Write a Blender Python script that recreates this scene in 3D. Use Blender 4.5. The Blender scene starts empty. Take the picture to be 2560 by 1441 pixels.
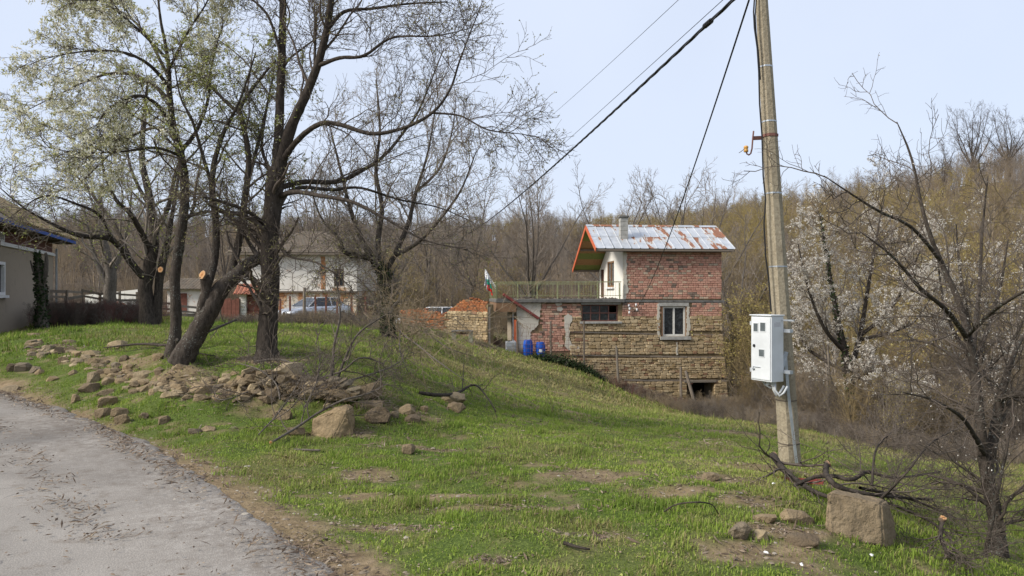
import bpy, bmesh, math, random
import numpy as np
from mathutils import Vector, Matrix

# ------------------------------------------------------------------ camera, sky, sun, exposure
SC = bpy.context.scene
COL = SC.collection
FPX, CXP, HZ = 1775.0, 1280.0, 735.0        # focal length, centre and eye-level row in photo pixels
EYE = 1.6
cam_d = bpy.data.cameras.new('camera')
cam_d.sensor_width = 36.0
cam_d.lens = FPX / 2560 * 36.0
cam_d.shift_y = (HZ - 720.5) / 2560
cam_d.clip_start = 0.05
cam_d.clip_end = 2000
cam = bpy.data.objects.new('camera', cam_d)
cam.location = (0, 0, EYE)
cam.rotation_euler = (math.radians(90), 0, 0)
COL.objects.link(cam)
SC.camera = cam

SUN_DIR = Vector((-0.86, -0.36, 0.0)).normalized()      # where the sun stands, seen from above
SUN_EL = math.radians(37)
sun_d = bpy.data.lights.new('sun', 'SUN')
sun_d.energy = 3.0
sun_d.angle = math.radians(16.0)
sun_d.color = (1.0, 0.95, 0.87)
sun = bpy.data.objects.new('sun', sun_d)
to_sun = Vector((SUN_DIR.x * math.cos(SUN_EL), SUN_DIR.y * math.cos(SUN_EL), math.sin(SUN_EL)))
sun.rotation_euler = to_sun.to_track_quat('Z', 'Y').to_euler()
sun.location = (-20, -10, 30)
COL.objects.link(sun)

world = bpy.data.worlds.new('World')
SC.world = world
world.use_nodes = True
wn = world.node_tree
wn.nodes.clear()
w_out = wn.nodes.new('ShaderNodeOutputWorld')
w_bg = wn.nodes.new('ShaderNodeBackground')
w_sky = wn.nodes.new('ShaderNodeTexSky')
w_sky.sky_type = 'NISHITA'
w_sky.sun_disc = False
w_sky.sun_elevation = SUN_EL
w_sky.sun_rotation = math.atan2(SUN_DIR.x, SUN_DIR.y)
w_sky.air_density = 1.0
w_sky.dust_density = 2.5
w_sky.ozone_density = 1.5
# a thin even veil of high cloud over the clear sky
w_tc = wn.nodes.new('ShaderNodeTexCoord')
w_no = wn.nodes.new('ShaderNodeTexNoise')
w_no.inputs['Scale'].default_value = 1.6
w_no.inputs['Detail'].default_value = 5
w_mr = wn.nodes.new('ShaderNodeMapRange')
w_mr.inputs['From Min'].default_value = 0.3
w_mr.inputs['From Max'].default_value = 0.75
w_mr.inputs['To Min'].default_value = 0.68
w_mr.inputs['To Max'].default_value = 0.86
w_mx = wn.nodes.new('ShaderNodeMix')
w_mx.data_type = 'RGBA'
wn.links.new(w_tc.outputs['Generated'], w_no.inputs['Vector'])
wn.links.new(w_no.outputs['Fac'], w_mr.inputs['Value'])
wn.links.new(w_mr.outputs['Result'], w_mx.inputs[0])
wn.links.new(w_sky.outputs['Color'], w_mx.inputs[6])
w_mx.inputs[7].default_value = (5.6, 6.15, 7.3, 1)
wn.links.new(w_mx.outputs[2], w_bg.inputs['Color'])
w_bg.inputs['Strength'].default_value = 0.10
wn.links.new(w_bg.outputs['Background'], w_out.inputs['Surface'])

SC.view_settings.view_transform = 'Standard'
SC.view_settings.look = 'None'
SC.view_settings.exposure = 0.60
SC.view_settings.gamma = 1.0
SC.view_settings.use_curve_mapping = False
SC.cycles.max_bounces = 6
SC.cycles.diffuse_bounces = 3
SC.cycles.transparent_max_bounces = 12

# ------------------------------------------------------------------ helpers: places
rnd = random.Random(11)
NR = np.random.default_rng(7)

def P(px, py, d):
    """photo pixel at a known distance -> point"""
    return Vector(((px - CXP) / FPX * d, d, EYE + (HZ - py) / FPX * d))

def _hash(ix, iy, seed):
    h = (ix.astype(np.int64) * 374761393 + iy.astype(np.int64) * 668265263 + seed * 974634777) & 0x7fffffff
    h = ((h ^ (h >> 13)) * 1274126177) & 0x7fffffff
    return ((h ^ (h >> 16)) & 0xffff) / 65535.0

def vnoise(x, y, seed=0):
    x = np.asarray(x, float); y = np.asarray(y, float)
    ix = np.floor(x); iy = np.floor(y)
    fx = x - ix; fy = y - iy
    fx = fx * fx * (3 - 2 * fx); fy = fy * fy * (3 - 2 * fy)
    a = _hash(ix, iy, seed); b = _hash(ix + 1, iy, seed)
    c = _hash(ix, iy + 1, seed); d = _hash(ix + 1, iy + 1, seed)
    return (a * (1 - fx) + b * fx) * (1 - fy) + (c * (1 - fx) + d * fx) * fy

def fbm(x, y, seed=0, oct=4):
    s = 0; a = 0.5; t = 0
    for o in range(oct):
        s = s + a * vnoise(np.asarray(x) * 2 ** o, np.asarray(y) * 2 ** o, seed + o * 17); t += a; a *= 0.5
    return s / t

# ------------------------------------------------------------------ terrain: heights from what the photo shows
CTRL = [  # photo x, photo y, distance
    (0, 800, 29), (130, 800, 28), (0, 845, 20), (30, 838, 17.5), (230, 818, 17.5), (100, 905, 13), (0, 905, 13), (0, 950, 12),
    (450, 905, 10.6), (560, 900, 10.9), (665, 895, 11), (500, 818, 26), (780, 818, 30), (930, 832, 28), (780, 806, 41), (600, 802, 44),
    (350, 818, 24), (700, 850, 16), (500, 850, 15), (350, 870, 13),
    (1000, 862, 22), (1150, 855, 34), (1200, 852, 37), (1250, 872, 37), (1320, 886, 38), (1430, 912, 38), (1550, 965, 38.2), (1700, 1012, 38),
    (1825, 1022, 38), (1250, 955, 22), (1500, 1000, 24), (1750, 1050, 25), (1900, 1062, 23), (2100, 1100, 19), (2400, 1160, 17), (1975, 1155, 9),
    (1975, 1085, 16), (1300, 1441, 4.03), (1300, 1200, 6.4), (1300, 1100, 8.7), (1300, 1050, 11.5), (1300, 1000, 16),
    (840, 1090, 8.4), (1000, 1098, 8.4), (1100, 1000, 11.5), (1100, 940, 15), (640, 1075, 8.5), (720, 1012, 9.5), (500, 1010, 9.7), (350, 985, 10.4),
    (200, 960, 11.2), (690, 918, 10.4), (870, 975, 9.6), (600, 930, 10.3), (980, 1000, 10.0), (1000, 930, 12.5),
    (1800, 1200, 6.6), (2060, 1290, 5.4), (2500, 1390, 6), (2300, 1210, 9), (2500, 1210, 10), (2240, 1441, 4.6), (1700, 1441, 4.05), (1600, 1250, 5.8),
    (2560, 1300, 8), (1650, 1120, 9.2), (1900, 1290, 5.2), (2350, 1330, 6.2),
    (2200, 1085, 26), (2500, 1095, 24), (2300, 900, 40), (2400, 700, 60), (2500, 548, 85), (2560, 468, 110), (1950, 650, 90), (1600, 655, 110), (1300, 612, 150),
    (900, 612, 170), (250, 592, 170), (0, 612, 150), (300, 782, 45), (0, 770, 60), (600, 768, 60), (900, 775, 60), (1250, 815, 55), (1400, 822, 60), (1000, 698, 100),
    (400, 692, 110), (1500, 870, 52), (1830, 965, 48), (1900, 870, 55), (1900, 765, 70), (2200, 760, 55), (3000, 600, 70), (3000, 1000, 20), (3000, 1300, 9), (-600, 800, 28), (-600, 760, 60),
]
CW = []
for (px, py, d) in CTRL:
    p = P(px, py, d); CW.append((p.x, p.y, p.z))
CW += [(-8.2, 11.4, 0), (-3.3, 6.84, 0), (-1.8, 5, 0), (-1, 4, 0), (0, 0, 0), (-6, 4, 0), (-10, 8, .05), (3, -3, 0), (-3, -3, 0), (-14, 16, .15), (-14, 5, .2),
       (6, 0, -.5), (5, 3, -.35), (10, 0, -1.2), (20, 5, -2.4), (-25, 0, .6), (0, -20, 0), (20, -20, -1.5), (-20, -20, .5), (-22, 25, .55), (-30, 40, .8),
       (60, 200, 20), (-60, 220, 18), (0, 220, 14), (110, 150, 24), (130, 60, 14), (-120, 160, 16), (-130, 60, 6), (60, -30, -3), (-60, -30, 1.5), (80, 20, 2), (50, 15, -1.5),
       (150, 250, 22), (-150, 250, 14), (0, 300, 9), (0, -100, 0), (120, -100, -2), (-120, -100, 2)]
CW = np.array(CW, float)

def _tps(r2):
    return np.where(r2 < 1e-9, 0.0, 0.5 * r2 * np.log(np.maximum(r2, 1e-9)))

def warp(x, y):
    """squeeze distances so that near detail and far hills share one smooth spline"""
    r = np.sqrt(x * x + y * y) + 1e-9
    f = np.log1p(r / 6.0) * 6.0 / r
    return x * f, y * f
_wx, _wy = warp(CW[:, 0], CW[:, 1])
_n = len(CW)
_K = _tps((_wx[:, None] - _wx) ** 2 + (_wy[:, None] - _wy) ** 2) + np.eye(_n) * 0.05
_Pm = np.column_stack([np.ones(_n), _wx, _wy])
_A = np.block([[_K, _Pm], [_Pm.T, np.zeros((3, 3))]])
_sol = np.linalg.solve(_A, np.concatenate([CW[:, 2], np.zeros(3)]))

# the road: its right-hand edge runs from beside the camera away to the left
ROAD_EDGE = np.array([(3.2, -2.2), (0.9, 1.2), (-0.15, 2.9), (-1.04, 4.02), (-1.85, 5.05), (-2.6, 5.95), (-3.35, 6.84), (-5.2, 8.75), (-8.2, 11.4), (-12.0, 14.4), (-17.5, 18.0), (-26, 22.0), (-40, 27)], float)

def road_sd(x, y):
    """signed distance to the road's right edge, negative on the road side"""
    x = np.asarray(x, float); y = np.asarray(y, float)
    best = np.full(x.shape, 1e9); sg = np.ones(x.shape)
    for (a, b) in zip(ROAD_EDGE[:-1], ROAD_EDGE[1:]):
        dx, dy = b - a
        t = np.clip(((x - a[0]) * dx + (y - a[1]) * dy) / (dx * dx + dy * dy), 0, 1)
        qx = a[0] + t * dx; qy = a[1] + t * dy
        dd = (x - qx) ** 2 + (y - qy) ** 2
        cr = dx * (y - a[1]) - dy * (x - a[0])
        m = dd < best
        best = np.where(m, dd, best); sg = np.where(m, np.where(cr > 0, -1.0, 1.0), sg)
    return np.sqrt(best) * sg
ROAD_W = 4.3

def road_z(x, y):
    return np.asarray(x) * 0.0 + np.maximum(0, -np.asarray(x) - 8) * 0.018

def gz(x, y):
    x = np.atleast_1d(np.asarray(x, float)); y = np.atleast_1d(np.asarray(y, float))
    u, v = warp(x, y)
    z = np.zeros(x.shape)
    flat = z.reshape(-1); uf = u.reshape(-1); vf = v.reshape(-1)
    for i in range(0, len(flat), 20000):
        s = slice(i, i + 20000)
        k = _tps((uf[s, None] - _wx) ** 2 + (vf[s, None] - _wy) ** 2)
        flat[s] = k @ _sol[:_n] + _sol[_n] + _sol[_n + 1] * uf[s] + _sol[_n + 2] * vf[s]
    z = flat.reshape(x.shape)
    r = np.hypot(x, y)
    sd = road_sd(x, y)
    off = np.clip((sd - 0.1) / 0.8, 0, 1)
    z = z + off * ((fbm(x * 1.3, y * 1.3, 3) - .5) * .13 + (fbm(x * 5, y * 5, 9, 3) - .5) * .05) + np.clip((r - 45) / 40, 0, 1) * (fbm(x * .06, y * .06, 5) - .5) * 5
    # the bank under the tumbled stones is lumpy
    lump = np.exp(-((x + 4.2) / 2.4) ** 2 - ((y - 10.2) / 1.1) ** 2)
    z = z + lump * (fbm(x * 2.6, y * 2.6, 21) - .5) * .22
    ins = np.clip(-sd / 0.35 + .75, 0, 1) * np.clip((ROAD_W + sd) / 0.35 + .4, 0, 1)
    ins = ins * ins * (3 - 2 * ins)
    return z * (1 - ins) + (road_z(x, y) - 0.025) * ins

def gh(x, y):
    return float(gz([x], [y])[0])

_ray_d = np.concatenate([np.arange(2.5, 20, .04), np.arange(20, 60, .1), np.arange(60, 260, .5)])
def G(px, py, dmin=2.5):
    """where the sight line through a photo pixel meets the ground"""
    k = (px - CXP) / FPX; m = (HZ - py) / FPX
    d = _ray_d[_ray_d >= dmin]
    g = gz(k * d, d) - (EYE + m * d)
    i = np.argmax(g > 0)
    if g[i] <= 0: i = len(d) - 1
    if i > 0:
        t = g[i - 1] / (g[i - 1] - g[i] + 1e-12); t = min(max(t, 0), 1)
        dd = d[i - 1] + (d[i] - d[i - 1]) * t
    else: dd = d[0]
    return Vector((k * dd, dd, gh(k * dd, dd)))

# ------------------------------------------------------------------ helpers: objects
def tag(o, label=None, cat=None, group=None, kind=None):
    if label: o['label'] = label
    if cat: o['category'] = cat
    if group: o['group'] = group
    if kind: o['kind'] = kind
    return o

def thing(name, label, cat, loc=(0, 0, 0), rz=0.0, group=None):
    o = bpy.data.objects.new(name, None)
    o.empty_display_size = .2
    COL.objects.link(o)
    o.location = loc; o.rotation_euler = (0, 0, rz)
    return tag(o, label, cat, group, 'thing' if cat else None)

def np_mesh(name, V, faces, smooth=False, attrs=None):
    """faces: list of (M,k) int arrays"""
    me = bpy.data.meshes.new(name)
    V = np.asarray(V, np.float32)
    me.vertices.add(len(V)); me.vertices.foreach_set('co', V.ravel())
    faces = [np.asarray(f, np.int32) for f in faces if len(f)]
    nl = sum(f.size for f in faces); npoly = sum(len(f) for f in faces)
    me.loops.add(nl); me.polygons.add(npoly)
    me.loops.foreach_set('vertex_index', np.concatenate([f.ravel() for f in faces]))
    tot = np.concatenate([np.full(len(f), f.shape[1], np.int32) for f in faces])
    st = np.concatenate([[0], np.cumsum(tot)[:-1]]).astype(np.int32)
    me.polygons.foreach_set('loop_start', st)
    try: me.polygons.foreach_set('loop_total', tot)
    except Exception: pass
    if smooth: me.polygons.foreach_set('use_smooth', np.ones(npoly, bool))
    for k, a in (attrs or {}).items():
        at = me.attributes.new(k, 'FLOAT', 'POINT')
        at.data.foreach_set('value', np.asarray(a, np.float32))
    me.update(calc_edges=True)
    return me

def put(name, me, mats, parent=None, loc=None, rot=None, **tags):
    o = bpy.data.objects.new(name, me)
    if mats is not None and not me.materials:
        for m in (mats if isinstance(mats, (list, tuple)) else [mats]): me.materials.append(m)
    COL.objects.link(o)
    if parent: o.parent = parent
    if loc is not None: o.location = loc
    if rot is not None: o.rotation_euler = rot
    tag(o, **tags)
    return o

class MB:
    """collects boxes, bars, tubes, sheets into one mesh"""
    def __init__(s): s.v = []; s.f = []; s.r = []
    def add(s, vs, fs, r=None):
        b = len(s.v); s.v += [tuple(v) for v in vs]; s.f += [tuple(i + b for i in f) for f in fs]
        s.r += [r if r is not None else 0.0] * len(vs)
        return s
    def box(s, x0, x1, y0, y1, z0, z1, r=None, M=None):
        vs = [Vector((x, y, z)) for z in (z0, z1) for y in (y0, y1) for x in (x0, x1)]
        if M: vs = [M @ v for v in vs]
        return s.add(vs, [(0, 2, 3, 1), (4, 5, 7, 6), (0, 1, 5, 4), (2, 6, 7, 3), (0, 4, 6, 2), (1, 3, 7, 5)], r)
    def bar(s, a, b, w, h=None, r=None):
        """square bar from a to b"""
        a = Vector(a); b = Vector(b); h = h or w
        t = (b - a).normalized()
        ref = Vector((0, 0, 1)) if abs(t.z) < .9 else Vector((0, 1, 0))
        sx = t.cross(ref).normalized() * w / 2; sy = sx.cross(t).normalized() * h / 2
        vs = [a - sx - sy, a + sx - sy, a + sx + sy, a - sx + sy, b - sx - sy, b + sx - sy, b + sx + sy, b - sx + sy]
        return s.add(vs, [(3, 2, 1, 0), (4, 5, 6, 7), (0, 1, 5, 4), (1, 2, 6, 5), (2, 3, 7, 6), (3, 0, 4, 7)], r)
    def tube(s, pts, rad, k=8, cap=True, r=None):
        pts = [Vector(p) for p in pts]; n = len(pts)
        rads = rad if isinstance(rad, (list, tuple)) else [rad] * n
        vs = []; fs = []
        prev = None
        for i in range(n):
            t = (pts[min(i + 1, n - 1)] - pts[max(i - 1, 0)]).normalized()
            if prev is None:
                ref = Vector((0, 0, 1)) if abs(t.z) < .9 else Vector((0, 1, 0))
                sx = t.cross(ref).normalized()
            else:
                sx = (prev - t * prev.dot(t)).normalized()
            prev = sx; sy = sx.cross(t)
            for j in range(k):
                a = 2 * math.pi * j / k
                vs.append(pts[i] + (sx * math.cos(a) + sy * math.sin(a)) * rads[i])
        for i in range(n - 1):
            for j in range(k):
                fs.append((i * k + j, i * k + (j + 1) % k, (i + 1) * k + (j + 1) % k, (i + 1) * k + j))
        if cap: fs += [tuple(range(k - 1, -1, -1)), tuple((n - 1) * k + j for j in range(k))]
        return s.add(vs, fs, r)
    def lathe(s, prof, c=(0, 0, 0), k=20, M=None):
        vs = []; fs = []
        for (r, z) in prof:
            for j in range(k):
                a = 2 * math.pi * j / k
                v = Vector((c[0] + r * math.cos(a), c[1] + r * math.sin(a), c[2] + z))
                vs.append(M @ v if M else v)
        n = len(prof)
        for i in range(n - 1):
            for j in range(k):
                fs.append((i * k + j, i * k + (j + 1) % k, (i + 1) * k + (j + 1) % k, (i + 1) * k + j))
        fs += [tuple(range(k - 1, -1, -1)), tuple((n - 1) * k + j for j in range(k))]
        return s.add(vs, fs)
    def prism(s, poly, h0, h1, axis=2):
        """polygon in two axes, extruded along the third"""
        n = len(poly); vs = []
        for h in (h0, h1):
            for (a, b) in poly:
                vs.append({2: (a, b, h), 1: (a, h, b), 0: (h, a, b)}[axis])
        fs = [tuple(range(n)), tuple(range(2 * n - 1, n - 1, -1))]
        for i in range(n): fs.append((i, n + i, n + (i + 1) % n, (i + 1) % n))
        return s.add(vs, fs)
    def mesh(s, name, smooth=False, fix=True):
        me = bpy.data.meshes.new(name)
        me.from_pydata(s.v, [], s.f)
        if any(s.r):
            at = me.attributes.new('rnd', 'FLOAT', 'POINT'); at.data.foreach_set('value', s.r)
        if fix:
            bm = bmesh.new(); bm.from_mesh(me); bmesh.ops.recalc_face_normals(bm, faces=bm.faces); bm.to_mesh(me); bm.free()
        if smooth: me.polygons.foreach_set('use_smooth', [True] * len(me.polygons))
        me.update(); return me
    def build(s, name, mat, parent=None, smooth=False, bevel=0, loc=None, rot=None, **tags):
        o = put(name, s.mesh(name, smooth), mat, parent, loc, rot, **tags)
        if bevel:
            m = o.modifiers.new('bevel', 'BEVEL'); m.width = bevel; m.segments = 2; m.limit_method = 'ANGLE'
        return o

# ------------------------------------------------------------------ helpers: materials
class NT:
    def __init__(s, name):
        s.m = bpy.data.materials.new(name); s.m.use_nodes = True
        s.t = s.m.node_tree; s.b = s.t.nodes['Principled BSDF']; s.out = s.t.nodes['Material Output']
        s.b.inputs['Specular IOR Level'].default_value = 0.25
    def n(s, kind, **kw):
        nd = s.t.nodes.new('ShaderNode' + kind)
        for k, v in kw.items():
            if k in nd.inputs: nd.inputs[k].default_value = v
            else: setattr(nd, k, v)
        return nd
    def l(s, a, b): s.t.links.new(a, b)
    def obj(s):
        if not hasattr(s, '_tc'): s._tc = s.n('TexCoord')
        return s._tc.outputs['Object']
    def gen(s):
        if not hasattr(s, '_geo'): s._geo = s.n('NewGeometry')
        return s._geo.outputs['Position']
    def noise(s, scale, detail=4, rough=.55, vec=None, dist=0):
        nd = s.n('TexNoise'); nd.inputs['Scale'].default_value = scale; nd.inputs['Detail'].default_value = detail
        nd.inputs['Roughness'].default_value = rough; nd.inputs['Distortion'].default_value = dist
        s.l(vec if vec is not None else s.gen(), nd.inputs['Vector']); return nd.outputs['Fac']
    def ramp(s, fac, stops):
        nd = s.n('ValToRGB'); cr = nd.color_ramp
        while len(cr.elements) < len(stops): cr.elements.new(.5)
        for e, (p, c) in zip(cr.elements, stops):
            e.position = p; e.color = tuple(c) + (1,) if len(c) == 3 else c
        s.l(fac, nd.inputs['Fac']); return nd.outputs['Color']
    def mask(s, fac, lo, hi):
        nd = s.n('MapRange'); nd.inputs['From Min'].default_value = lo; nd.inputs['From Max'].default_value = hi
        nd.interpolation_type = 'SMOOTHSTEP'
        s.l(fac, nd.inputs['Value']); return nd.outputs['Result']
    def mix(s, fac, a, b, mode='MIX'):
        nd = s.n('Mix'); nd.data_type = 'RGBA'; nd.blend_type = mode
        for val, sk in ((fac, 0), (a, 6), (b, 7)):
            if isinstance(val, (int, float)): nd.inputs[sk].default_value = val
            elif isinstance(val, (tuple, list)): nd.inputs[sk].default_value = tuple(val) + ((1,) if len(val) == 3 else ())
            else: s.l(val, nd.inputs[sk])
        return nd.outputs[2]
    def math(s, op, a, b=0.0, c=None):
        nd = s.n('Math'); nd.operation = op
        for i, v in enumerate((a, b) if c is None else (a, b, c)):
            if isinstance(v, (int, float)): nd.inputs[i].default_value = v
            else: s.l(v, nd.inputs[i])
        return nd.outputs[0]
    def attr(s, name):
        nd = s.n('Attribute'); nd.attribute_name = name; return nd.outputs['Fac']
    def rand(s):
        """one value per object plus the mesh's own 'rnd' value"""
        oi = s.n('ObjectInfo')
        return s.math('FRACT', s.math('ADD', oi.outputs['Random'], s.attr('rnd')))
    def color(s, c):
        if isinstance(c, (tuple, list)): s.b.inputs['Base Color'].default_value = tuple(c) + (1,)
        else: s.l(c, s.b.inputs['Base Color'])
        return s
    def rough(s, r):
        if isinstance(r, (int, float)): s.b.inputs['Roughness'].default_value = r
        else: s.l(r, s.b.inputs['Roughness'])
        return s
    def bump(s, h, dist=.02, strength=.6):
        nd = s.n('Bump'); nd.inputs['Distance'].default_value = dist; nd.inputs['Strength'].default_value = strength
        s.l(h, nd.inputs['Height']); s.l(nd.outputs['Normal'], s.b.inputs['Normal']); return s

M = {}
def simple(name, c, rough=.7, var=.25, scale=6, metal=0, bump=.004, c2=None):
    t = NT(name); nz = t.noise(scale, 5, .6, t.obj())
    a = tuple(x * (1 - var) for x in c); b = c2 or tuple(min(1, x * (1 + var)) for x in c)
    t.color(t.ramp(nz, [(.3, a), (.7, b)])).rough(rough)
    t.b.inputs['Metallic'].default_value = metal
    if bump: t.bump(t.noise(scale * 8, 4, .6, t.obj()), bump, .6)
    M[name] = t.m; return t.m

# ------------------------------------------------------------------ ground material: earth, litter, straw showing between the blades
def ground_mat():
    t = NT('earth')
    n1 = t.noise(1.1, 6, .6); n2 = t.noise(9, 6, .65); n3 = t.noise(45, 4, .6)
    earth = t.ramp(n2, [(.25, (.12, .085, .05)), (.5, (.21, .155, .092)), (.75, (.31, .235, .15))])
    sod = t.ramp(n3, [(.3, (.045, .065, .015)), (.55, (.085, .12, .026)), (.75, (.14, .165, .045))])
    straw = t.ramp(n3, [(.3, (.10, .082, .035)), (.7, (.22, .18, .085))])
    litter = t.ramp(t.noise(30, 5, .7), [(.3, (.055, .042, .03)), (.5, (.11, .082, .055)), (.7, (.17, .13, .09))])
    c = t.mix(t.attr('grass'), earth, sod)
    c = t.mix(t.math('MULTIPLY', t.attr('dry'), .75), c, straw)
    c = t.mix(t.attr('wood'), c, litter)
    t.color(c).rough(.95)
    t.b.inputs['Specular IOR Level'].default_value = .1
    t.bump(t.math('ADD', t.math('MULTIPLY', n2, .7), t.math('MULTIPLY', n3, .3)), .05, .8)
    M['earth'] = t.m
ground_mat()

def ellipse(x, y, c, rx, ry, ang=0.0):
    dx = x - c[0]; dy = y - c[1]
    ca, sa = math.cos(ang), math.sin(ang)
    u = (dx * ca + dy * sa) / rx; v = (-dx * sa + dy * ca) / ry
    return np.exp(-(u * u + v * v))

# bare patches (photo pixel centre, half width and half depth in metres)
BARE = [((1030, 1250), .95, .16, .0), ((905, 1195), .30, .28, 0), ((1180, 1270), .7, .08, 0), ((985, 1320), .3, .09, 0), ((1480, 1195), .5, .3, .4), ((1700, 1230), .35, .16, 0),
        ((1890, 1385), .45, .22, .3), ((1780, 1195), .4, .25, 0), ((1860, 1250), .35, .12, 0), ((1960, 1330), .35, .12, 0), ((1220, 1405), .14, .06, 0), ((1450, 1340), .25, .05, 0), ((1900, 1170), .7, .4, 0), ((2080, 1225), .4, .3, 0),
        ((300, 905), 1.5, .28, -.7), ((500, 962), 1.3, .18, -.25), ((700, 970), .9, .25, 0), ((960, 1010), .7, .2, 0), ((900, 1085), .5, .15, 0), ((660, 905), .6, .4, 0), ((440, 925), .7, .3, 0), ((150, 870), .6, .2, -.6), ((300, 940), .6, .15, -.6), ((1050, 1120), .7, .1, 0), ((50, 826), 1.6, 1.5, 0),
        ((1400, 985), .5, .5, 0), ((1430, 1030), .4, .4, 0), ((1390, 1008), .4, .4, 0), ((1330, 1020), .5, .4, 0), ((1850, 1085), 1.0, .6, 0), ((1820, 1110), .5, .2, 0), ((1350, 1165), .3, .1, 0)]
BARE = [((G(*p).x, G(*p).y), a, b, r) for (p, a, b, r) in BARE]

def cover(x, y):
    """grass (0..1), dryness (0..1), woodland floor (0..1)"""
    sd = road_sd(x, y)
    g = np.clip((sd + .10 - .42 * fbm(x * 2.2, y * 2.2, 31) - .25 * fbm(x * 9, y * 9, 32)) / .25, 0, 1)
    b = np.zeros(np.shape(x))
    for i, (c, rx, ry, a) in enumerate(BARE): b = np.maximum(b, ellipse(x, y, c, rx, ry, a) * (1.35 if i < 14 else 1.0))
    nz = fbm(x * 3.1, y * 3.1, 41); nz2 = fbm(x * .9, y * .9, 43)
    bare = np.clip((b * 1.15 + (nz - .5) * 1.7 + (fbm(x * 11, y * 11, 45, 3) - .5) * 1.3 - .40) / .5, 0, .95)
    g = g * (1 - bare)
    g = g * np.clip((fbm(x * 6, y * 6, 47, 3) + .55 * nz2 - .42) / .2, .25, 1)
    g = np.where(sd < 0, 0, g)
    dry = np.clip((nz2 - .50) * 2.6, 0, .55) + np.clip((nz - .58) * 2, 0, .3)
    # old straw on the slope below the ruin and the house, and beyond the pole
    s1 = ellipse(x, y, (2.3, 29), 5.5, 9) * 1.1 + ellipse(x, y, (-3, 19), 3, 5) * .3 + ellipse(x, y, (3.5, 9), 2.5, 3) * .25 + ellipse(x, y, (7.5, 21), 3.2, 6) * .35 + ellipse(x, y, (8, 16), 3.5, 4) * .5 + ellipse(x, y, (10, 13), 3, 5) * .6 + ellipse(x, y, (6.7, 8.4), 2.2, 2.4) * .35
    dry = np.clip(dry + s1 * (.35 + 1.1 * nz), 0, 1)
    w = np.clip((np.hypot(x * .8, y) - 44 + 10 * (nz2 - .5)) / 8, 0, 1)
    w = np.maximum(w, np.clip((x - 9.5 - .10 * (y - 20) + 3 * (nz2 - .5)) / 2.5, 0, 1) * np.clip((y - 17.5 - .2 * (x - 9) + 2 * nz2) / 2.5, 0, 1))
    w = np.maximum(w, np.clip((y - 40) / 3, 0, 1) * np.clip((x - 2) / 4, 0, 1))
    return g * (1 - w * .9), dry, w

def axis_steps(parts):
    out = []
    for (a, b, s) in parts: out += list(np.arange(a, b, s))
    out.append(parts[-1][1]); return np.array(out)

def build_ground():
    xs = axis_steps([(-600, -160, 55), (-160, -60, 10), (-60, -24, 3), (-24, -12, .6), (-12, -7, .25), (-7, 6, .11), (6, 12, .22), (12, 26, .7), (26, 60, 3), (60, 160, 10), (160, 600, 55)])
    ys = axis_steps([(-300, -60, 40), (-60, -10, 8), (-10, 2, 1), (2, 3.4, .3), (3.4, 13, .11), (13, 20, .25), (20, 46, .6), (46, 100, 2.5), (100, 260, 8), (260, 700, 60)])
    X, Y = np.meshgrid(xs, ys)
    Z = gz(X, Y)
    nx, ny = len(xs), len(ys)
    idx = np.arange(nx * ny).reshape(ny, nx)
    F = np.stack([idx[:-1, :-1], idx[:-1, 1:], idx[1:, 1:], idx[1:, :-1]], -1).reshape(-1, 4)
    g, d, w = cover(X, Y)
    me = np_mesh('ground', np.stack([X, Y, Z], -1).reshape(-1, 3), [F], True, {'grass': g.ravel(), 'dry': d.ravel(), 'wood': w.ravel()})
    put('ground', me, M['earth'], label='grassy hillside rising to wooded slopes', kind='structure')
build_ground()

# ------------------------------------------------------------------ road
def road_mat():
    t = NT('asphalt')
    n1 = t.noise(.7, 4, .5); n2 = t.noise(60, 3, .7); n3 = t.noise(7, 6, .65)
    vor = t.n('TexVoronoi'); vor.inputs['Scale'].default_value = 95; t.l(t.gen(), vor.inputs['Vector'])
    base = t.ramp(n1, [(.32, (.215, .195, .172)), (.5, (.305, .278, .245)), (.68, (.365, .333, .295))])
    grain = t.ramp(vor.outputs['Distance'], [(.0, (1.22, 1.21, 1.19)), (.55, (.76, .76, .76))])
    c = t.mix(.75, base, grain, 'MULTIPLY')
    c = t.mix(t.math('MULTIPLY', t.mask(t.math('ADD', n3, t.math('MULTIPLY', n2, .15)), .62, .76), .5), c, (.15, .12, .09))     # thin dried mud
    # old tyre tracks of dirt along the road
    c = t.mix(t.math('MULTIPLY', t.attr('mud'), t.mask(t.math('ADD', t.math('MULTIPLY', n3, .7), t.math('MULTIPLY', t.noise(28, 4, .7), .5)), .47, .64)), c, (.075, .052, .036))
    # darker worn-in patch repairs
    c = t.mix(t.math('MULTIPLY', t.attr('patch'), .6), c, t.mix(.75, (.12, .117, .113), grain, 'MULTIPLY'))
    crk = t.n('TexVoronoi'); crk.feature = 'DISTANCE_TO_EDGE'; crk.inputs['Scale'].default_value = .85
    wv = t.n('Mix'); wv.data_type = 'VECTOR'; wv.inputs[0].default_value = .12
    ns = t.n('TexNoise'); ns.inputs['Scale'].default_value = 3; t.l(t.gen(), ns.inputs['Vector'])
    t.l(t.gen(), wv.inputs[4]); t.l(ns.outputs['Color'], wv.inputs[5]); t.l(wv.outputs[1], crk.inputs['Vector'])
    line = t.math('MULTIPLY', t.mask(crk.outputs['Distance'], .008, .0), t.mask(t.noise(.9, 2), .52, .6))
    c = t.mix(t.math('MULTIPLY', line, .7), c, (.06, .055, .05))
    t.color(c).rough(.9)
    t.bump(t.math('ADD', vor.outputs['Distance'], t.math('MULTIPLY', n3, .5)), .004, .45)
    M['asphalt'] = t.m
road_mat()

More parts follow.
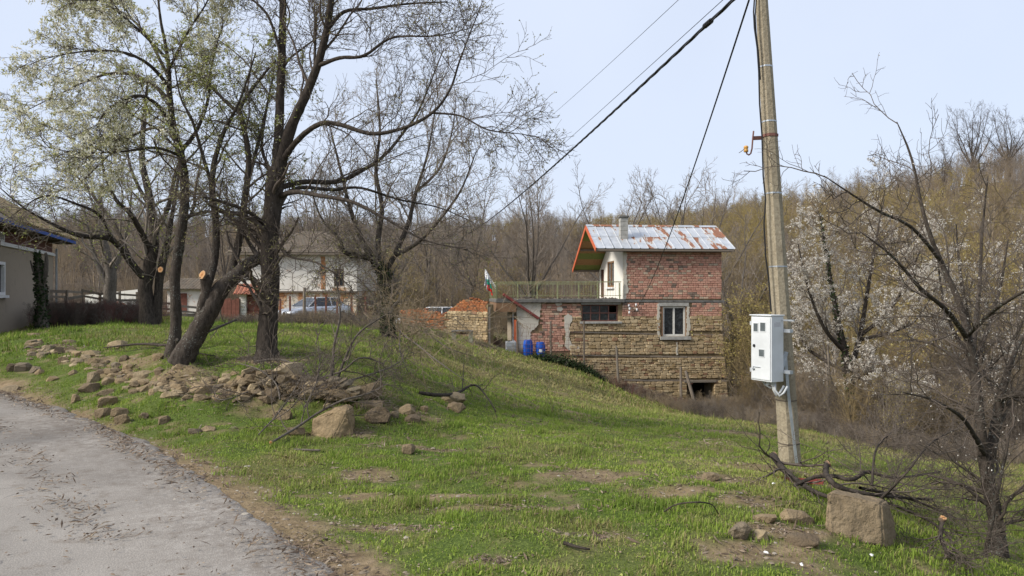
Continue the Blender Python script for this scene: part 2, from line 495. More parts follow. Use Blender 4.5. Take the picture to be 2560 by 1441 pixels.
def build_road():
    # resample the edge, then cross sections to the far side
    pts = [Vector((a[0], a[1], 0)) for a in ROAD_EDGE]
    E = []
    for i in range(len(pts) - 1):
        p0 = pts[max(i - 1, 0)]; p1 = pts[i]; p2 = pts[i + 1]; p3 = pts[min(i + 2, len(pts) - 1)]
        n = max(4, int((p2 - p1).length / .07))
        for k in range(n):
            t = k / n
            E.append(.5 * ((2 * p1) + (p2 - p0) * t + (2 * p0 - 5 * p1 + 4 * p2 - p3) * t * t + (3 * p1 - p0 - 3 * p2 + p3) * t ** 3))
    E.append(pts[-1])
    E = np.array([(p.x, p.y) for p in E])
    T = np.gradient(E, axis=0); T /= np.linalg.norm(T, axis=1)[:, None]
    N = np.stack([-T[:, 1], T[:, 0]], -1)           # towards the road side
    s = np.cumsum(np.linalg.norm(np.diff(E, axis=0, prepend=E[:1]), axis=1))
    j0 = (fbm(s * .9, s * 0, 61) - .5) * .22 + (fbm(s * 7, s * 0, 63) - .5) * .14 - .12
    j1 = (fbm(s * 1.1, s * 0 + 9, 62) - .5) * .6
    ws = np.concatenate([[0, .05, .12], np.linspace(.3, 1, 34) * ROAD_W])
    V = []; mud = []; pat = []
    for w in ws:
        f = 1 - w / ROAD_W
        q = E + N * (w + j0 * f + j1 * (1 - f))[:, None] if w < ROAD_W else E + N * (ROAD_W + j1)[:, None]
        z = road_z(q[:, 0], q[:, 1]) + .004 - (.03 if w == 0 else 0) + .03 * math.sin(math.pi * min(1, w / ROAD_W)) + (fbm(q[:, 0] * .8, q[:, 1] * .8, 65) - .5) * .015
        V.append(np.column_stack([q, z]))
        m = np.exp(-((w - .95 - .15 * np.sin(s * .6)) / .17) ** 2) + .9 * np.exp(-((w - 2.05) / .16) ** 2) + .5 * np.exp(-(w / .22) ** 2) + .5 * np.exp(-((w - 2.75) / .25) ** 2)
        mud.append(np.clip(m * (.35 + 1.3 * fbm(s * .8, s * 0 + w, 67)), 0, 1))
        pat.append(np.clip((fbm(q[:, 0] * .55 + 3, q[:, 1] * .55, 69) - .5) * 5 + (w - 2.5) * .9, 0, 1))
    V = np.array(V); nw, nl = V.shape[:2]
    idx = np.arange(nw * nl).reshape(nw, nl)
    F = np.stack([idx[:-1, :-1], idx[:-1, 1:], idx[1:, 1:], idx[1:, :-1]], -1).reshape(-1, 4)
    me = np_mesh('road', V.reshape(-1, 3), [F[:, ::1]], True, {'mud': np.array(mud).ravel(), 'patch': np.array(pat).ravel()})
    put('road', me, M['asphalt'], label='narrow worn grey asphalt lane with muddy tyre tracks', kind='structure')
build_road()

# ------------------------------------------------------------------ materials for buildings
def pal_mat(name, stops, rough=.9, dirt=None, bumpd=.006, nscale=14):
    """one tint per piece (object or 'rnd' value) with grain and dirt on top"""
    t = NT(name)
    c = t.ramp(t.rand(), stops)
    nz = t.noise(nscale, 5, .65)
    c = t.mix(.8, c, t.ramp(nz, [(.25, (.62, .6, .58)), (.7, (1.2, 1.2, 1.2))]), 'MULTIPLY')
    if dirt: c = t.mix(t.math('MULTIPLY', t.mask(t.noise(2.3, 5, .7), .55, .72), .55), c, dirt)
    t.color(c).rough(rough)
    t.bump(t.noise(nscale * 3, 4, .65), bumpd, .8)
    M[name] = t.m
pal_mat('brick', [(0, (.40, .20, .145)), (.22, (.52, .285, .21)), (.45, (.56, .32, .235)), (.62, (.46, .24, .175)), (.8, (.57, .37, .26)), (.9, (.55, .45, .33)), (.97, (.19, .14, .11))], dirt=(.27, .20, .16))
pal_mat('old_brick', [(0, (.24, .085, .04)), (.3, (.32, .115, .045)), (.6, (.38, .15, .06)), (.85, (.29, .13, .065)), (.95, (.16, .085, .05))], dirt=(.13, .085, .05))
pal_mat('stone', [(0, (.30, .215, .11)), (.25, (.42, .315, .185)), (.5, (.48, .37, .225)), (.72, (.36, .27, .155)), (.88, (.53, .42, .26)), (.96, (.27, .16, .095))], dirt=(.13, .10, .06), bumpd=.012)
pal_mat('rock', [(0, (.12, .09, .058)), (.25, (.19, .142, .085)), (.5, (.265, .195, .112)), (.7, (.16, .13, .092)), (.85, (.29, .225, .135)), (1, (.35, .28, .18))], dirt=(.085, .065, .045), bumpd=.03, nscale=9)
pal_mat('tile', [(0, (.26, .18, .10)), (.3, (.38, .27, .14)), (.6, (.42, .33, .18)), (.85, (.32, .27, .14)), (1, (.45, .29, .16))], dirt=(.15, .15, .075))
pal_mat('red_tile', [(0, (.30, .11, .07)), (.5, (.38, .15, .09)), (1, (.27, .12, .08))], dirt=(.12, .08, .06))
pal_mat('grey_tile', [(0, (.13, .105, .08)), (.5, (.19, .15, .11)), (1, (.15, .13, .10))], dirt=(.10, .09, .06))
pal_mat('old_wood', [(0, (.13, .105, .08)), (.4, (.20, .165, .13)), (.75, (.25, .21, .17)), (1, (.16, .14, .115))], dirt=(.08, .065, .05), nscale=22)
pal_mat('brown_wood', [(0, (.17, .095, .05)), (.5, (.25, .145, .075)), (1, (.20, .12, .07))], dirt=(.09, .06, .04), nscale=18)
pal_mat('soffit', [(0, (.20, .24, .06)), (.6, (.24, .27, .08)), (.7, (.38, .22, .10)), (.85, (.35, .20, .09)), (.9, (.2, .24, .07))], dirt=(.10, .10, .04))
simple('mortar', (.30, .25, .19), .95, .25, 8)
simple('mud_mortar', (.21, .155, .085), .95, .3, 8)
simple('concrete', (.33, .32, .29), .9, .25, 5)
simple('dark_concrete', (.13, .125, .115), .9, .35, 5)
simple('barge_paint', (.50, .12, .05), .6, .25, 6)
simple('rail_paint', (.33, .29, .11), .65, .4, 9, c2=(.30, .34, .20))
simple('rust_red', (.21, .055, .045), .7, .3, 8)
simple('window_paint', (.62, .60, .54), .55, .15, 12)
simple('old_frame', (.19, .135, .10), .7, .3, 14)
simple('rust_frame', (.16, .075, .06), .75, .3, 12)
simple('door_brown', (.10, .045, .03), .6, .3, 10)
simple('curtain', (.62, .56, .42), .9, .15, 20)
simple('dark_inside', (.02, .018, .016), .95, .2, 4)  # near-black: indoor darkness put into the colour
simple('black_rubber', (.02, .02, .021), .6, .2, 10)
simple('black_cable', (.018, .018, .019), .5, .2, 10, bump=0)

def plaster_mat(name, base, stain, amount=.5, dark=(.30, .27, .22)):
    t = NT(name)
    c = t.mix(t.mask(t.noise(1.3, 6, .62), .72 - .3 * amount, .82 - .2 * amount), base, stain)
    c = t.mix(t.math('MULTIPLY', t.mask(t.noise(5, 6, .7), .5, .8), .5), c, dark)
    t.color(c).rough(.92)
    t.bump(t.noise(35, 5, .6), .006, .6); M[name] = t.m
plaster_mat('white_plaster', (.74, .71, .64), (.60, .54, .44), .3, (.50, .46, .38))
plaster_mat('patch_plaster', (.52, .48, .40), (.36, .32, .26), .5, (.26, .23, .19))
plaster_mat('stucco', (.31, .26, .20), (.27, .225, .175), .5, (.21, .18, .145))
plaster_mat('purple_brick', (.15, .075, .065), (.18, .10, .085), .6, (.30, .11, .055))
plaster_mat('white_trim', (.72, .72, .72), (.5, .48, .45), .2, (.45, .43, .40))

def stained_house_mat():
    t = NT('stained_lime')
    white = t.mix(t.mask(t.noise(2.5, 6, .65), .4, .7), (.72, .68, .61), (.58, .53, .46))
    t.color(t.mix(t.math('MULTIPLY', t.mask(t.noise(1.1, 6, .7), .58, .66), .75), white, (.44, .21, .085))).rough(.95)
    t.bump(t.noise(30, 5, .6), .008, .6); M['stained_lime'] = t.m
    t = NT('stained_clay')
    t.color(t.mix(t.mask(t.noise(1.4, 6, .65), .46, .56), (.62, .55, .45), (.50, .25, .11))).rough(.95)
    t.bump(t.noise(30, 5, .6), .01, .6); M['stained_clay'] = t.m
    t = NT('orange_clay')
    t.color(t.mix(t.mask(t.noise(3, 6, .65), .4, .7), (.42, .185, .075), (.52, .40, .28))).rough(.95); M['orange_clay'] = t.m
stained_house_mat()

def roof_metal():
    t = NT('zinc_sheet')
    zinc = t.ramp(t.noise(3, 5, .6), [(.3, (.46, .475, .49)), (.7, (.64, .65, .66))])
    # whole sheets differ in how far they have rusted
    amt = t.math('MULTIPLY', t.math('POWER', t.rand(), 2.5), .22)
    streak = t.n('Mapping'); t.l(t.obj(), streak.inputs['Vector']); streak.inputs['Scale'].default_value = (2.6, .8, 1)
    oi = t.n('ObjectInfo'); ad = t.n('VectorMath'); ad.operation = 'ADD'; t.l(streak.outputs['Vector'], ad.inputs[0])
    sc_ = t.n('VectorMath'); sc_.operation = 'SCALE'; t.l(oi.outputs['Location'], sc_.inputs[0]); sc_.inputs['Scale'].default_value = 7.3
    t.l(sc_.outputs['Vector'], ad.inputs[1])
    nz = t.noise(.8, 6, .6, ad.outputs['Vector'])
    f = t.mask(t.math('ADD', nz, amt), .625, .645)
    pale = t.mask(t.math('ADD', nz, amt), .575, .64)
    rust = t.ramp(t.noise(14, 5, .65), [(.3, (.17, .068, .034)), (.7, (.31, .14, .075))])
    c = t.mix(t.math('MULTIPLY', pale, .8), zinc, (.58, .52, .42))
    t.color(t.mix(f, c, rust))
    t.l(t.math('MULTIPLY', t.math('SUBTRACT', 1.0, f), .55), t.b.inputs['Metallic'])
    t.rough(.5); t.bump(t.noise(6, 3), .01, .3); M['zinc_sheet'] = t.m
roof_metal()

def glass_mat():
    t = NT('window_glass')
    t.b.inputs['Base Color'].default_value = (.55, .6, .62, 1)
    t.b.inputs['Transmission Weight'].default_value = .85
    t.rough(.05); t.b.inputs['IOR'].default_value = 1.45; t.b.inputs['Specular IOR Level'].default_value = .5
    M['window_glass'] = t.m
    t = NT('dusty_glass'); t.color(t.mix(t.mask(t.noise(9, 5), .4, .7), (.02, .023, .026), (.055, .06, .066))).rough(.12)
    t.b.inputs['Specular IOR Level'].default_value = .5; M['dusty_glass'] = t.m
glass_mat()

# ------------------------------------------------------------------ shared small meshes
def chip_mesh(name, seed, jag=.10, bev=.12):
    """unit block, front face at y=-1 (x,z in -.5..+.5), worn corners"""
    r = random.Random(seed); V = []
    def ring(s, y):
        out = []
        for (x, z) in ((-.5, -.5 + bev), (-.5 + bev * .6, -.5), (.5 - bev * .6, -.5), (.5, -.5 + bev), (.5, .5 - bev), (.5 - bev * .6, .5), (-.5 + bev * .6, .5), (-.5, .5 - bev)):
            out.append((x * s + (r.random() - .5) * jag, y + (r.random() - .5) * jag * .6, z * s + (r.random() - .5) * jag))
        return out
    V = ring(1.0, 0) + ring(1.0, -.6) + ring(.86, -1.0)
    F = []
    for k in range(2):
        for i in range(8):
            F.append((k * 8 + i, k * 8 + (i + 1) % 8, (k + 1) * 8 + (i + 1) % 8, (k + 1) * 8 + i))
    F.append(tuple(range(16, 24)))
    mb = MB(); mb.add(V, F); return mb
STONE_MB = [chip_mesh('stone', s, .13, .2) for s in range(8)]
BRICK_MB = [chip_mesh('brick', 100 + s, .02, .05) for s in range(4)]
def holed_brick():
    mb = MB()
    for (a, b) in ((-.5, -.36), (-.2, -.07), (.07, .2), (.36, .5)): mb.box(a, b, -1, 0, -.5, .5)
    mb.box(-.36, .36, -1, 0, .3, .5); mb.box(-.36, .36, -1, 0, -.5, -.3); mb.box(-.36, .36, -.2, 0, -.3, .3); return mb
HOLED_MB = holed_brick()

def lay_pieces(parent, name, mat, items, variants, keep=290):
    """items: (x, z, w, h, depth, y, variant or None, tilt). The largest become objects, the rest one joined part."""
    meshes = {}
    items = sorted(items, key=lambda i: -(i[2] * i[3]))
    rest = MB()
    for n, (x, z, w, h, dp, y, var, tilt) in enumerate(items):
        k = var if var is not None else rnd.randrange(len(variants))
        mb = HOLED_MB if k == 'h' else variants[k]
        if n < keep:
            if k not in meshes: meshes[k] = mb.mesh(name)
            o = put(name, meshes[k], mat, parent, (x, y, z), (0, tilt, 0)); o.scale = (w, dp, h)
        else:
            r = rnd.random(); ca, sa = math.cos(tilt), math.sin(tilt)
            rest.add([(x + (v[0] * w) * ca + (v[2] * h) * sa, y + v[1] * dp, z - v[0] * w * sa + v[2] * h * ca) for v in mb.v], mb.f, r)
    if rest.v: rest.build(name, mat, parent, kind='stuff')

def wall_grid(mb, u0, u1, z0, z1, v0, v1, holes):
    us = sorted({u0, u1} | {min(max(h[i], u0), u1) for h in holes for i in (0, 1)})
    zs = sorted({z0, z1} | {min(max(h[i], z0), z1) for h in holes for i in (2, 3)})
    for a, b in zip(us[:-1], us[1:]):
        for c, d in zip(zs[:-1], zs[1:]):
            m, q = (a + b) / 2, (c + d) / 2
            if any(h[0] < m < h[1] and h[2] < q < h[3] for h in holes): continue
            mb.box(a, b, v0, v1, c, d)

# ------------------------------------------------------------------ the half-brick, half-stone house
HZB = -4.7
HA = math.radians(5)
HCA, HSA = math.cos(HA), math.sin(HA)
HO = Vector((6.0, 38.0, HZB))
def F(px, py, v=0.0):
    """photo pixel -> (u, z) on the plane v = const of the house front"""
    k = (px - CXP) / FPX
    ox = HO.x - HSA * v; oy = HO.y + HCA * v
    u = (oy * k - ox) / (HCA - HSA * k)
    d = oy + HSA * u
    return u, EYE + (HZ - py) * d / FPX - HZB
def FR(x0, y0, x1, y1, v=0.0):
    a = F(x0, y1, v); b = F(x1, y0, v); return a[0], b[0], a[1], b[1]

def build_house():
    H = thing('stone_house', 'two storey brick and stone house with rusty metal roof and terrace', 'house', HO, HA)
    def hloc(x, y): return (HO.x + HCA * x - HSA * y, HO.y + HSA * x + HCA * y)
    ZT = F(1560, 747)[1]                      # terrace level
    W1 = FR(1455, 762, 1545, 804); W2 = FR(1657, 766, 1714, 841); BO = FR(1718, 957, 1784, 1004)
    uL = F(1292, 800)[0]; uR = F(1804, 700)[0]
    uS = F(1425, 850)[0]
    zt = 8.62                                 # top of the front wall
    mb = MB()
    wall_grid(mb, uL, uR, -.8, ZT - .02, .03, .42, [W1, W2, BO])
    wall_grid(mb, 0.0, uR, ZT - .02, zt, .03, .32, [])
    mb.build('wall', M['mud_mortar'], H)
    b2 = MB(); b2.box(uR - .4, uR, .45, 6.2, -.8, 7.9); b2.box(uL, uR - .4, 5.8, 6.2, -.8, ZT - .25); b2.box(0.3, uR - .4, 5.9, 6.2, ZT, 7.75); b2.box(uL, uL + .35, .45, 2.2, -.8, ZT - .25); b2.box(uL, uL + .35, 3.4, 5.8, -.8, ZT - .25)
    b2.prism([(.35, 7.85), (6.2, 7.85), (2.3, 9.95)], uR - .3, uR - .02, axis=0)
    b2.build('wall', M['mortar'], H)
    fl = MB(); fl.box(.3, uR - .42, .45, 5.85, ZT - .25, ZT - .05); fl.build('floor_slab', M['dark_concrete'], H)
    ba = MB(); ba.box(BO[0] - .5, BO[1] + .5, 1.6, 1.65, -.7, 1.9); ba.build('cellar_dark_backing', M['dark_inside'], H)  # near-black sheet stands in for the darkness behind the cellar opening
    # gable wall, white, with window and door
    gy = [(0.03, ZT), (6.2, ZT), (6.2, 7.75), (2.3, 9.95), (0.03, zt + .02)]
    gw = MB()
    wv = (2.25, 4.0, F(1536, 718, 2.2)[1], F(1536, 652, 2.2)[1]); dv = (4.9, 5.8, ZT + .03, F(1511, 674, 5)[1]); av = (2.0, 2.75, 8.75, 9.35)
    # columns of the gable wall between openings
    def roofline(v): return zt + .02 + (v - .03) * (9.95 - zt - .02) / 2.27 if v < 2.3 else 9.95 - (v - 2.3) * 2.2 / 3.9
    vs = [0.03, av[0], wv[0], 2.3, av[1], wv[1], dv[0], dv[1], 6.2]
    for a, b in zip(vs[:-1], vs[1:]):
        m = (a + b) / 2
        cuts = sorted([(h[2], h[3]) for h in (wv, dv, av) if h[0] < m < h[1]])
        z = ZT - .3
        for (c, d) in cuts + [(99, 99)]:
            if d < 90: gw.box(-.02, .28, a, b, z, c); z = d
            else: gw.prism([(a, z), (b, z), (b, roofline(b)), (a, roofline(a))], -.02, .28, axis=0)
    gw.build('gable_wall', M['white_plaster'], H)
    gi = MB(); gi.box(-.04, .13, 0.0, .12, ZT - .02, zt - .05)
    gi.build('corner_plaster', M['patch_plaster'], H)
    # gable window, door, attic window
    w = MB(); a, b, c, d = wv
    for (p, q, r_, s_) in ((a, a + .09, c, d), (b - .09, b, c, d), (a + .09, b - .09, c, c + .09), (a + .09, b - .09, d - .09, d), ((a + b) / 2 - .05, (a + b) / 2 + .05, c + .09, d - .09)): w.box(0, .1, p, q, r_, s_)
    wo = w.build('window', M['brown_wood'], H)
    g = MB(); g.box(.06, .07, a + .09, b - .09, c + .09, d - .09); g.build('pane', M['window_glass'], wo)
    g = MB()
    for i in range(12):
        x = a + .1 + (b - a - .2) * i / 12; g.box(.14 + .03 * (i % 2), .16 + .03 * (i % 2), x, x + (b - a - .2) / 12, c, d)
    g.build('curtain', M['curtain'], wo)
    g = MB(); g.box(-.16, .02, a - .1, b + .1, c - .09, c - .01); g.build('sill', M['white_trim'], wo)
    g = MB(); g.box(.05, .1, dv[0] + .02, dv[1] - .02, dv[2], dv[3] - .03)
    for k in range(3): g.box(.035, .05, dv[0] + .14, dv[1] - .14, dv[2] + .15 + k * .56, dv[2] + .6 + k * .56)
    do = g.build('door', M['door_brown'], H)
    g = MB(); g.box(-.01, .06, dv[0] - .04, dv[0] + .03, dv[2], dv[3]); g.box(-.01, .06, dv[1] - .03, dv[1] + .04, dv[2], dv[3]); g.build('door_frame', M['old_frame'], do)
    g = MB()
    for (p, q, r_, s_) in ((av[0], av[0] + .07, av[2], av[3]), (av[1] - .07, av[1], av[2], av[3]), (av[0] + .07, av[1] - .07, av[2], av[2] + .07), (av[0] + .07, av[1] - .07, av[3] - .07, av[3])): g.box(0, .09, p, q, r_, s_)
    ao = g.build('attic_window', M['old_frame'], H)
    g = MB(); g.box(.05, .06, av[0] + .07, av[1] - .07, av[2] + .07, av[3] - .07); g.build('pane', M['dusty_glass'], ao)

    # ---- bricks
    items = []
    hb = F(1600, 640)[1] - F(1600, 645.6)[1]
    def course(u0, u1, z, h, odd, heads, skip=()):
        u = u0
        if odd: u -= .13
        while u < u1 - .03:
            head = rnd.random() < heads
            wd = .125 if head else .25 + rnd.uniform(-.015, .02)
            a = max(u, u0); b = min(u + wd, u1)
            u += wd + .013
            if b - a < .05: continue
            m = (a + b) / 2; q = z + h / 2
            if any(s[0] - .02 < m < s[1] + .02 and s[2] - .03 < q < s[3] + .03 for s in skip): continue
            items.append((m, q, b - a - .002, h - .014, .05 + rnd.uniform(-.006, .008), .04, 'h' if head and rnd.random() < .7 else None, rnd.uniform(-.008, .008)))
    uA = F(1565, 700)[0]
    z = F(1600, 748)[1]; n = 0
    while z < zt - .05:
        course(uA, uR, z, hb, n % 2, .05 if n > 1 else .12); z += hb; n += 1
    W2s = (W2[0] - .12, W2[1] + .22, W2[2], W2[3] + .22)
    z = F(1600, 757.5)[1] - hb; n = 0
    while z > F(1600, 793)[1]:
        course(F(1556, 780)[0], uR, z, hb, n % 2, .14, (W2s,)); z -= hb; n += 1
    z = F(1400, 760)[1] - hb; n = 0
    PL = (F(1288, 800)[0], F(1352, 800)[0], F(1300, 832)[1], 99); PL2 = (F(1288, 800)[0], F(1325, 800)[0], -9, 99)
    PS = (F(1412, 800)[0], F(1429, 800)[0], F(1400, 868)[1], F(1400, 787)[1])
    while z > F(1400, 884)[1]:
        right = F(1430, 800)[0] if n > 5 else F(1453, 800)[0]
        course(F(1325, 800)[0], right, z, hb, n % 2, .08, (PL, PS, W1)); z -= hb; n += 1
    lay_pieces(H, 'brick', M['brick'], items, BRICK_MB)

    # ---- rubble stone below
    items = []
    belts = [F(1600, 834)[1], F(1600, 892)[1], F(1600, 951)[1]]
    z = F(1600, 792)[1] + .02
    B0 = (BO[0] - .02, BO[1] + .02, BO[2], BO[3] + .1)
    W1s = (W1[0] - .02, W1[1] + .02, W1[2] - .16, W1[3] + .05); W2q = (W2[0] - .12, W2[1] + .22, W2[2] - .2, W2[3] + .1)
    while z > .05:
        h = rnd.choice((.10, .12, .14, .16, .19))
        nb = [b for b in belts if z - h < b + .07 and z > b - .07]
        if nb:
            if z - (nb[0] + .07) > .07: h = z - (nb[0] + .07)
            else: z = nb[0] - .07; continue
        q = z - h / 2
        right = uR + max(0, (F(1600, 800)[1] - q)) * .085
        left = uS + rnd.uniform(-.05, .12) if q > F(1400, 885)[1] else uL + .1
        u = left
        while u < right - .06:
            w = rnd.uniform(.13, .38) * (1.25 if h > .15 else 1)
            if right - (u + w) < .14: w = right - u
            m = u + w / 2
            if not any(s[0] < m < s[1] and s[2] < q < s[3] for s in (W1s, W2q, B0)):
                # keep clear of the openings' edges
                a, b = u, u + w
                for s in (W1s, W2q, B0):
                    if s[2] < q < s[3]:
                        if a < s[0] < b: b = s[0]
                        if a < s[1] < b: a = s[1]
                X, Y = hloc((a + b) / 2, 0)
                if b - a > .07 and z + HZB > gh(X, Y - .05) - .05:
                    if h > .15 and rnd.random() < .3:
                        items.append(((a + b) / 2, q + h * .24, b - a - .012, h * .47, .07 + rnd.uniform(-.02, .03), .04, None, rnd.uniform(-.04, .04)))
                        items.append(((a + b) / 2, q - h * .25, b - a - .012, h * .47, .07 + rnd.uniform(-.02, .03), .04, None, rnd.uniform(-.04, .04)))
                    else:
                        items.append(((a + b) / 2, q + rnd.uniform(-.01, .01), b - a - .012, h - .012, .07 + rnd.uniform(-.02, .03), .04, None, rnd.uniform(-.05, .05)))
            u += w
        z -= h
    lay_pieces(H, 'stone', M['stone'], items, STONE_MB)
    # ---- timber belts, concrete band, lintels, sills
    def belt(x0, y0, x1, y1, th, name='timber_belt', mat='old_wood', v=-.06, segs=3):
        a = F(x0, y0); b = F(x1, y1)
        for i in range(segs):
            t0, t1 = i / segs, (i + 1) / segs - .004
            mb = MB(); p = Vector((a[0] + (b[0] - a[0]) * t0, v + .115, a[1] + (b[1] - a[1]) * t0 + rnd.uniform(-.008, .008)))
            q = Vector((a[0] + (b[0] - a[0]) * t1, v + .115, a[1] + (b[1] - a[1]) * t1 + rnd.uniform(-.008, .008)))
            mb.bar(p, q, .16, th); mb.build(name, M[mat], H, bevel=.008)
    belt(1424, 830, 1654, 836, .075); belt(1722, 837, 1809, 838, .075, segs=1)
    belt(1430, 888, 1815, 895, .085, segs=4); belt(1560, 951, 1820, 953, .10, segs=3)
    belt(1556, 753, 1812, 754, .13, 'concrete_band', 'dark_concrete', segs=2)
    for (x0, y0, x1, y1, v, nm, mt) in ((1452, 756, 1551, 762, -.07, 'lintel', 'concrete'), (1646, 757.5, 1722, 766, -.05, 'lintel', 'concrete'), (1449, 804, 1554, 809.5, -.12, 'sill', 'concrete'), (1650, 841.5, 1726, 850, -.14, 'sill', 'concrete'),
                                       (1712, 1004, 1790, 1011, -.16, 'sill', 'concrete'), (1710, 950, 1790, 957, -.08, 'lintel', 'old_wood')):
        r = FR(x0, y0, x1, y1); mb = MB(); mb.box(r[0], r[1], v, .2, r[2], r[3]); mb.build(nm, M[mt], H, bevel=.01)
    # plaster patches with torn edges
    def patch(poly, v=-.03, nm='plaster_patch', mat='patch_plaster', jag=1.6):
        out = []
        for i in range(len(poly)):
            a = poly[i]; b = poly[(i + 1) % len(poly)]
            n = max(1, int(math.hypot(b[0] - a[0], b[1] - a[1]) / 4))
            for k in range(n):
                t = k / n; x = a[0] + (b[0] - a[0]) * t + rnd.uniform(-jag, jag) * (k > 0); y = a[1] + (b[1] - a[1]) * t + rnd.uniform(-jag, jag) * (k > 0)
                out.append(F(x, y))
        mb = MB(); mb.prism(out, v, .05, axis=1); mb.build(nm, M[mat], H)
    patch([(1292.3, 757.5), (1352, 757.5), (1350, 790), (1346, 812), (1326, 832), (1325, 886), (1292.3, 886)], -.028, 'plaster_patch', 'patch_plaster', 1.8)
    patch([(1412, 790), (1420, 784), (1429, 790), (1429, 805), (1424, 818), (1424, 850), (1430, 862), (1445, 866), (1448, 874), (1425, 876), (1412, 866), (1414, 840), (1410, 812)], -.035)
    patch([(1388, 757.5), (1405, 757.5), (1404, 763), (1390, 764)]); patch([(1392, 770), (1404, 768), (1408, 774), (1402, 779), (1393, 777)])
    patch([(1642, 760), (1648, 760), (1648, 848), (1643, 830)], -.04); patch([(1716, 766.5), (1724, 768), (1721, 790), (1726, 815), (1722, 838), (1716, 840.5)], -.045)
    patch([(1558, 690), (1567, 688), (1568, 712), (1571, 722), (1570, 733), (1560, 737)], -.034); patch([(1560.5, 632), (1566, 632), (1567, 660), (1565, 686), (1560.5, 686)], -.031)
    patch([(1690, 856), (1693, 856), (1694, 888), (1690, 888)], -.06)
    # ---- front windows
    def framed(r, nu, nz, fw, mw, name, mat, glass, v0=.1):
        a, b, c, d = r; mb = MB()
        mb.box(a, a + fw, v0, v0 + .08, c, d); mb.box(b - fw, b, v0, v0 + .08, c, d); mb.box(a + fw, b - fw, v0, v0 + .08, c, c + fw); mb.box(a + fw, b - fw, v0, v0 + .08, d - fw, d)
        for i in range(1, nu):
            x = a + (b - a) * i / nu; mb.box(x - mw / 2, x + mw / 2, v0 + .005, v0 + .075, c + fw, d - fw)
        for j in range(1, nz):
            z = c + (d - c) * j / nz
            for i in range(nu):
                x0 = a + (b - a) * i / nu + (mw / 2 if i else fw); x1 = a + (b - a) * (i + 1) / nu - (mw / 2 if i < nu - 1 else fw)
                mb.box(x0, x1, v0 + .007, v0 + .07, z - mw / 2, z + mw / 2)
        o = mb.build(name, M[mat], H)
        for i in range(nu):
            for j in range(nz):
                if nu == 4 and i == 3 and j == 1: continue            # one pane is gone
                x0 = a + (b - a) * i / nu + .01; x1 = a + (b - a) * (i + 1) / nu - .01
                z0 = c + (d - c) * j / nz + .01; z1 = c + (d - c) * (j + 1) / nz - .01
                g = MB(); g.box(x0, x1, v0 + .04, v0 + .046, z0, z1); g.build('pane', M[glass], o, rot=(0, 0, 0))
        return o
    framed(W1, 4, 2, .06, .05, 'window', 'rust_frame', 'dusty_glass')
    wo = framed(W2, 2, 1, .10, .10, 'window', 'window_paint', 'dusty_glass', .06)
    g = MB(); a, b, c, d = W2
    g.box(a - .06, a, -.02, .2, c, d + .05); g.box(b, b + .06, -.02, .2, c, d + .05); g.box(a - .06, b + .06, -.02, .2, d + .05, d + .1); g.build('frame', M['brown_wood'], wo)
    # ---- terrace slab, edge board, railing
    uT = F(1240, 750, -.2)[0]
    mb = MB(); mb.box(uT, -.02, -.22, 6.2, F(1300, 757, -.2)[1], ZT - .02); mb.build('terrace_slab', M['dark_concrete'], H, bevel=.02)
    mb = MB(); mb.box(uT + .02, F(1290, 760)[0], -.2, -.12, F(1260, 780)[1], F(1260, 757.5)[1]); mb.box(uT + .02, uT + .1, -.12, 6.1, F(1260, 780)[1], F(1260, 757.5)[1]); mb.build('edge_board', M['brown_wood'], H)
    R = thing('terrace_railing', None, None); R.parent = H; del_keys = None
    ztop = F(1400, 707, -.15)[1]
    xs = [1240, 1294, 1343, 1394, 1447, 1494, 1553]
    vv = -.12
    for x in xs:
        mb = MB(); u = F(x, 720, vv)[0]
        if x == 1240: u += .04
        if x == 1553: u -= .08
        mb.box(u - .03, u + .03, vv - .03, vv + .03, ZT - .02, ztop); mb.build('post', M['rail_paint'], R)
    ua, ub = uT, F(1553, 720, vv)[0]
    mb = MB(); mb.bar((ua, vv, ztop + .02), (ub, vv, ztop + .045), .07, .05); mb.build('top_rail', M['rail_paint'], R)
    mb = MB(); mb.bar((ua, vv, ZT + .14), (ub, vv, ZT + .16), .03, .03); mb.build('bottom_rail', M['rail_paint'], R)
    for k in range(5):
        x = ua + .04; y = .6 + k * 1.35; mb = MB(); mb.box(x - .025, x + .025, y - .025, y + .025, ZT - .02, ztop); mb.build('post', M['rail_paint'], R)
    mb = MB(); mb.bar((ua + .04, vv + .04, ztop + .02), (ua + .04, 6.1, ztop + .02), .05, .05); mb.build('top_rail', M['rail_paint'], R)
    mb = MB(); mb.bar((ua + .04, 6.1, ztop + .02), (-.2, 6.1, ztop + .02), .05, .05); mb.build('top_rail', M['rail_paint'], R)
    u = ua + .16
    while u < ub - .05:
        mb = MB(); mb.box(u - .0055, u + .0055, vv - .0055, vv + .0055, ZT + .12, ztop); mb.build('baluster', M['rail_paint'], R); u += .145
    u = ua + .3
    while u < -.3:
        mb = MB(); mb.box(u - .01, u + .01, 6.09, 6.11, ZT - .02, ztop); mb.build('baluster', M['rail_paint'], R); u += 1.2
    # stray growth of moss along the slab edge
    mb = MB()
    for i in range(500):
        x = rnd.uniform(uT + .1, -.4); y = rnd.uniform(-.2, .15); s = rnd.uniform(.02, .07)
        mb.add([(x - s, y, ZT - .03), (x + s, y + rnd.uniform(-.03, .03), ZT - .03), (x + rnd.uniform(-.03, .03), y, ZT + s * rnd.uniform(.5, 1.6))], [(0, 1, 2)], rnd.random())
    mb.build('moss', M['old_wood'], H, kind='stuff')
    # ---- roof
    eF = (-.5, F(1600, 623, -.5)[1]); eM = (2.3, F(1600, 567, 2.3)[1]); eB = (6.6, F(1443, 676, 6.6)[1])
    RL, RR = -1.62, uR + .55
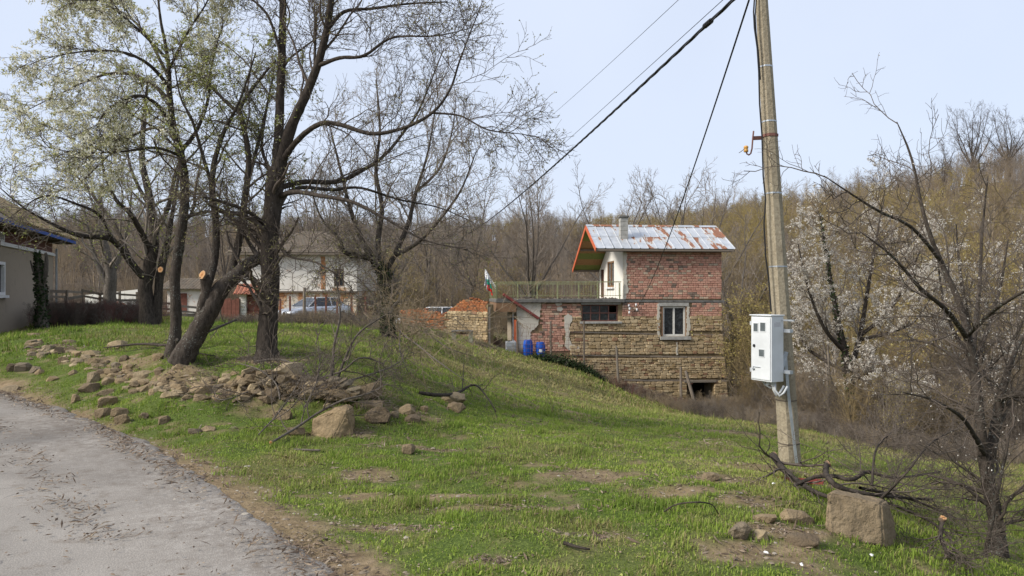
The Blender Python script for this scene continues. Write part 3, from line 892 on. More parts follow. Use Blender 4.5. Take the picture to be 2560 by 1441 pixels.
    npan = 8; pw = (RR - RL) / npan
    def panel(L):
        mb = MB(); sec = []
        for k in range(2):
            x = k * pw / 2
            sec += [(x, .032), (x + .035, .032), (x + .055, 0), (x + pw / 2 - .02, 0)]
        sec += [(pw + .0, .032), (pw + .03, .032)]
        n = len(sec)
        vs = [(x, y, z) for y in (0, L) for (x, z) in sec] + [(x, y, z - .006) for y in (0, L) for (x, z) in sec]
        fs = []
        for i in range(n - 1): fs += [(i, i + 1, n + i + 1, n + i), (2 * n + i, 3 * n + i, 3 * n + i + 1, 2 * n + i + 1), (i, 2 * n + i, 2 * n + i + 1, i + 1), (n + i, n + i + 1, 3 * n + i + 1, 3 * n + i)]
        mb.add(vs, fs); return mb.mesh('roof_sheet')
    sl = math.atan2(eM[1] - eF[1], eM[0] - eF[0]); LF = math.hypot(eM[1] - eF[1], eM[0] - eF[0])
    m1, m2 = panel(LF * .50), panel(LF * .53)
    slb = math.atan2(eM[1] - eB[1], eB[0] - eM[0]); LB = math.hypot(eM[1] - eB[1], eB[0] - eM[0]); m3 = panel(LB)
    RF = thing('roof', None, None); RF.parent = H
    for i in range(npan):
        o = put('roof_sheet', m1, M['zinc_sheet'], RF, (RL + i * pw, eF[0], eF[1] + .03), (sl, 0, 0))
        t = LF * .485
        o = put('roof_sheet', m2, M['zinc_sheet'], RF, (RL + i * pw, eF[0] + math.cos(sl) * t, eF[1] + .045 + math.sin(sl) * t), (sl + .002, 0, 0))
        o = put('roof_sheet', m3, M['zinc_sheet'], RF, (RL + (i + 1) * pw, eB[0], eB[1] + .03), (slb, 0, math.pi))
    mb = MB(); mb.add([(RL - .02, eM[0] - .2, eM[1] - .02), (RR + .02, eM[0] - .2, eM[1] - .02), (RR + .02, eM[0], eM[1] + .10), (RL - .02, eM[0], eM[1] + .10), (RL - .02, eM[0] + .2, eM[1] - .02), (RR + .02, eM[0] + .2, eM[1] - .02)], [(0, 1, 2, 3), (3, 2, 5, 4)])
    o = mb.build('ridge_cap', M['zinc_sheet'], RF); s = o.modifiers.new('s', 'SOLIDIFY'); s.thickness = .012
    # soffit boards: two rows under the left overhang, front and back slopes
    def on_roof(v, dz=0):
        z = eF[1] + (v - eF[0]) * math.tan(sl) if v < eM[0] else eM[1] - (v - eM[0]) * math.tan(slb)
        return z + dz
    for (v0, v1, n) in ((eF[0] + .03, eM[0] - .05, 5), (eM[0] + .05, eB[0] - .05, 7)):
        for i in range(n):
            a = v0 + (v1 - v0) * i / n + .004; b = v0 + (v1 - v0) * (i + 1) / n - .004
            mb = MB(); x0, x1 = RL + .03, RR - .05
            mb.add([(x0, a, on_roof(a, -.035)), (x1, a, on_roof(a, -.035)), (x1, b, on_roof(b, -.035)), (x0, b, on_roof(b, -.035)), (x0, a, on_roof(a, -.06)), (x1, a, on_roof(a, -.06)), (x1, b, on_roof(b, -.06)), (x0, b, on_roof(b, -.06))],
                   [(0, 1, 2, 3), (7, 6, 5, 4), (0, 4, 5, 1), (1, 5, 6, 2), (2, 6, 7, 3), (3, 7, 4, 0)])
            mb.build('soffit_board', M['soffit'], RF)
    for v in (eF[0] + .12, 1.0, eM[0], 4.3, eB[0] - .15):
        mb = MB(); z = on_roof(v, -.13); mb.box(RL + .06, RR - .1, v - .05, v + .05, z - .07, z + .05); mb.build('purlin', M['old_wood'], RF)
    for (a, b) in ((eF, eM), (eB, eM)):
        mb = MB(); mb.bar((RL - .02, a[0], a[1] - .06), (RL - .02, b[0], b[1] - .06), .04, .22); mb.build('bargeboard', M['barge_paint'], RF)
        mb = MB(); mb.bar((RR - .03, a[0], a[1] - .06), (RR - .03, b[0], b[1] - .06), .04, .14); mb.build('bargeboard', M['old_wood'], RF)
    mb = MB(); mb.box(RL + .02, RR - .06, eF[0] + .02, eF[0] + .05, eF[1] - .10, eF[1] + .0); mb.build('fascia', M['old_wood'], RF)
    # chimney of blocks
    C = thing('chimney', None, None); C.parent = H
    cu = F(1558.5, 580, .8)[0]; z = on_roof(.55) - .2; zt2 = F(1558, 545, .8)[1]; n = 6; h = (zt2 - z) / n
    for i in range(n):
        mb = MB(); j = rnd.uniform(-.006, .006); mb.box(cu - .21 + j, cu + .21 + j, .59, 1.01, z + i * h, z + (i + 1) * h - .012); mb.build('chimney_block', M['concrete'], C, bevel=.012)
    mb = MB(); mb.box(cu - .195, cu + .195, .605, .995, z, zt2); mb.build('mortar_core', M['dark_concrete'], C)
    mb = MB(); mb.box(cu - .27, cu + .27, .53, 1.07, zt2, zt2 + .1); mb.build('chimney_cap', M['dark_concrete'], C, bevel=.01)
    # porch below the terrace: red jamb, white post, grey-white side
    mb = MB(); u = F(1289, 850)[0]; mb.box(u - .09, u + .03, -.12, .0, F(1290, 884)[1] - .1, F(1290, 800)[1]); mb.build('jamb', M['barge_paint'], H)
    mb = MB(); u = F(1284, 850)[0]; mb.box(u - .03, u + .03, .3, .36, 2.9, F(1284, 757)[1]); mb.build('porch_post', M['white_trim'], H)
    # red pipe leaning from the terrace edge across the plaster
    a = F(1258, 736, -.35); b = F(1347, 797, -.12)
    mb = MB(); mb.bar((a[0], -.34, a[1]), (b[0], -.10, b[1]), .14, .14); mb.build('beam', M['rust_red'], H, bevel=.02)
    # cable insulators on the front
    for (x, y) in ((1572, 764), (1574, 772), (1573, 781), (1590, 762), (1592, 774)):
        a = F(x, y, -.1); mb = MB(); mb.lathe([(.02, -.06), (.05, -.05), (.05, -.01), (.035, 0), (.055, .02), (.05, .05), (.015, .06)], (a[0], -.12, a[1]), 10); mb.box(a[0] - .012, a[0] + .012, -.12, .03, a[1] - .09, a[1] - .065); mb.build('insulator', M['white_trim'], H, smooth=True)
    return H
house = build_house()

# ------------------------------------------------------------------ things around the house
simple('barrel_blue', (.015, .085, .42), .45, .2, 5, bump=0)
simple('tank_grey', (.32, .34, .36), .5, .15, 5)
simple('paper_white', (.7, .7, .68), .8, .1, 9)
simple('plastic_bag', (.72, .72, .72), .5, .1, 14, bump=.02)
def hw(u, v): return (HO.x + HCA * u - HSA * v, HO.y + HSA * u + HCA * v)
def barrel(px, py, label, with_label):
    u, _ = F(px, py, -.55); x, y = hw(u, -.55); z = gh(x, y) - .03
    zb = EYE + (HZ - py) * y / FPX
    o = thing('barrel', label, 'barrel', (x, y, min(z, zb) if abs(z - zb) < .5 else z), 0, 'blue plastic barrels')
    s = .95
    mb = MB(); mb.lathe([(.20 * s, 0), (.235 * s, .03), (.26 * s, .2), (.275 * s, .42), (.27 * s, .6), (.245 * s, .78), (.235 * s, .80), (.235 * s, .82), (.215 * s, .86), (.2 * s, .88)], k=24)
    mb.build('body', M['barrel_blue'], o, smooth=True)
    for zz in (.27, .62):
        mb = MB(); mb.lathe([(.25 * s, zz - .012), (.283 * s, zz - .008), (.283 * s, zz + .008), (.25 * s, zz + .012)], k=24); mb.build('hoop', M['barrel_blue'], o, smooth=True)
    mb = MB(); mb.lathe([(.2 * s, .87), (.2 * s, .885), (.18 * s, .875)], k=24); mb.lathe([(.035, .87), (.035, .905)], (.1, 0, 0), 10); mb.build('lid', M['barrel_blue'], o)
    if with_label:
        mb = MB()
        for i in range(5):
            a0, a1 = -1.9 + i * .13, -1.9 + (i + 1) * .13
            rr = .267
            mb.add([(rr * math.cos(a0), rr * math.sin(a0), .38), (rr * math.cos(a1), rr * math.sin(a1), .38), (rr * math.cos(a1), rr * math.sin(a1), .53), (rr * math.cos(a0), rr * math.sin(a0), .53)], [(0, 1, 2, 3)])
        mb.build('paper_label', M['paper_white'], o)
barrel(1320, 884, 'blue plastic barrel without a paper label, beside the grey tank', False)
barrel(1351, 884, 'blue plastic barrel with a white paper label by the brick wall', True)
def tank():
    u, _ = F(1277, 880, -.5); x, y = hw(u, -.5)
    o = thing('water_tank', 'square grey plastic tank beside the red porch jamb', 'tank', (x, y, gh(x, y) - .04), HA)
    mb = MB(); mb.box(-.27, .27, -.22, .22, 0, .58); mb.build('body', M['tank_grey'], o, bevel=.04)
    for z in (.2, .38):
        mb = MB(); mb.box(-.285, .285, -.235, .235, z - .012, z + .012); mb.build('rib', M['tank_grey'], o, bevel=.008)
    mb = MB(); mb.lathe([(.07, .57), (.07, .62), (.06, .63)], (-.1, 0, 0), 14); mb.build('cap', M['black_rubber'], o)
    mb = MB(); mb.tube([(.08, 0, .57), (.08, 0, .63), (.22, 0, .63), (.22, 0, .57)], .015, 6); mb.build('handle', M['tank_grey'], o)
tank()

# flags at the terrace corner
def flag_mat(name, cols, axis='Z'):
    t = NT(name); a = t.attr('rnd'); t.color(t.ramp(a, cols)).rough(.8)
    for nd in t.t.nodes:
        if nd.type == 'VALTORGB': nd.color_ramp.interpolation = 'CONSTANT'
    M[name] = t.m
flag_mat('flag_tricolour', [(0, (.75, .75, .74)), (.334, (.0, .26, .17)), (.667, (.60, .02, .015))])
flag_mat('flag_pale', [(0, (.72, .72, .72)), (.5, (.30, .33, .40)), (.75, (.62, .63, .65))])
def flag(name, label, base, tip, mat, drop, w, seed, off):
    o = thing(name, label, 'flag', base, 0, 'flags on the terrace corner')
    t = tip - Vector(base)
    mb = MB(); mb.tube([(0, 0, 0), t], .014, 8); mb.build('pole', M['white_trim'], o)
    r = random.Random(seed); mb = MB(); N_, K_ = 12, 14; vs = []; rr = []
    for i in range(N_ + 1):
        q = t * (1 - .42 * i / N_)
        for j in range(K_ + 1):
            s = j / K_
            fold = .05 * math.sin(i * 1.1 + s * 3 + seed) * (.3 + s)
            vs.append(q + Vector((off * s * w * .35 + fold, .06 * math.sin(i * .9 + s * 4), -drop * s - .10 * s * math.sin(i * .8)))); rr.append(max(.001, 1 - i / N_ if False else s * .999))
    fs = []
    for i in range(N_):
        for j in range(K_): a = i * (K_ + 1) + j; fs.append((a, a + 1, a + K_ + 2, a + K_ + 1))
    mb.v = [tuple(v) for v in vs]; mb.f = fs; mb.r = rr
    c = mb.build('cloth', M[mat], o, smooth=True); s = c.modifiers.new('s', 'SOLIDIFY'); s.thickness = .004
u, zf = F(1241, 722, -.1); fx, fy = hw(u, -.15); fz = zf + HZB
flag('flag', 'white, green and red striped flag hanging at the terrace corner', Vector((fx - .06, fy - .05, fz)), Vector((P(1215, 680, fy).x, fy - .2, P(1215, 680, fy).z)), 'flag_tricolour', .85, .5, 1, .8)
flag('flag', 'pale grey-white furled flag on the left of the tricolour flag', Vector((fx - .05, fy + .12, fz + .1)), Vector((P(1213, 673, fy).x, fy + .1, P(1213, 673, fy).z)), 'flag_pale', .75, .3, 5, -.5)

# ------------------------------------------------------------------ tree materials
def bark_mat(name, dark, light, lichen=None, amt=.5, scale=7):
    t = NT(name)
    mp = t.n('Mapping'); mp.inputs['Scale'].default_value = (1, 1, .35); t.l(t.gen(), mp.inputs['Vector'])
    nz = t.noise(scale * 3, 6, .7, mp.outputs['Vector'])
    c = t.ramp(nz, [(.3, dark), (.72, light)])
    if lichen:
        l = t.math('MULTIPLY', t.mask(t.math('ADD', t.noise(scale * 6, 5, .7), t.math('MULTIPLY', t.noise(2.5, 3), .35)), .88 - .25 * amt, .98 - .25 * amt), .75)
        c = t.mix(l, c, lichen)
    t.color(c).rough(.95); t.b.inputs['Specular IOR Level'].default_value = .12
    t.bump(nz, .03, .9); M[name] = t.m
bark_mat('bark_dark', (.022, .018, .015), (.095, .078, .064), (.20, .205, .18), .30)
bark_mat('bark_lichen', (.025, .02, .016), (.105, .086, .07), (.26, .27, .235), .52)
bark_mat('bark_grey', (.065, .055, .045), (.19, .165, .14), (.24, .235, .2), .3)
bark_mat('bark_far', (.11, .088, .068), (.22, .18, .145))
def cut_mat():
    t = NT('cut_wood'); r = t.attr('rnd'); nz = t.noise(40, 5, .7)
    ring = t.math('SINE', t.math('MULTIPLY', t.math('ADD', r, t.math('MULTIPLY', nz, .05)), 55.0))
    c = t.ramp(r, [(0, (.20, .09, .04)), (.14, (.46, .22, .085)), (.7, (.52, .30, .14)), (.86, (.48, .31, .17)), (.93, (.10, .075, .055))])
    c = t.mix(t.math('MULTIPLY', t.mask(ring, .2, 1.0), .35), c, (.28, .13, .06)); c = t.mix(t.math('MULTIPLY', t.mask(nz, .5, .75), .45), c, (.24, .17, .12))
    t.color(c).rough(.9); M['cut_wood'] = t.m
cut_mat()
simple('twig_grey', (.205, .172, .14), .9, .3, 5, bump=0)
simple('twig_dark', (.10, .08, .064), .9, .3, 5, bump=0)
simple('twig_tan', (.24, .185, .12), .9, .3, 5, bump=0)
simple('twig_ochre', (.26, .195, .10), .9, .35, 3, bump=0)
def leaf_mat(name, stops, trans=.35):
    t = NT(name); c = t.ramp(t.attr('rnd'), stops); t.color(c).rough(.7); t.b.inputs['Specular IOR Level'].default_value = .2
    tr = t.n('BsdfTranslucent'); t.l(c, tr.inputs['Color'])
    mx = t.n('MixShader'); mx.inputs['Fac'].default_value = trans
    t.l(t.b.outputs['BSDF'], mx.inputs[1]); t.l(tr.outputs['BSDF'], mx.inputs[2]); t.l(mx.outputs['Shader'], t.out.inputs['Surface'])
    M[name] = t.m
leaf_mat('blossom_green', [(0, (.28, .30, .10)), (.25, (.46, .46, .22)), (.5, (.68, .66, .46)), (.75, (.82, .80, .70)), (1, (.88, .87, .80))])
leaf_mat('blossom_white', [(0, (.36, .30, .22)), (.25, (.54, .48, .40)), (.6, (.68, .64, .57)), (1, (.80, .77, .72))])
leaf_mat('bud', [(0, (.16, .17, .05)), (.5, (.27, .25, .10)), (1, (.40, .36, .20))])
leaf_mat('young_leaf', [(0, (.20, .23, .05)), (.5, (.33, .36, .09)), (1, (.48, .48, .19))])
leaf_mat('ochre_haze', [(0, (.25, .20, .065)), (.5, (.34, .275, .095)), (1, (.43, .37, .15))])
leaf_mat('ivy_leaf', [(0, (.015, .025, .010)), (.6, (.03, .05, .016)), (1, (.06, .085, .03))], .15)

# ------------------------------------------------------------------ branch growing
def _nrm(a): return a / (np.linalg.norm(a, axis=-1, keepdims=True) + 1e-12)

def smooth_line(pts, rads, step=None, sub=6):
    """Catmull-Rom through a limb's points"""
    pts = np.array(pts, float); n = len(pts); out = []; ro = []
    for i in range(n - 1):
        p0 = pts[max(i - 1, 0)]; p1 = pts[i]; p2 = pts[i + 1]; p3 = pts[min(i + 2, n - 1)]
        for k in range(sub):
            t = k / sub
            out.append(.5 * (2 * p1 + (p2 - p0) * t + (2 * p0 - 5 * p1 + 4 * p2 - p3) * t * t + (3 * p1 - p0 - 3 * p2 + p3) * t ** 3)); ro.append(rads[i] + (rads[i + 1] - rads[i]) * t)
    out.append(pts[-1]); ro.append(rads[-1])
    return np.array(out), np.array(ro)

def tubes(Pb, Rb, k, knob=0.0, rng=None):
    """(B,n,3) centre lines -> verts, quads"""
    B, n, _ = Pb.shape
    T = _nrm(np.gradient(Pb, axis=1))
    mean = np.abs(T.mean(axis=1)); ax = np.argmin(mean, axis=1)
    ref = np.eye(3)[ax][:, None, :].repeat(n, 1)
    sx = _nrm(np.cross(T, ref)); sy = np.cross(T, sx)
    a = np.arange(k) * 2 * np.pi / k
    ca = np.cos(a)[None, None, :, None]; sa = np.sin(a)[None, None, :, None]
    R = Rb[:, :, None, None]
    if knob and rng is not None: R = R * (1 + knob * rng.normal(size=(B, n, k, 1)))
    V = Pb[:, :, None, :] + (sx[:, :, None, :] * ca + sy[:, :, None, :] * sa) * R
    idx = np.arange(B * n * k).reshape(B, n, k)
    j = np.roll(idx, -1, axis=2)
    Q = np.stack([idx[:, :-1], j[:, :-1], j[:, 1:], idx[:, 1:]], -1).reshape(-1, 4)
    return V.reshape(-1, 3), Q

def spawn(Pb, Rb, rng, count, length, angle, t0, npts, wander, trop, rscale=.6, rmin=.004, lenpow=.5, t1=1.0, down=0.0):
    """children of every parent centre line; returns (B*count, npts, 3), radii"""
    B, n, _ = Pb.shape
    t = t0 + (t1 - t0) * (np.arange(count)[None, :] + rng.random((B, count))) / count
    f = t * (n - 1); i = np.minimum(f.astype(int), n - 2); w = (f - i)[..., None]
    bi = np.arange(B)[:, None]
    pos = Pb[bi, i] * (1 - w) + Pb[bi, i + 1] * w
    tan = _nrm(Pb[bi, i + 1] - Pb[bi, i])
    pr = Rb[bi, i] * (1 - w[..., 0]) + Rb[bi, i + 1] * w[..., 0]
    q = rng.normal(size=tan.shape); q = _nrm(q - tan * (q * tan).sum(-1, keepdims=True))
    a = angle * rng.uniform(.65, 1.3, t.shape)[..., None]
    d = tan * np.cos(a) + q * np.sin(a)
    plen = np.linalg.norm(np.diff(Pb, axis=1), axis=-1).sum(1)[:, None]
    L = length * rng.uniform(.55, 1.25, t.shape) * (plen ** lenpow if lenpow else 1) * (1 - .45 * t)
    pos = pos.reshape(-1, 3); d = _nrm(d.reshape(-1, 3)); L = L.reshape(-1); r0 = np.maximum(pr.reshape(-1) * rscale * rng.uniform(.6, 1.0, L.shape), rmin)
    pts = [pos]; step = (L / (npts - 1))[:, None]
    for s in range(npts - 1):
        d = _nrm(d + rng.normal(size=d.shape) * wander + np.array([0, 0, trop - down * s / npts]))
        pos = pos + d * step; pts.append(pos)
    C = np.stack(pts, 1)
    R = r0[:, None] * np.linspace(1, .35, npts)[None, :]
    return C, np.maximum(R, rmin * .6)

def sprinkle(C, rng, per, size, t0=.15, spread=.03, cluster=1):
    """small leaf-sized faces along centre lines"""
    B, n, _ = C.shape
    N = int(B * per)
    K = max(1, N // cluster); N = K * cluster
    b = rng.integers(0, B, K).repeat(cluster); f = ((t0 + (1 - t0) * rng.random(K)) * (n - 1)).repeat(cluster)
    i = np.minimum(f.astype(int), n - 2); w = (f - i)[:, None]
    p = C[b, i] * (1 - w) + C[b, i + 1] * w + rng.normal(size=(N, 3)) * spread
    u = _nrm(rng.normal(size=(N, 3))); v = _nrm(np.cross(u, rng.normal(size=(N, 3))))
    s = size * rng.uniform(.6, 1.4, (N, 1))
    V = np.stack([p - u * s, p + v * s * .62, p + u * s, p - v * s * .62], 1).reshape(-1, 3)
    Q = np.arange(N * 4).reshape(N, 4)
    r = np.clip(rng.normal(.5, .18, N) + (rng.normal(0, .16, K)).repeat(cluster), 0.001, .999).repeat(4)
    return V, Q, r

def join(parts):
    V = []; Q = []; o = 0
    for (v, q) in parts:
        V.append(v); Q.append(q + o); o += len(v)
    return np.concatenate(V), np.concatenate(Q)

def pad(lines, n=None):
    """resample limbs of different length to the same count of points"""
    n = n or max(len(p) for p, r in lines)
    Pb = []; Rb = []
    for p, r in lines:
        s = np.concatenate([[0], np.cumsum(np.linalg.norm(np.diff(p, axis=0), axis=1))]); u = np.linspace(0, s[-1], n)
        Pb.append(np.stack([np.interp(u, s, p[:, k]) for k in range(3)], -1)); Rb.append(np.interp(u, s, r))
    return np.array(Pb), np.array(Rb)

def px_limb(pts, d0):
    """limb traced as (photo x, photo y, depth offset, width px)"""
    W = [P(x, y, d0 + o) for (x, y, o, w) in pts]
    return smooth_line([(p.x, p.y, p.z) for p in W], [w / 2 / FPX * (d0 + o) for (x, y, o, w) in pts])

def make_tree(name, label, cat, limbs, rng, levels, mats, leaves=None, group=None, base=None, trunk_n=1, cuts=(), ivy=None, nogrow=()):
    """limbs: list of (pts, radii). First trunk_n limbs make the trunk part, the others are limb parts; levels grow from all of them."""
    base = base if base is not None else limbs[0][0][0]
    base = np.array(base, float)
    o = thing(name, label, cat, tuple(base), 0, group)
    tk = limbs[:trunk_n]
    for nm, L, k in [('trunk', [l], 12) for l in tk] + [('limb', [l], 8) for l in limbs[trunk_n:]]:
        Pb, Rb = pad(L)
        if nm == 'trunk' and L is not None:
            Rb = Rb.copy(); z = Pb[0, :, 2] - Pb[0, 0, 2]
            if L[0] is tk[0]: Rb[0] *= 1 + .32 * np.exp(-z / (Rb[0, 0] * 1.3 + .02))
        V, Q = tubes(Pb, Rb, k, .05, rng)
        # close the top end
        n_ = Pb.shape[1]; cap = np.arange((n_ - 1) * k, n_ * k)
        put(nm, np_mesh(nm, V - base, [Q, cap[None, :]], True), mats[0], o)
    crown = []; last = None
    Pb, Rb = pad([l for i, l in enumerate(limbs) if i not in nogrow], 24)
    for li, lv in enumerate(levels):
        kk = lv.pop('k', 3); sides = kk
        if isinstance(lv.get('count'), int):
            Pb, Rb = spawn(Pb, Rb, rng, **lv)
        V, Q = tubes(Pb, Rb, sides); crown.append((V, Q)); last = Pb
    if crown:
        V, Q = join(crown); put('crown', np_mesh('crown', V - base, [Q], False), mats[1], o)
    for nm, m, kw in (leaves or []):
        V, Q, r = sprinkle(last, rng, **kw); put(nm, np_mesh(nm, V - base, [Q], False, {'rnd': r}), m, o, kind='stuff')
    for (pt, nrm, rad) in cuts:
        mb = MB(); nrm = Vector(nrm).normalized(); c = Vector(pt) - Vector(base)
        ref = Vector((0, 0, 1)) if abs(nrm.z) < .9 else Vector((0, 1, 0)); ux = nrm.cross(ref).normalized(); uy = ux.cross(nrm)
        vs = [c + nrm * .010]; rr = [.001]; K_ = 20; fs = []
        for q in range(1, 10):
            for j in range(K_):
                a_ = 2 * math.pi * j / K_; w_ = rad * q / 9 * (1 + .07 * math.sin(2 * a_ + 1) + .04 * math.sin(5 * a_))
                vs.append(c + (ux * math.cos(a_) + uy * math.sin(a_)) * w_ + nrm * (.010 + .003 * math.sin(7 * a_ + q) if q < 9 else -.02)); rr.append(q / 9)
        fs += [(0, 1 + j, 1 + (j + 1) % K_) for j in range(K_)]
        for q in range(8):
            for j in range(K_): fs.append((1 + q * K_ + j, 1 + (q + 1) * K_ + j, 1 + (q + 1) * K_ + (j + 1) % K_, 1 + q * K_ + (j + 1) % K_))
        mb.v = [tuple(v) for v in vs]; mb.f = fs; mb.r = rr; mb.build('cut_face', M['cut_wood'], o)
    if ivy is not None:
        Pi, Ri = pad([ivy[0]], 30); N = ivy[1]; i = rng.integers(0, 29, N); w = rng.random((N, 1))
        p = Pi[0, i] * (1 - w) + Pi[0, i + 1] * w; dirn = _nrm(rng.normal(size=(N, 3)) * np.array([1, 1, .3]))
        p = p + dirn * (Ri[0, i][:, None] * rng.uniform(.9, 1.5, (N, 1)) + .01)
        u = _nrm(rng.normal(size=(N, 3))); v = _nrm(np.cross(u, dirn)); s = rng.uniform(.03, .06, (N, 1))
        V = np.stack([p - u * s, p + v * s * .8, p + u * s, p - v * s * .8], 1).reshape(-1, 3)
        put('ivy', np_mesh('ivy', V - base, [np.arange(N * 4).reshape(N, 4)], False, {'rnd': rng.random(N).repeat(4)}), M['ivy_leaf'], o)
    return o

def lv(count, length, angle=.8, t0=.15, npts=6, wander=.16, trop=.05, **kw):
    d = dict(count=count, length=length, angle=angle, t0=t0, npts=npts, wander=wander, trop=trop); d.update(kw); return d

def rng_(s): return np.random.default_rng(s)

# ------------------------------------------------------------------ the trees on the bank, limbs traced from the photo
def bank_trees():
    b = G(668, 893); D = b.y
    L = [px_limb([(666, 905, 0, 56), (667, 860, 0, 47), (672, 780, 0, 45), (676, 700, 0, 46), (673, 620, 0, 42), (680, 540, 0, 42), (686, 470, 0, 44), (693, 420, .0, 42)], D),
         px_limb([(690, 440, 0, 27.5), (697, 330, .1, 24.1), (702, 200, .2, 21.5), (706, 80, .3, 18.9), (708, -40, .4, 16.3), (716, -220, .5, 10.3), (700, -420, .5, 4.3)], D),
         px_limb([(696, 430, 0, 31.0), (728, 320, -.1, 27.5), (768, 230, -.2, 23.2), (795, 160, -.3, 20.6), (818, 70, -.4, 18.9), (830, -20, -.5, 16.3), (850, -200, -.6, 10.3), (880, -360, -.7, 3.4)], D),
         px_limb([(700, 410, 0, 16.3), (745, 350, -.3, 14.8), (800, 310, -.6, 12.6), (850, 312, -.8, 11.1), (930, 335, -1.0, 10.4), (1010, 320, -1.1, 8.9), (1080, 283, -1.2, 7.4), (1125, 225, -1.2, 5.9), (1150, 150, -1.3, 4.4), (1200, 20, -1.4, 2.2)], D),
         px_limb([(1080, 283, -1.2, 5.9), (1150, 290, -1.2, 4.4), (1220, 325, -1.3, 3.7), (1300, 335, -1.3, 2.2), (1350, 345, -1.3, 1.5)], D),
         px_limb([(700, 470, 0, 14.8), (760, 455, .3, 13.3), (840, 455, .6, 11.1), (900, 430, .8, 9.6), (960, 390, .9, 8.1), (1010, 330, 1.0, 6.7), (1050, 270, 1.0, 5.2), (1110, 120, 1.1, 2.2)], D),
         px_limb([(795, 165, -.3, 11.8), (850, 145, -.5, 9.6), (910, 140, -.6, 8.1), (980, 95, -.7, 5.9), (1090, 90, -.8, 3.7), (1180, 70, -.9, 1.5)], D),
         px_limb([(815, 80, -.4, 11.8), (860, 30, -.3, 8.9), (930, 22, -.2, 7.4), (1020, 10, 0, 5.2), (1120, 5, .1, 3.0)], D),
         px_limb([(700, 490, 0, 14.8), (740, 480, -.4, 12.6), (800, 490, -.8, 10.4), (880, 505, -1.1, 8.9), (960, 545, -1.3, 6.7), (1060, 600, -1.4, 4.4), (1170, 625, -1.5, 2.2)], D),
         px_limb([(695, 500, 0, 11.1), (750, 470, .6, 9.6), (830, 475, 1.2, 8.1), (900, 470, 1.5, 6.7), (1000, 500, 1.8, 5.2), (1100, 520, 2, 3.0), (1190, 560, 2.1, 1.5)], D),
         px_limb([(660, 560, 0, 11.1), (620, 530, -.4, 9.6), (570, 510, -.6, 8.1), (505, 492, -.8, 6.7)], D),
         px_limb([(700, 130, .2, 7.4), (670, 40, .2, 6.7), (620, -10, .2, 4.4), (560, -60, .3, 2.2)], D),
         px_limb([(676, 520, 0, 10.4), (670, 420, .7, 8.9), (655, 350, 1.0, 7.4), (690, 150, 1.2, 3.0)], D),
         px_limb([(786, 170, -.3, 6.7), (788, 100, -.2, 6.7), (790, 30, -.1, 5.9)], D),
         px_limb([(690, 600, 0, 6.7), (720, 640, -.5, 5.9), (800, 660, -1.0, 4.4), (880, 720, -1.2, 2.2)], D)]
    make_tree('cherry_tree', 'tall straight-trunked bare tree on the bank forking into two thick stems', 'tree', L, rng_(1),
              [lv(15, .80, .8, .2, 8, .17, .03, k=4, rmin=.006, rscale=.38, down=.04), lv(9, .62, .8, .1, 6, .2, .02, rmin=.0042, rscale=.55), lv(5, .48, .85, .15, 4, .2, .04, rmin=.0032, lenpow=.8, rscale=.7)],
              (M['bark_dark'], M['twig_dark']), [('buds', M['bud'], dict(per=1.6, size=.011, t0=.5, spread=.006))])
    # leaning tree
    b = G(465, 905); D2 = b.y
    L = [px_limb([(450, 912, 0, 51.2), (478, 858, 0, 48.0), (520, 785, 0, 46.4), (552, 725, .05, 42.4), (590, 690, .12, 35.2), (630, 655, .25, 28.8), (690, 640, .6, 22.4)], D2),
         px_limb([(496, 835, .02, 28.8), (506, 775, -.02, 30.4), (516, 725, -.04, 27.2), (511, 690, -.1, 24.8)], D2),
         px_limb([(512, 740, .05, 16.0), (537, 650, .3, 19.2), (540, 560, .35, 17.6), (530, 480, .35, 16.0), (535, 410, .35, 14.4), (560, 330, .3, 10.4), (600, 250, .2, 6.4), (640, 130, .1, 3.2)], D2),
         px_limb([(575, 700, .15, 20.8), (598, 600, .4, 19.2), (612, 500, .4, 17.6), (622, 400, .4, 15.2), (605, 300, .4, 12.8), (600, 270, .4, 11.2), (640, 210, .4, 8.0), (690, 150, .4, 4.0)], D2),
         px_limb([(535, 480, .35, 10.4), (510, 400, .1, 8.8), (480, 300, -.1, 7.2), (450, 240, -.2, 4.8), (430, 120, -.3, 2.4)], D2),
         px_limb([(600, 285, .4, 9.6), (560, 250, .5, 8.0), (500, 190, .7, 6.4), (440, 165, .8, 4.0), (380, 200, .9, 2.4)], D2),
         px_limb([(615, 480, .4, 10.4), (640, 380, .9, 8.8), (660, 300, 1.1, 6.4), (680, 200, 1.2, 3.2)], D2),
         px_limb([(470, 925, -.05, 8.0), (430, 950, -.35, 10.4), (415, 985, -.6, 7.2), (380, 1000, -.75, 4.0)], D2)]
    c1 = P(511, 688, D2 - .1)
    make_tree('leaning_plum_tree', 'thick leaning lichen-covered tree with a freshly sawn orange stub', 'tree', L, rng_(2),
              [lv(12, .72, .8, .22, 8, .17, .03, k=4, rmin=.006, rscale=.45, down=.05), lv(9, .55, .8, .1, 6, .2, .0, rmin=.0036), lv(6, .42, .85, .15, 4, .2, .03, rmin=.0026, lenpow=.8)],
              (M['bark_lichen'], M['twig_dark']), [('leaves', M['young_leaf'], dict(per=3.0, size=.015, t0=.3, spread=.015, cluster=3)), ('blossoms', M['blossom_green'], dict(per=1.2, size=.015, t0=.3, spread=.02))],
              cuts=[((c1.x - .01, c1.y - .04, c1.z), (-.55, -.75, .35), .08)], nogrow=(0, 1, 7))
    # slender flowering tree, left
    b = G(430, 890); D3 = b.y
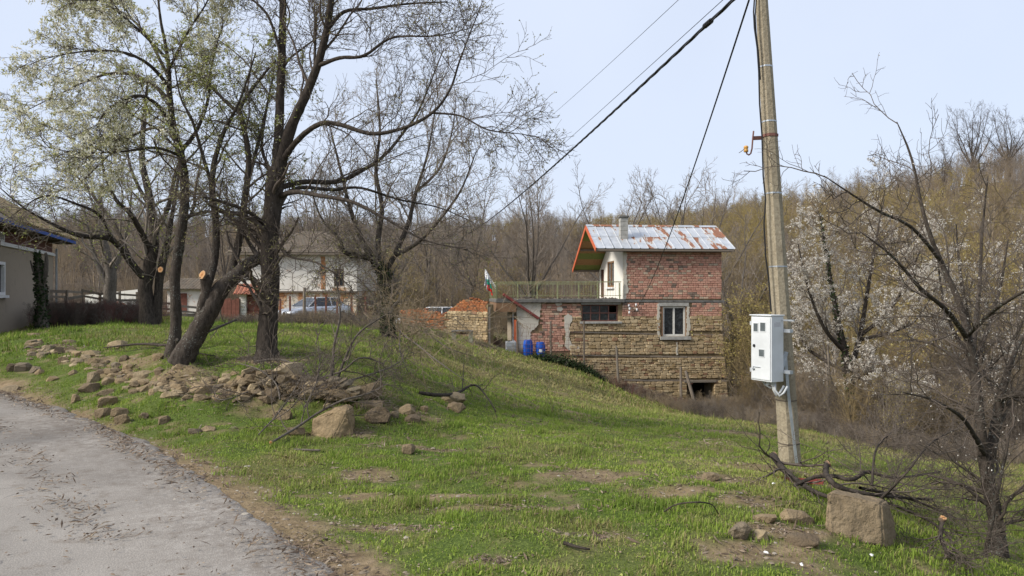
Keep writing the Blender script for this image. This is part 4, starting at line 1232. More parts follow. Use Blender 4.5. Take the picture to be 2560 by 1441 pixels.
    L = [px_limb([(428, 900, 0, 36.1), (438, 840, 0, 27.5), (440, 780, 0, 25.8), (437, 700, 0, 24.1), (447, 620, 0, 24.1), (458, 540, 0, 23.2), (462, 460, 0, 21.5), (450, 380, 0, 18.9), (432, 310, 0, 17.2), (424, 240, .0, 13.8), (420, 150, .1, 9.5), (400, 40, .1, 6.0), (390, -80, .1, 3)], D3),
         px_limb([(435, 330, 0, 11.2), (400, 270, -.3, 10.3), (350, 240, -.6, 8.6), (290, 260, -.8, 6.9), (250, 300, -.9, 4.3), (235, 360, -1, 2.6)], D3),
         px_limb([(430, 260, 0, 11.2), (380, 210, .3, 9.5), (320, 185, .5, 7.7), (250, 190, .6, 6.0), (160, 230, .7, 3.4), (60, 280, .7, 1.7)], D3),
         px_limb([(425, 220, 0, 10.3), (370, 160, -.4, 8.6), (300, 130, -.7, 6.9), (200, 130, -.9, 4.3), (100, 150, -1, 1.7)], D3),
         px_limb([(450, 380, 0, 11.2), (490, 330, .2, 9.5), (520, 250, .4, 7.7), (530, 160, .5, 5.2), (560, 50, .6, 2.6)], D3),
         px_limb([(424, 200, 0, 9.5), (360, 80, .4, 6.9), (280, 20, .6, 4.3), (180, 30, .7, 1.7)], D3),
         px_limb([(420, 180, 0, 7.7), (470, 80, -.3, 6.0), (520, 0, -.4, 3.4), (540, -80, -.4, 2)], D3),
         px_limb([(420, 150, 0, 7.7), (330, 60, -.6, 6.0), (240, 0, -.9, 3.4), (150, 20, -1.1, 1.7)], D3),
         px_limb([(445, 360, 0, 10.3), (400, 320, .5, 8.6), (330, 340, .9, 6.9), (260, 400, 1.1, 4.3), (200, 460, 1.2, 2.6)], D3),
         px_limb([(450, 390, 0, 8.6), (390, 370, -.6, 6.9), (300, 380, -1.0, 5.2), (180, 380, -1.2, 2.6), (80, 360, -1.2, 1.7)], D3),
         px_limb([(440, 840, 0, 13.8), (447, 868, -.05, 12.0), (443, 850, -.25, 9.5)], D3)]
    make_tree('flowering_plum_tree', 'slender leaning-crowned plum tree in pale green blossom above the bank', 'tree', L, rng_(3),
              [lv(13, .72, .72, .3, 8, .16, .04, k=4, rmin=.006, rscale=.45, down=.09), lv(9, .58, .75, .1, 6, .19, .02, rmin=.0036), lv(6, .45, .8, .1, 4, .18, .06, rmin=.0026, lenpow=.8)],
              (M['bark_lichen'], M['twig_dark']), [('blossoms', M['blossom_green'], dict(per=7.0, size=.017, t0=.25, spread=.020, cluster=6))], nogrow=(10,))
bank_trees()

def back_trees():
    # wide old tree behind the bank, left of centre
    b = G(375, 812, 15); D = 21.0
    zb = lambda x, d: gh((x - CXP) / FPX * d, d)
    def root(x, d): 
        X = (x - CXP) / FPX * d; return HZ - (gh(X, d) - EYE) / d * FPX + 4
    L = [px_limb([(372, root(372, D), 0, 39.5), (368, 770, 0, 35.0), (362, 720, 0, 33.4), (375, 660, 0, 30.4), (385, 600, .1, 22.8), (375, 500, .2, 18.2), (355, 400, .3, 15.2), (360, 300, .4, 10.6), (370, 200, .5, 4.6)], D),
         px_limb([(390, root(390, D), .1, 22.8), (396, 740, .1, 20.5), (400, 690, .1, 19.8), (415, 620, .1, 16.7), (430, 540, .1, 10.6), (450, 420, .2, 4.6)], D),
         px_limb([(365, 700, 0, 19.8), (330, 660, -.5, 16.7), (280, 600, -1.2, 13.7), (200, 590, -2.2, 10.6), (130, 560, -2.8, 7.6), (60, 520, -3.2, 4.6), (0, 470, -3.5, 2.3)], D),
         px_limb([(330, 660, -.5, 10.6), (290, 570, 0, 9.1), (240, 500, .4, 7.6), (190, 440, .7, 5.3), (130, 420, .9, 2.3)], D),
         px_limb([(372, 620, 0, 15.2), (330, 540, -.8, 12.2), (290, 500, -1.2, 9.1), (260, 430, -1.6, 6.8), (250, 340, -1.8, 3.0)], D),
         px_limb([(385, 590, .1, 13.7), (420, 520, .6, 11.4), (440, 430, 1.0, 9.1), (470, 350, 1.2, 3.8)], D),
         px_limb([(280, 600, -1.2, 9.1), (250, 540, -2, 7.6), (190, 510, -2.6, 6.1), (110, 490, -3, 3.8), (30, 540, -3.2, 1.5)], D),
         px_limb([(375, 520, .2, 10.6), (330, 430, .6, 7.6), (310, 330, .8, 4.6), (300, 260, .9, 2.3)], D)]
    c = P(408, 675, D)
    make_tree('old_walnut_tree', 'wide spreading bare tree behind the bank with a round sawn scar', 'tree', L, rng_(4),
              [lv(12, 1.0, .8, .2, 7, .2, .04, k=4, rmin=.012, rscale=.45), lv(8, .8, .85, .1, 6, .22, .02, rmin=.008), lv(5, .65, .9, .15, 4, .2, .02, rmin=.006, lenpow=.8)],
              (M['bark_dark'], M['twig_grey']), [('leaves', M['young_leaf'], dict(per=.9, size=.028, t0=.3, spread=.03))], cuts=[((c.x, c.y - .16, c.z), (-.3, -.9, .15), .10)], trunk_n=2)
    D = 31
    L = [px_limb([(280, root(280, D), 0, 34), (274, 740, 0, 28), (278, 690, 0, 26), (268, 640, 0, 20), (250, 560, 0, 12), (255, 460, 0, 5)], D),
         px_limb([(276, 720, 0, 20), (252, 680, 0, 15), (230, 620, .2, 10), (210, 520, .3, 4)], D), px_limb([(276, 690, 0, 16), (300, 640, .2, 12), (320, 560, .3, 8), (330, 470, .3, 3)], D)]
    make_tree('grey_trunked_tree', 'pale grey forked tree standing behind the plank fence', 'tree', L, rng_(5),
              [lv(9, .9, .75, .3, 7, .18, .06, k=3, rmin=.012, rscale=.5), lv(7, .6, .8, .15, 5, .2, .03, rmin=.009), lv(4, .5, .85, .2, 3, .2, .02, rmin=.007, lenpow=.8)], (M['bark_grey'], M['twig_grey']), [('leaves', M['young_leaf'], dict(per=1.1, size=.035, t0=.3, spread=.05))])
    # dark ivied tree in front of the white house
    D = 25.5
    L = [px_limb([(972, root(972, D), 0, 34.0), (968, 790, 0, 25.5), (972, 740, 0, 23.8), (962, 690, 0, 28.9), (945, 655, 0, 25.5)], D),
         px_limb([(955, 690, 0, 17.0), (925, 640, -.2, 15.3), (900, 590, -.3, 12.8), (875, 520, -.4, 10.2), (850, 420, -.5, 6.8), (820, 300, -.5, 2.5)], D),
         px_limb([(950, 670, 0, 17.0), (945, 600, .2, 14.4), (955, 520, .3, 11.9), (940, 430, .4, 9.3), (950, 320, .5, 6.0), (940, 200, .5, 2.5)], D),
         px_limb([(965, 680, 0, 17.0), (990, 630, .2, 13.6), (1020, 560, .3, 11.0), (1040, 480, .4, 8.5), (1070, 380, .4, 5.1), (1090, 260, .4, 2.5)], D),
         px_limb([(985, 640, .2, 11.9), (1040, 610, -.4, 10.2), (1090, 560, -.8, 7.6), (1150, 480, -1.1, 5.1), (1190, 380, -1.2, 2.5)], D),
         px_limb([(890, 640, -.6, 11.9), (860, 630, -.8, 10.2), (850, 600, -.9, 8.5), (800, 540, -1, 5.1), (770, 440, -1, 2.5)], D),
         px_limb([(940, 650, -.1, 13.6), (890, 640, -.6, 11.9), (875, 645, -.7, 11.0)], D),
         px_limb([(1040, 480, .4, 7.6), (1100, 420, .9, 6.0), (1130, 330, 1.2, 3.4), (1140, 240, 1.3, 1.7)], D)]
    make_tree('ivied_tree', 'dark bare tree with many upright forks before the white house', 'tree', L, rng_(6),
              [lv(13, 1.05, .7, .15, 7, .17, .08, k=4, rmin=.014, rscale=.45), lv(9, .8, .75, .1, 6, .2, .05, rmin=.009), lv(5, .65, .8, .15, 4, .2, .03, rmin=.007, lenpow=.8)],
              (M['bark_dark'], M['twig_grey']), [('buds', M['bud'], dict(per=.6, size=.022, t0=.4, spread=.01))], ivy=(L[0], 1400))
    # ivy-clad stump by the stucco house
    D = 22.5
    L = [px_limb([(106, root(106, D), 0, 30), (104, 770, 0, 20), (102, 720, 0, 22), (100, 690, 0, 20), (94, 650, 0, 12), (92, 632, 0, 9)], D), px_limb([(103, 720, 0, 14), (114, 680, 0, 12), (116, 645, 0, 8), (114, 632, 0, 6)], D), px_limb([(98, 710, 0, 7), (84, 680, -.1, 5), (76, 652, -.1, 3)], D)]
    make_tree('ivy_stump', 'ivy-covered forked stump at the corner of the stucco house', 'tree stump', L, rng_(7), [], (M['bark_grey'], M['twig_grey']), ivy=(L[0], 900))
    # bare tree beyond the terrace
    def free(name, label, x, y_base_d, H_px, top_y, seed, mats, lean=0, spread=1.0, leaves=None, group=None, fork=4, thick=1.0, dens=1.0):
        d = y_base_d; X = (x - CXP) / FPX * d; zb = gh(X, d); ztop = EYE + (HZ - top_y) / FPX * d; Ht = ztop - zb
        r = rng_(seed); Ls = []
        fz = .26 * Ht; rad = .0095 * Ht * thick
        n = 5; p = [np.array([X + lean * t * fz + r.normal() * .015 * Ht * (t > 0), d + r.normal() * .01 * Ht * (t > 0), zb - .1 + fz * t]) for t in np.linspace(0, 1, n)]
        Ls.append(smooth_line(p, list(np.linspace(rad * 1.25, rad, n))))
        for f in range(fork):
            a = 2 * math.pi * (f + r.random() * .6) / fork; tilt = r.uniform(.12, .5) * spread
            q = [p[-1] - np.array([0, 0, .06 * Ht * r.random()])]; dv = np.array([math.cos(a) * math.sin(tilt), math.sin(a) * math.sin(tilt), math.cos(tilt)])
            Lh = (Ht - fz) * r.uniform(.85, 1.0)
            for s in range(6):
                dv = _nrm(dv + r.normal(size=3) * .10 + np.array([0, 0, .06])); q.append(q[-1] + dv * Lh / 6)
            Ls.append(smooth_line(q, list(np.linspace(rad * .75, rad * .12, 7)), sub=4))
        k = Ht / 8
        return make_tree(name, label, 'tree', Ls, r, [lv(int(12 * dens), .42 * Ht ** .5 * .72, .65, .1, 6, .16, .10, k=3, rmin=.011 * k, rscale=.5), lv(6, .36 * Ht ** .5 * .62, .7, .1, 5, .19, .07, rmin=.009 * k), lv(4, .3 * Ht ** .5 * .55, .75, .15, 3, .2, .04, rmin=.006 * k)], mats, leaves, group, base=(X, d, zb))
    G1 = 'bare trees standing around and behind the house'
    g = (M['bark_grey'], M['twig_grey'])
    free('bare_tree', 'round-crowned bare tree behind the middle of the terrace railing', 1325, 47, 0, 385, 21, g, .02, 1.25, group=G1, fork=8, dens=1.1)
    free('bare_tree', 'bare tree rising directly behind the chimney', 1545, 60, 0, 415, 22, g, 0, 1.3, group=G1, fork=5)
    free('bare_tree', 'bare grey tree above the middle of the rusty roof', 1665, 64, 0, 425, 23, g, .02, 1.2, group=G1, fork=5)
    free('bare_tree', 'bare tree rising above the right end of the rusty roof', 1765, 58, 0, 418, 24, g, -.03, 1.1, group=G1, fork=5)
    free('bare_tree', 'leaning bare tree close to the right wall of the house', 1822, 46, 0, 470, 25, g, .06, 1.0, group=G1, fork=3)
    free('bare_tree', 'slim bare tree just left of the flags', 1175, 50, 0, 420, 26, g, .03, .9, group=G1, fork=4)
    free('bare_tree', 'tall bare tree behind the roof of the white house', 800, 58, 0, 400, 27, g, 0, 1.1, group=G1, fork=5)
    free('bare_tree', 'bare tree between the leaning trunk and the white house', 560, 55, 0, 430, 28, g, 0, 1.1, group=G1, fork=5)
    free('bare_tree', 'bare tree behind the broken brick wall', 1070, 54, 0, 440, 29, g, 0, 1.1, group=G1, fork=5)
    G2 = 'trees standing out on the skyline'
    free('oak_tree', 'large bare tree standing out on the right skyline', 2425, 118, 0, 262, 31, (M['bark_dark'], M['twig_dark']), 0, 1.4, group=G2, fork=7, dens=1.2, thick=1.2)
    free('oak_tree', 'bare tree on the skyline at the photo\'s right edge', 2525, 116, 0, 268, 32, (M['bark_dark'], M['twig_dark']), 0, 1.4, group=G2, fork=7, dens=1.2, thick=1.2)
    free('oak_tree', 'smaller bare tree on the skyline left of the large one', 2355, 118, 0, 345, 33, (M['bark_dark'], M['twig_dark']), 0, 1.2, group=G2, fork=5, thick=.8)
    # flowering blackthorn right of the pole
    b = G(2130, 1062, 12); D = min(max(b.y, 18), 23)
    L = [px_limb([(2130, root(2130, D), 0, 26), (2128, 1000, 0, 20), (2122, 940, 0, 20), (2112, 880, 0, 16), (2090, 780, 0, 12), (2070, 660, 0, 8), (2050, 540, 0, 3)], D),
         px_limb([(2122, 940, 0, 14), (2150, 840, .4, 12), (2170, 720, .6, 9), (2190, 600, .7, 6), (2210, 500, .8, 3)], D),
         px_limb([(2112, 880, 0, 12), (2060, 820, -.6, 9), (2020, 720, -.9, 6), (1995, 610, -1, 3)], D),
         px_limb([(2150, 840, .4, 10), (2220, 780, .2, 8), (2270, 700, 0, 5), (2310, 600, -.1, 3)], D),
         px_limb([(2120, 930, 0, 12), (2060, 900, .8, 9), (2010, 860, 1.2, 6), (1985, 780, 1.4, 3)], D),
         px_limb([(2150, 850, .4, 10), (2230, 830, -.8, 8), (2290, 800, -1.2, 5), (2340, 720, -1.4, 3)], D),
         px_limb([(2125, 960, 0, 10), (2180, 930, -.9, 8), (2230, 930, -1.4, 5), (2290, 960, -1.7, 2)], D)]
    make_tree('blackthorn_tree', 'white blossoming thorn tree just right of the concrete pole', 'tree', L, rng_(41),
              [lv(14, .85, .75, .12, 7, .18, .07, k=3, rmin=.010, rscale=.5), lv(9, .65, .8, .1, 5, .2, .05, rmin=.007), lv(6, .5, .85, .15, 4, .2, .04, rmin=.005, lenpow=.8)],
              (M['bark_dark'], M['twig_grey']), [('blossoms', M['blossom_white'], dict(per=10, size=.021, t0=.05, spread=.022, cluster=5))], ivy=(L[0], 500))
    D = 21.5
    L = [px_limb([(2440, root(2440, D), 0, 22), (2436, 980, 0, 18), (2430, 900, 0, 14), (2420, 800, 0, 10), (2400, 680, 0, 7), (2390, 560, 0, 3)], D),
         px_limb([(2432, 920, 0, 12), (2470, 820, .3, 10), (2500, 720, .5, 7), (2520, 600, .6, 3)], D), px_limb([(2430, 900, 0, 11), (2390, 840, -.5, 9), (2360, 760, -.8, 6), (2345, 660, -1, 3)], D),
         px_limb([(2436, 950, 0, 11), (2500, 890, -.5, 9), (2550, 820, -.8, 6), (2580, 730, -1, 3)], D)]
    make_tree('blackthorn_tree', 'sparser white blossoming thorn tree behind the gnarled tree', 'tree', L, rng_(43),
              [lv(13, .85, .75, .12, 7, .18, .07, k=3, rmin=.010, rscale=.5), lv(9, .65, .8, .1, 5, .2, .05, rmin=.007), lv(6, .5, .85, .15, 4, .2, .04, rmin=.005, lenpow=.8)],
              (M['bark_dark'], M['twig_grey']), [('blossoms', M['blossom_white'], dict(per=4.0, size=.021, t0=.1, spread=.022, cluster=5))])
    # gnarled tree at the right edge, close by
    b = G(2490, 1385); D = b.y
    L = [px_limb([(2495, 1400, 0, 44.4), (2488, 1300, 0, 32.6), (2470, 1200, 0, 31.1), (2464, 1150, 0, 31.1)], D),
         px_limb([(2462, 1170, 0, 25.2), (2450, 1050, 0, 22.2), (2440, 960, .1, 22.2), (2432, 900, .1, 20.7), (2418, 840, .1, 19.2), (2400, 760, .2, 14.8), (2350, 650, .3, 11.8), (2310, 540, .3, 8.9), (2280, 400, .4, 5.9), (2242, 305, .4, 2.2)], D),
         px_limb([(2468, 1170, 0, 26.6), (2490, 1060, .1, 25.2), (2505, 980, .1, 19.2), (2530, 900, .1, 11.8), (2560, 840, .2, 8.9), (2640, 760, .3, 3.7)], D),
         px_limb([(2350, 650, .3, 9.6), (2280, 570, -.1, 8.1), (2200, 530, -.4, 6.7), (2120, 480, -.6, 4.4), (2060, 440, -.7, 2.2)], D),
         px_limb([(2420, 850, .1, 13.3), (2370, 780, -.3, 11.1), (2300, 720, -.6, 8.9), (2230, 640, -.8, 5.9), (2150, 580, -.9, 3.0)], D),
         px_limb([(2432, 900, .1, 11.8), (2440, 800, .6, 11.1), (2450, 700, .9, 8.9), (2455, 580, 1.1, 6.7), (2470, 440, 1.2, 3.0)], D),
         px_limb([(2418, 840, .1, 11.1), (2480, 780, -.4, 10.4), (2540, 740, -.7, 8.1), (2620, 700, -.9, 4.4)], D),
         px_limb([(2464, 1140, 0, 14.8), (2430, 1080, -.3, 11.1), (2400, 1040, -.5, 8.9), (2330, 1000, -.8, 5.2), (2250, 980, -1.0, 2.2)], D),
         px_limb([(2500, 1000, .1, 14.8), (2545, 985, -.3, 17.8), (2600, 1010, -.5, 13.3), (2680, 1080, -.7, 7.4)], D),
         px_limb([(2440, 960, .1, 10.4), (2390, 900, .4, 7.4), (2330, 860, .6, 5.9), (2260, 850, .7, 3.0)], D),
         px_limb([(2460, 1400, -.2, 10.4), (2480, 1300, -.3, 9.6), (2500, 1200, -.3, 8.1), (2520, 1100, -.2, 6.7), (2530, 980, -.1, 4.4), (2500, 860, 0, 2.2)], D)]
    make_tree('gnarled_plum_tree', 'gnarled lichened bare tree beside the upright stone block', 'tree', L, rng_(42),
              [lv(11, .66, .8, .12, 8, .2, .03, k=4, rmin=.005, rscale=.42), lv(7, .5, .85, .1, 6, .22, .01, rmin=.003), lv(4, .4, .9, .15, 4, .2, .02, rmin=.0022, lenpow=.8)],
              (M['bark_lichen'], M['twig_dark']), [('buds', M['blossom_white'], dict(per=.25, size=.006, t0=.4, spread=.01))])
back_trees()

# ------------------------------------------------------------------ woodland on the hillsides: one mass
def hidden_collection():
    return bpy.data.collections.new('woodland_source')

def source_tree(seed, H, bark, twig, leafm=None, multi=1, per=0, lsize=.05, spread=.5):
    r = rng_(seed); Ls = []
    for m in range(multi):
        a = r.random() * 6.28; tilt = r.uniform(.02, .12) if multi == 1 else r.uniform(.1, spread)
        dv = np.array([math.cos(a) * math.sin(tilt), math.sin(a) * math.sin(tilt), math.cos(tilt)])
        p = [np.array([math.cos(a), math.sin(a), 0]) * (.15 if multi > 1 else 0)]
        for s in range(6):
            dv = _nrm(dv + r.normal(size=3) * .07 + np.array([0, 0, .04])); p.append(p[-1] + dv * H / 6 * (1 if multi == 1 else r.uniform(.7, 1)))
        Ls.append(smooth_line(p, list(np.linspace(.013 * H / (1 if multi == 1 else 2), .003 * H / 2, 7)), sub=3))
    Pb, Rb = pad(Ls, 12); parts = [tubes(Pb, Rb, 4)]
    n1 = 22 if multi == 1 else 12
    k = H / 9
    P1, R1 = spawn(Pb, Rb, r, n1, .36 * H / H ** .5, .7, .25 if multi == 1 else .1, 5, .15, .12, .55, .013 * k, .5)
    P2, R2 = spawn(P1, R1, r, 6, .30 * H / H ** .5, .7, .15, 4, .18, .1, .6, .010 * k, .5)
    P3, R3 = spawn(P2, R2, r, 4, .22 * H / H ** .5, .75, .2, 3, .18, .06, .6, .008 * k, .5)
    parts += [tubes(P1, R1, 3), tubes(P2, R2, 3), tubes(P3, R3, 3)]
    V, Q = join(parts)
    nb = len(Q); mats = [twig]
    mi = None
    rr = np.zeros(len(V))
    if leafm:
        v, q, c = sprinkle(P3, r, per, lsize, .1, .06); Q = np.concatenate([Q, q + len(V)]); V = np.concatenate([V, v]); rr = np.concatenate([rr, c]); mats.append(leafm)
    me = np_mesh('woodland_tree', V, [Q], False, {'rnd': rr})
    for m in mats: me.materials.append(m)
    if leafm:
        mi = np.zeros(len(Q), np.int32); mi[nb:] = 1; me.polygons.foreach_set('material_index', mi)
    return me

def scatter_object(name, label, meshes, pts, scales, rots, kinds):
    """one object: points carry which source to set, how large, how turned"""
    col = bpy.data.collections.new(name + '_source')
    for i, me in enumerate(meshes):
        col.objects.link(bpy.data.objects.new('%s_source_%02d' % (name, i), me))
    me = bpy.data.meshes.new(name); me.vertices.add(len(pts)); me.vertices.foreach_set('co', np.asarray(pts, np.float32).ravel())
    for nm, a in (('size', scales), ('turn', rots)):
        at = me.attributes.new(nm, 'FLOAT', 'POINT'); at.data.foreach_set('value', np.asarray(a, np.float32))
    at = me.attributes.new('which', 'INT', 'POINT'); at.data.foreach_set('value', np.asarray(kinds, np.int32))
    me.update()
    o = bpy.data.objects.new(name, me); COL.objects.link(o)
    ng = bpy.data.node_groups.new(name, 'GeometryNodeTree')
    ng.interface.new_socket('Geometry', in_out='INPUT', socket_type='NodeSocketGeometry'); ng.interface.new_socket('Geometry', in_out='OUTPUT', socket_type='NodeSocketGeometry')
    N = ng.nodes; gi = N.new('NodeGroupInput'); go = N.new('NodeGroupOutput')
    mp = N.new('GeometryNodeMeshToPoints'); ins = N.new('GeometryNodeInstanceOnPoints'); ci = N.new('GeometryNodeCollectionInfo')
    ci.inputs['Collection'].default_value = col; ci.inputs['Separate Children'].default_value = True; ci.inputs['Reset Children'].default_value = True
    ins.inputs['Pick Instance'].default_value = True
    def na(nm, tp):
        n = N.new('GeometryNodeInputNamedAttribute'); n.data_type = tp; n.inputs['Name'].default_value = nm; return n.outputs['Attribute']
    cx = N.new('ShaderNodeCombineXYZ'); ng.links.new(na('turn', 'FLOAT'), cx.inputs['Z'])
    ng.links.new(gi.outputs[0], mp.inputs['Mesh']); ng.links.new(mp.outputs['Points'], ins.inputs['Points']); ng.links.new(ci.outputs[0], ins.inputs['Instance'])
    ng.links.new(na('which', 'INT'), ins.inputs['Instance Index']); ng.links.new(cx.outputs['Vector'], ins.inputs['Rotation']); ng.links.new(na('size', 'FLOAT'), ins.inputs['Scale'])
    ng.links.new(ins.outputs['Instances'], go.inputs[0])
    md = o.modifiers.new('scatter', 'NODES'); md.node_group = ng
    return tag(o, label=label, kind='stuff')

def woodland():
    S = [source_tree(200 + i, 9, None, M[m]) for i, m in enumerate(('twig_grey', 'twig_grey', 'twig_tan', 'twig_dark', 'twig_tan'))]           # 0-4 bare trees
    S += [source_tree(210 + i, 7, None, M['twig_ochre'], M['ochre_haze'], 3, 1.5, .055) for i in range(2)]      # 5,6 yellow-green trees
    S += [source_tree(220 + i, 3.2, None, M[m], None, 7, spread=.6) for i, m in enumerate(('twig_grey', 'twig_tan', 'twig_ochre', 'twig_dark'))]          # 7-10 thickets
    S += [source_tree(230, 3.5, None, M['twig_grey'], M['ochre_haze'], 6, .6, .03)]                            # 11 thicket with buds
    r = rng_(77); X = []; 
    def field(n, x0, x1, y0, y1, fn):
        x = r.uniform(x0, x1, n); y = r.uniform(y0, y1, n); m = fn(x, y); return x[m], y[m]
    vis = lambda x, y: (np.abs(x) < y * .80 + 4)
    pts = []; sc = []; kd = []
    def addp(x, y, kinds, probs, s0, s1, sink=.05):
        z = gz(x, y) - sink
        pts.append(np.column_stack([x, y, z])); sc.append(r.uniform(s0, s1, len(x))); kd.append(r.choice(kinds, len(x), p=probs))
    # far slopes
    x, y = field(6500, -150, 150, 62, 215, lambda x, y: vis(x, y) & (y > 62 + 12 * (vnoise(x * .06, y * .06, 4) - .5)) & ~((x < 2) & (y < 72)))
    oc = vnoise(x * .05 + 7, y * .05, 88) + .27 * (x > 20) - .22 * (x < 12) - .35 * ((x > 62) & (y > 70))
    m = oc > .62
    addp(x[m], y[m], [5, 6, 2, 11], [.36, .36, .18, .10], .45, .85); addp(x[~m], y[~m], [0, 1, 2, 3, 4, 7], [.22, .2, .2, .14, .14, .10], .38, .72)
    # right-hand slope, close
    x, y = field(900, 8, 75, 24, 75, lambda x, y: (x < y * .82 + 4) & (x > 10.5 + .05 * (y - 24)) & ((y > 27) | (x > 14)) & ~((x < 14) & (y > 36) & (y < 46)))
    oc = vnoise(x * .09 + 3, y * .09, 89)
    m = oc > .55
    addp(x[m], y[m], [5, 6, 11, 8, 9], [.22, .22, .2, .18, .18], .55, 1.0); addp(x[~m], y[~m], [0, 1, 2, 7, 8, 10], [.16, .14, .2, .2, .18, .12], .5, .95)
    # thicket behind the house and the ruin
    x, y = field(520, -12, 30, 47, 66, lambda x, y: vis(x, y))
    addp(x, y, [0, 1, 2, 7, 8, 9, 5], [.05, .05, .06, .32, .24, .22, .06], .4, .8)
    x, y = field(170, -45, -12, 50, 66, lambda x, y: vis(x, y)); addp(x, y, [0, 2, 7, 8, 11], [.06, .06, .36, .32, .20], .45, .85)
    # bramble edge at the foot of the right slope
    x, y = field(420, 9, 26, 19.5, 34, lambda x, y: (x < y * .80 + 2) & (x > 9.8 + .06 * (y - 20) + 1.5 * vnoise(x, y, 6)) & (y > 20 + .12 * (x - 10)))
    addp(x, y, [7, 8, 9, 10, 11], [.26, .26, .18, .2, .1], .35, .85)
    x, y = field(70, 10.5, 18, 34, 47, lambda x, y: x > 12.3); addp(x, y, [7, 8, 10], [.4, .4, .2], .5, .9)
    # skyline trees on the ridge
    x, y = field(420, -150, 150, 150, 230, lambda x, y: vis(x, y)); addp(x, y, [0, 1, 3, 4], [.3, .3, .2, .2], .4, .7)
    pts = np.concatenate(pts); sc = np.concatenate(sc); kd = np.concatenate(kd)
    scatter_object('woodland', 'brown and yellow-green leafless woodland covering the hillsides', S, pts, sc, r.uniform(0, 6.28, len(pts)), kd)
woodland()

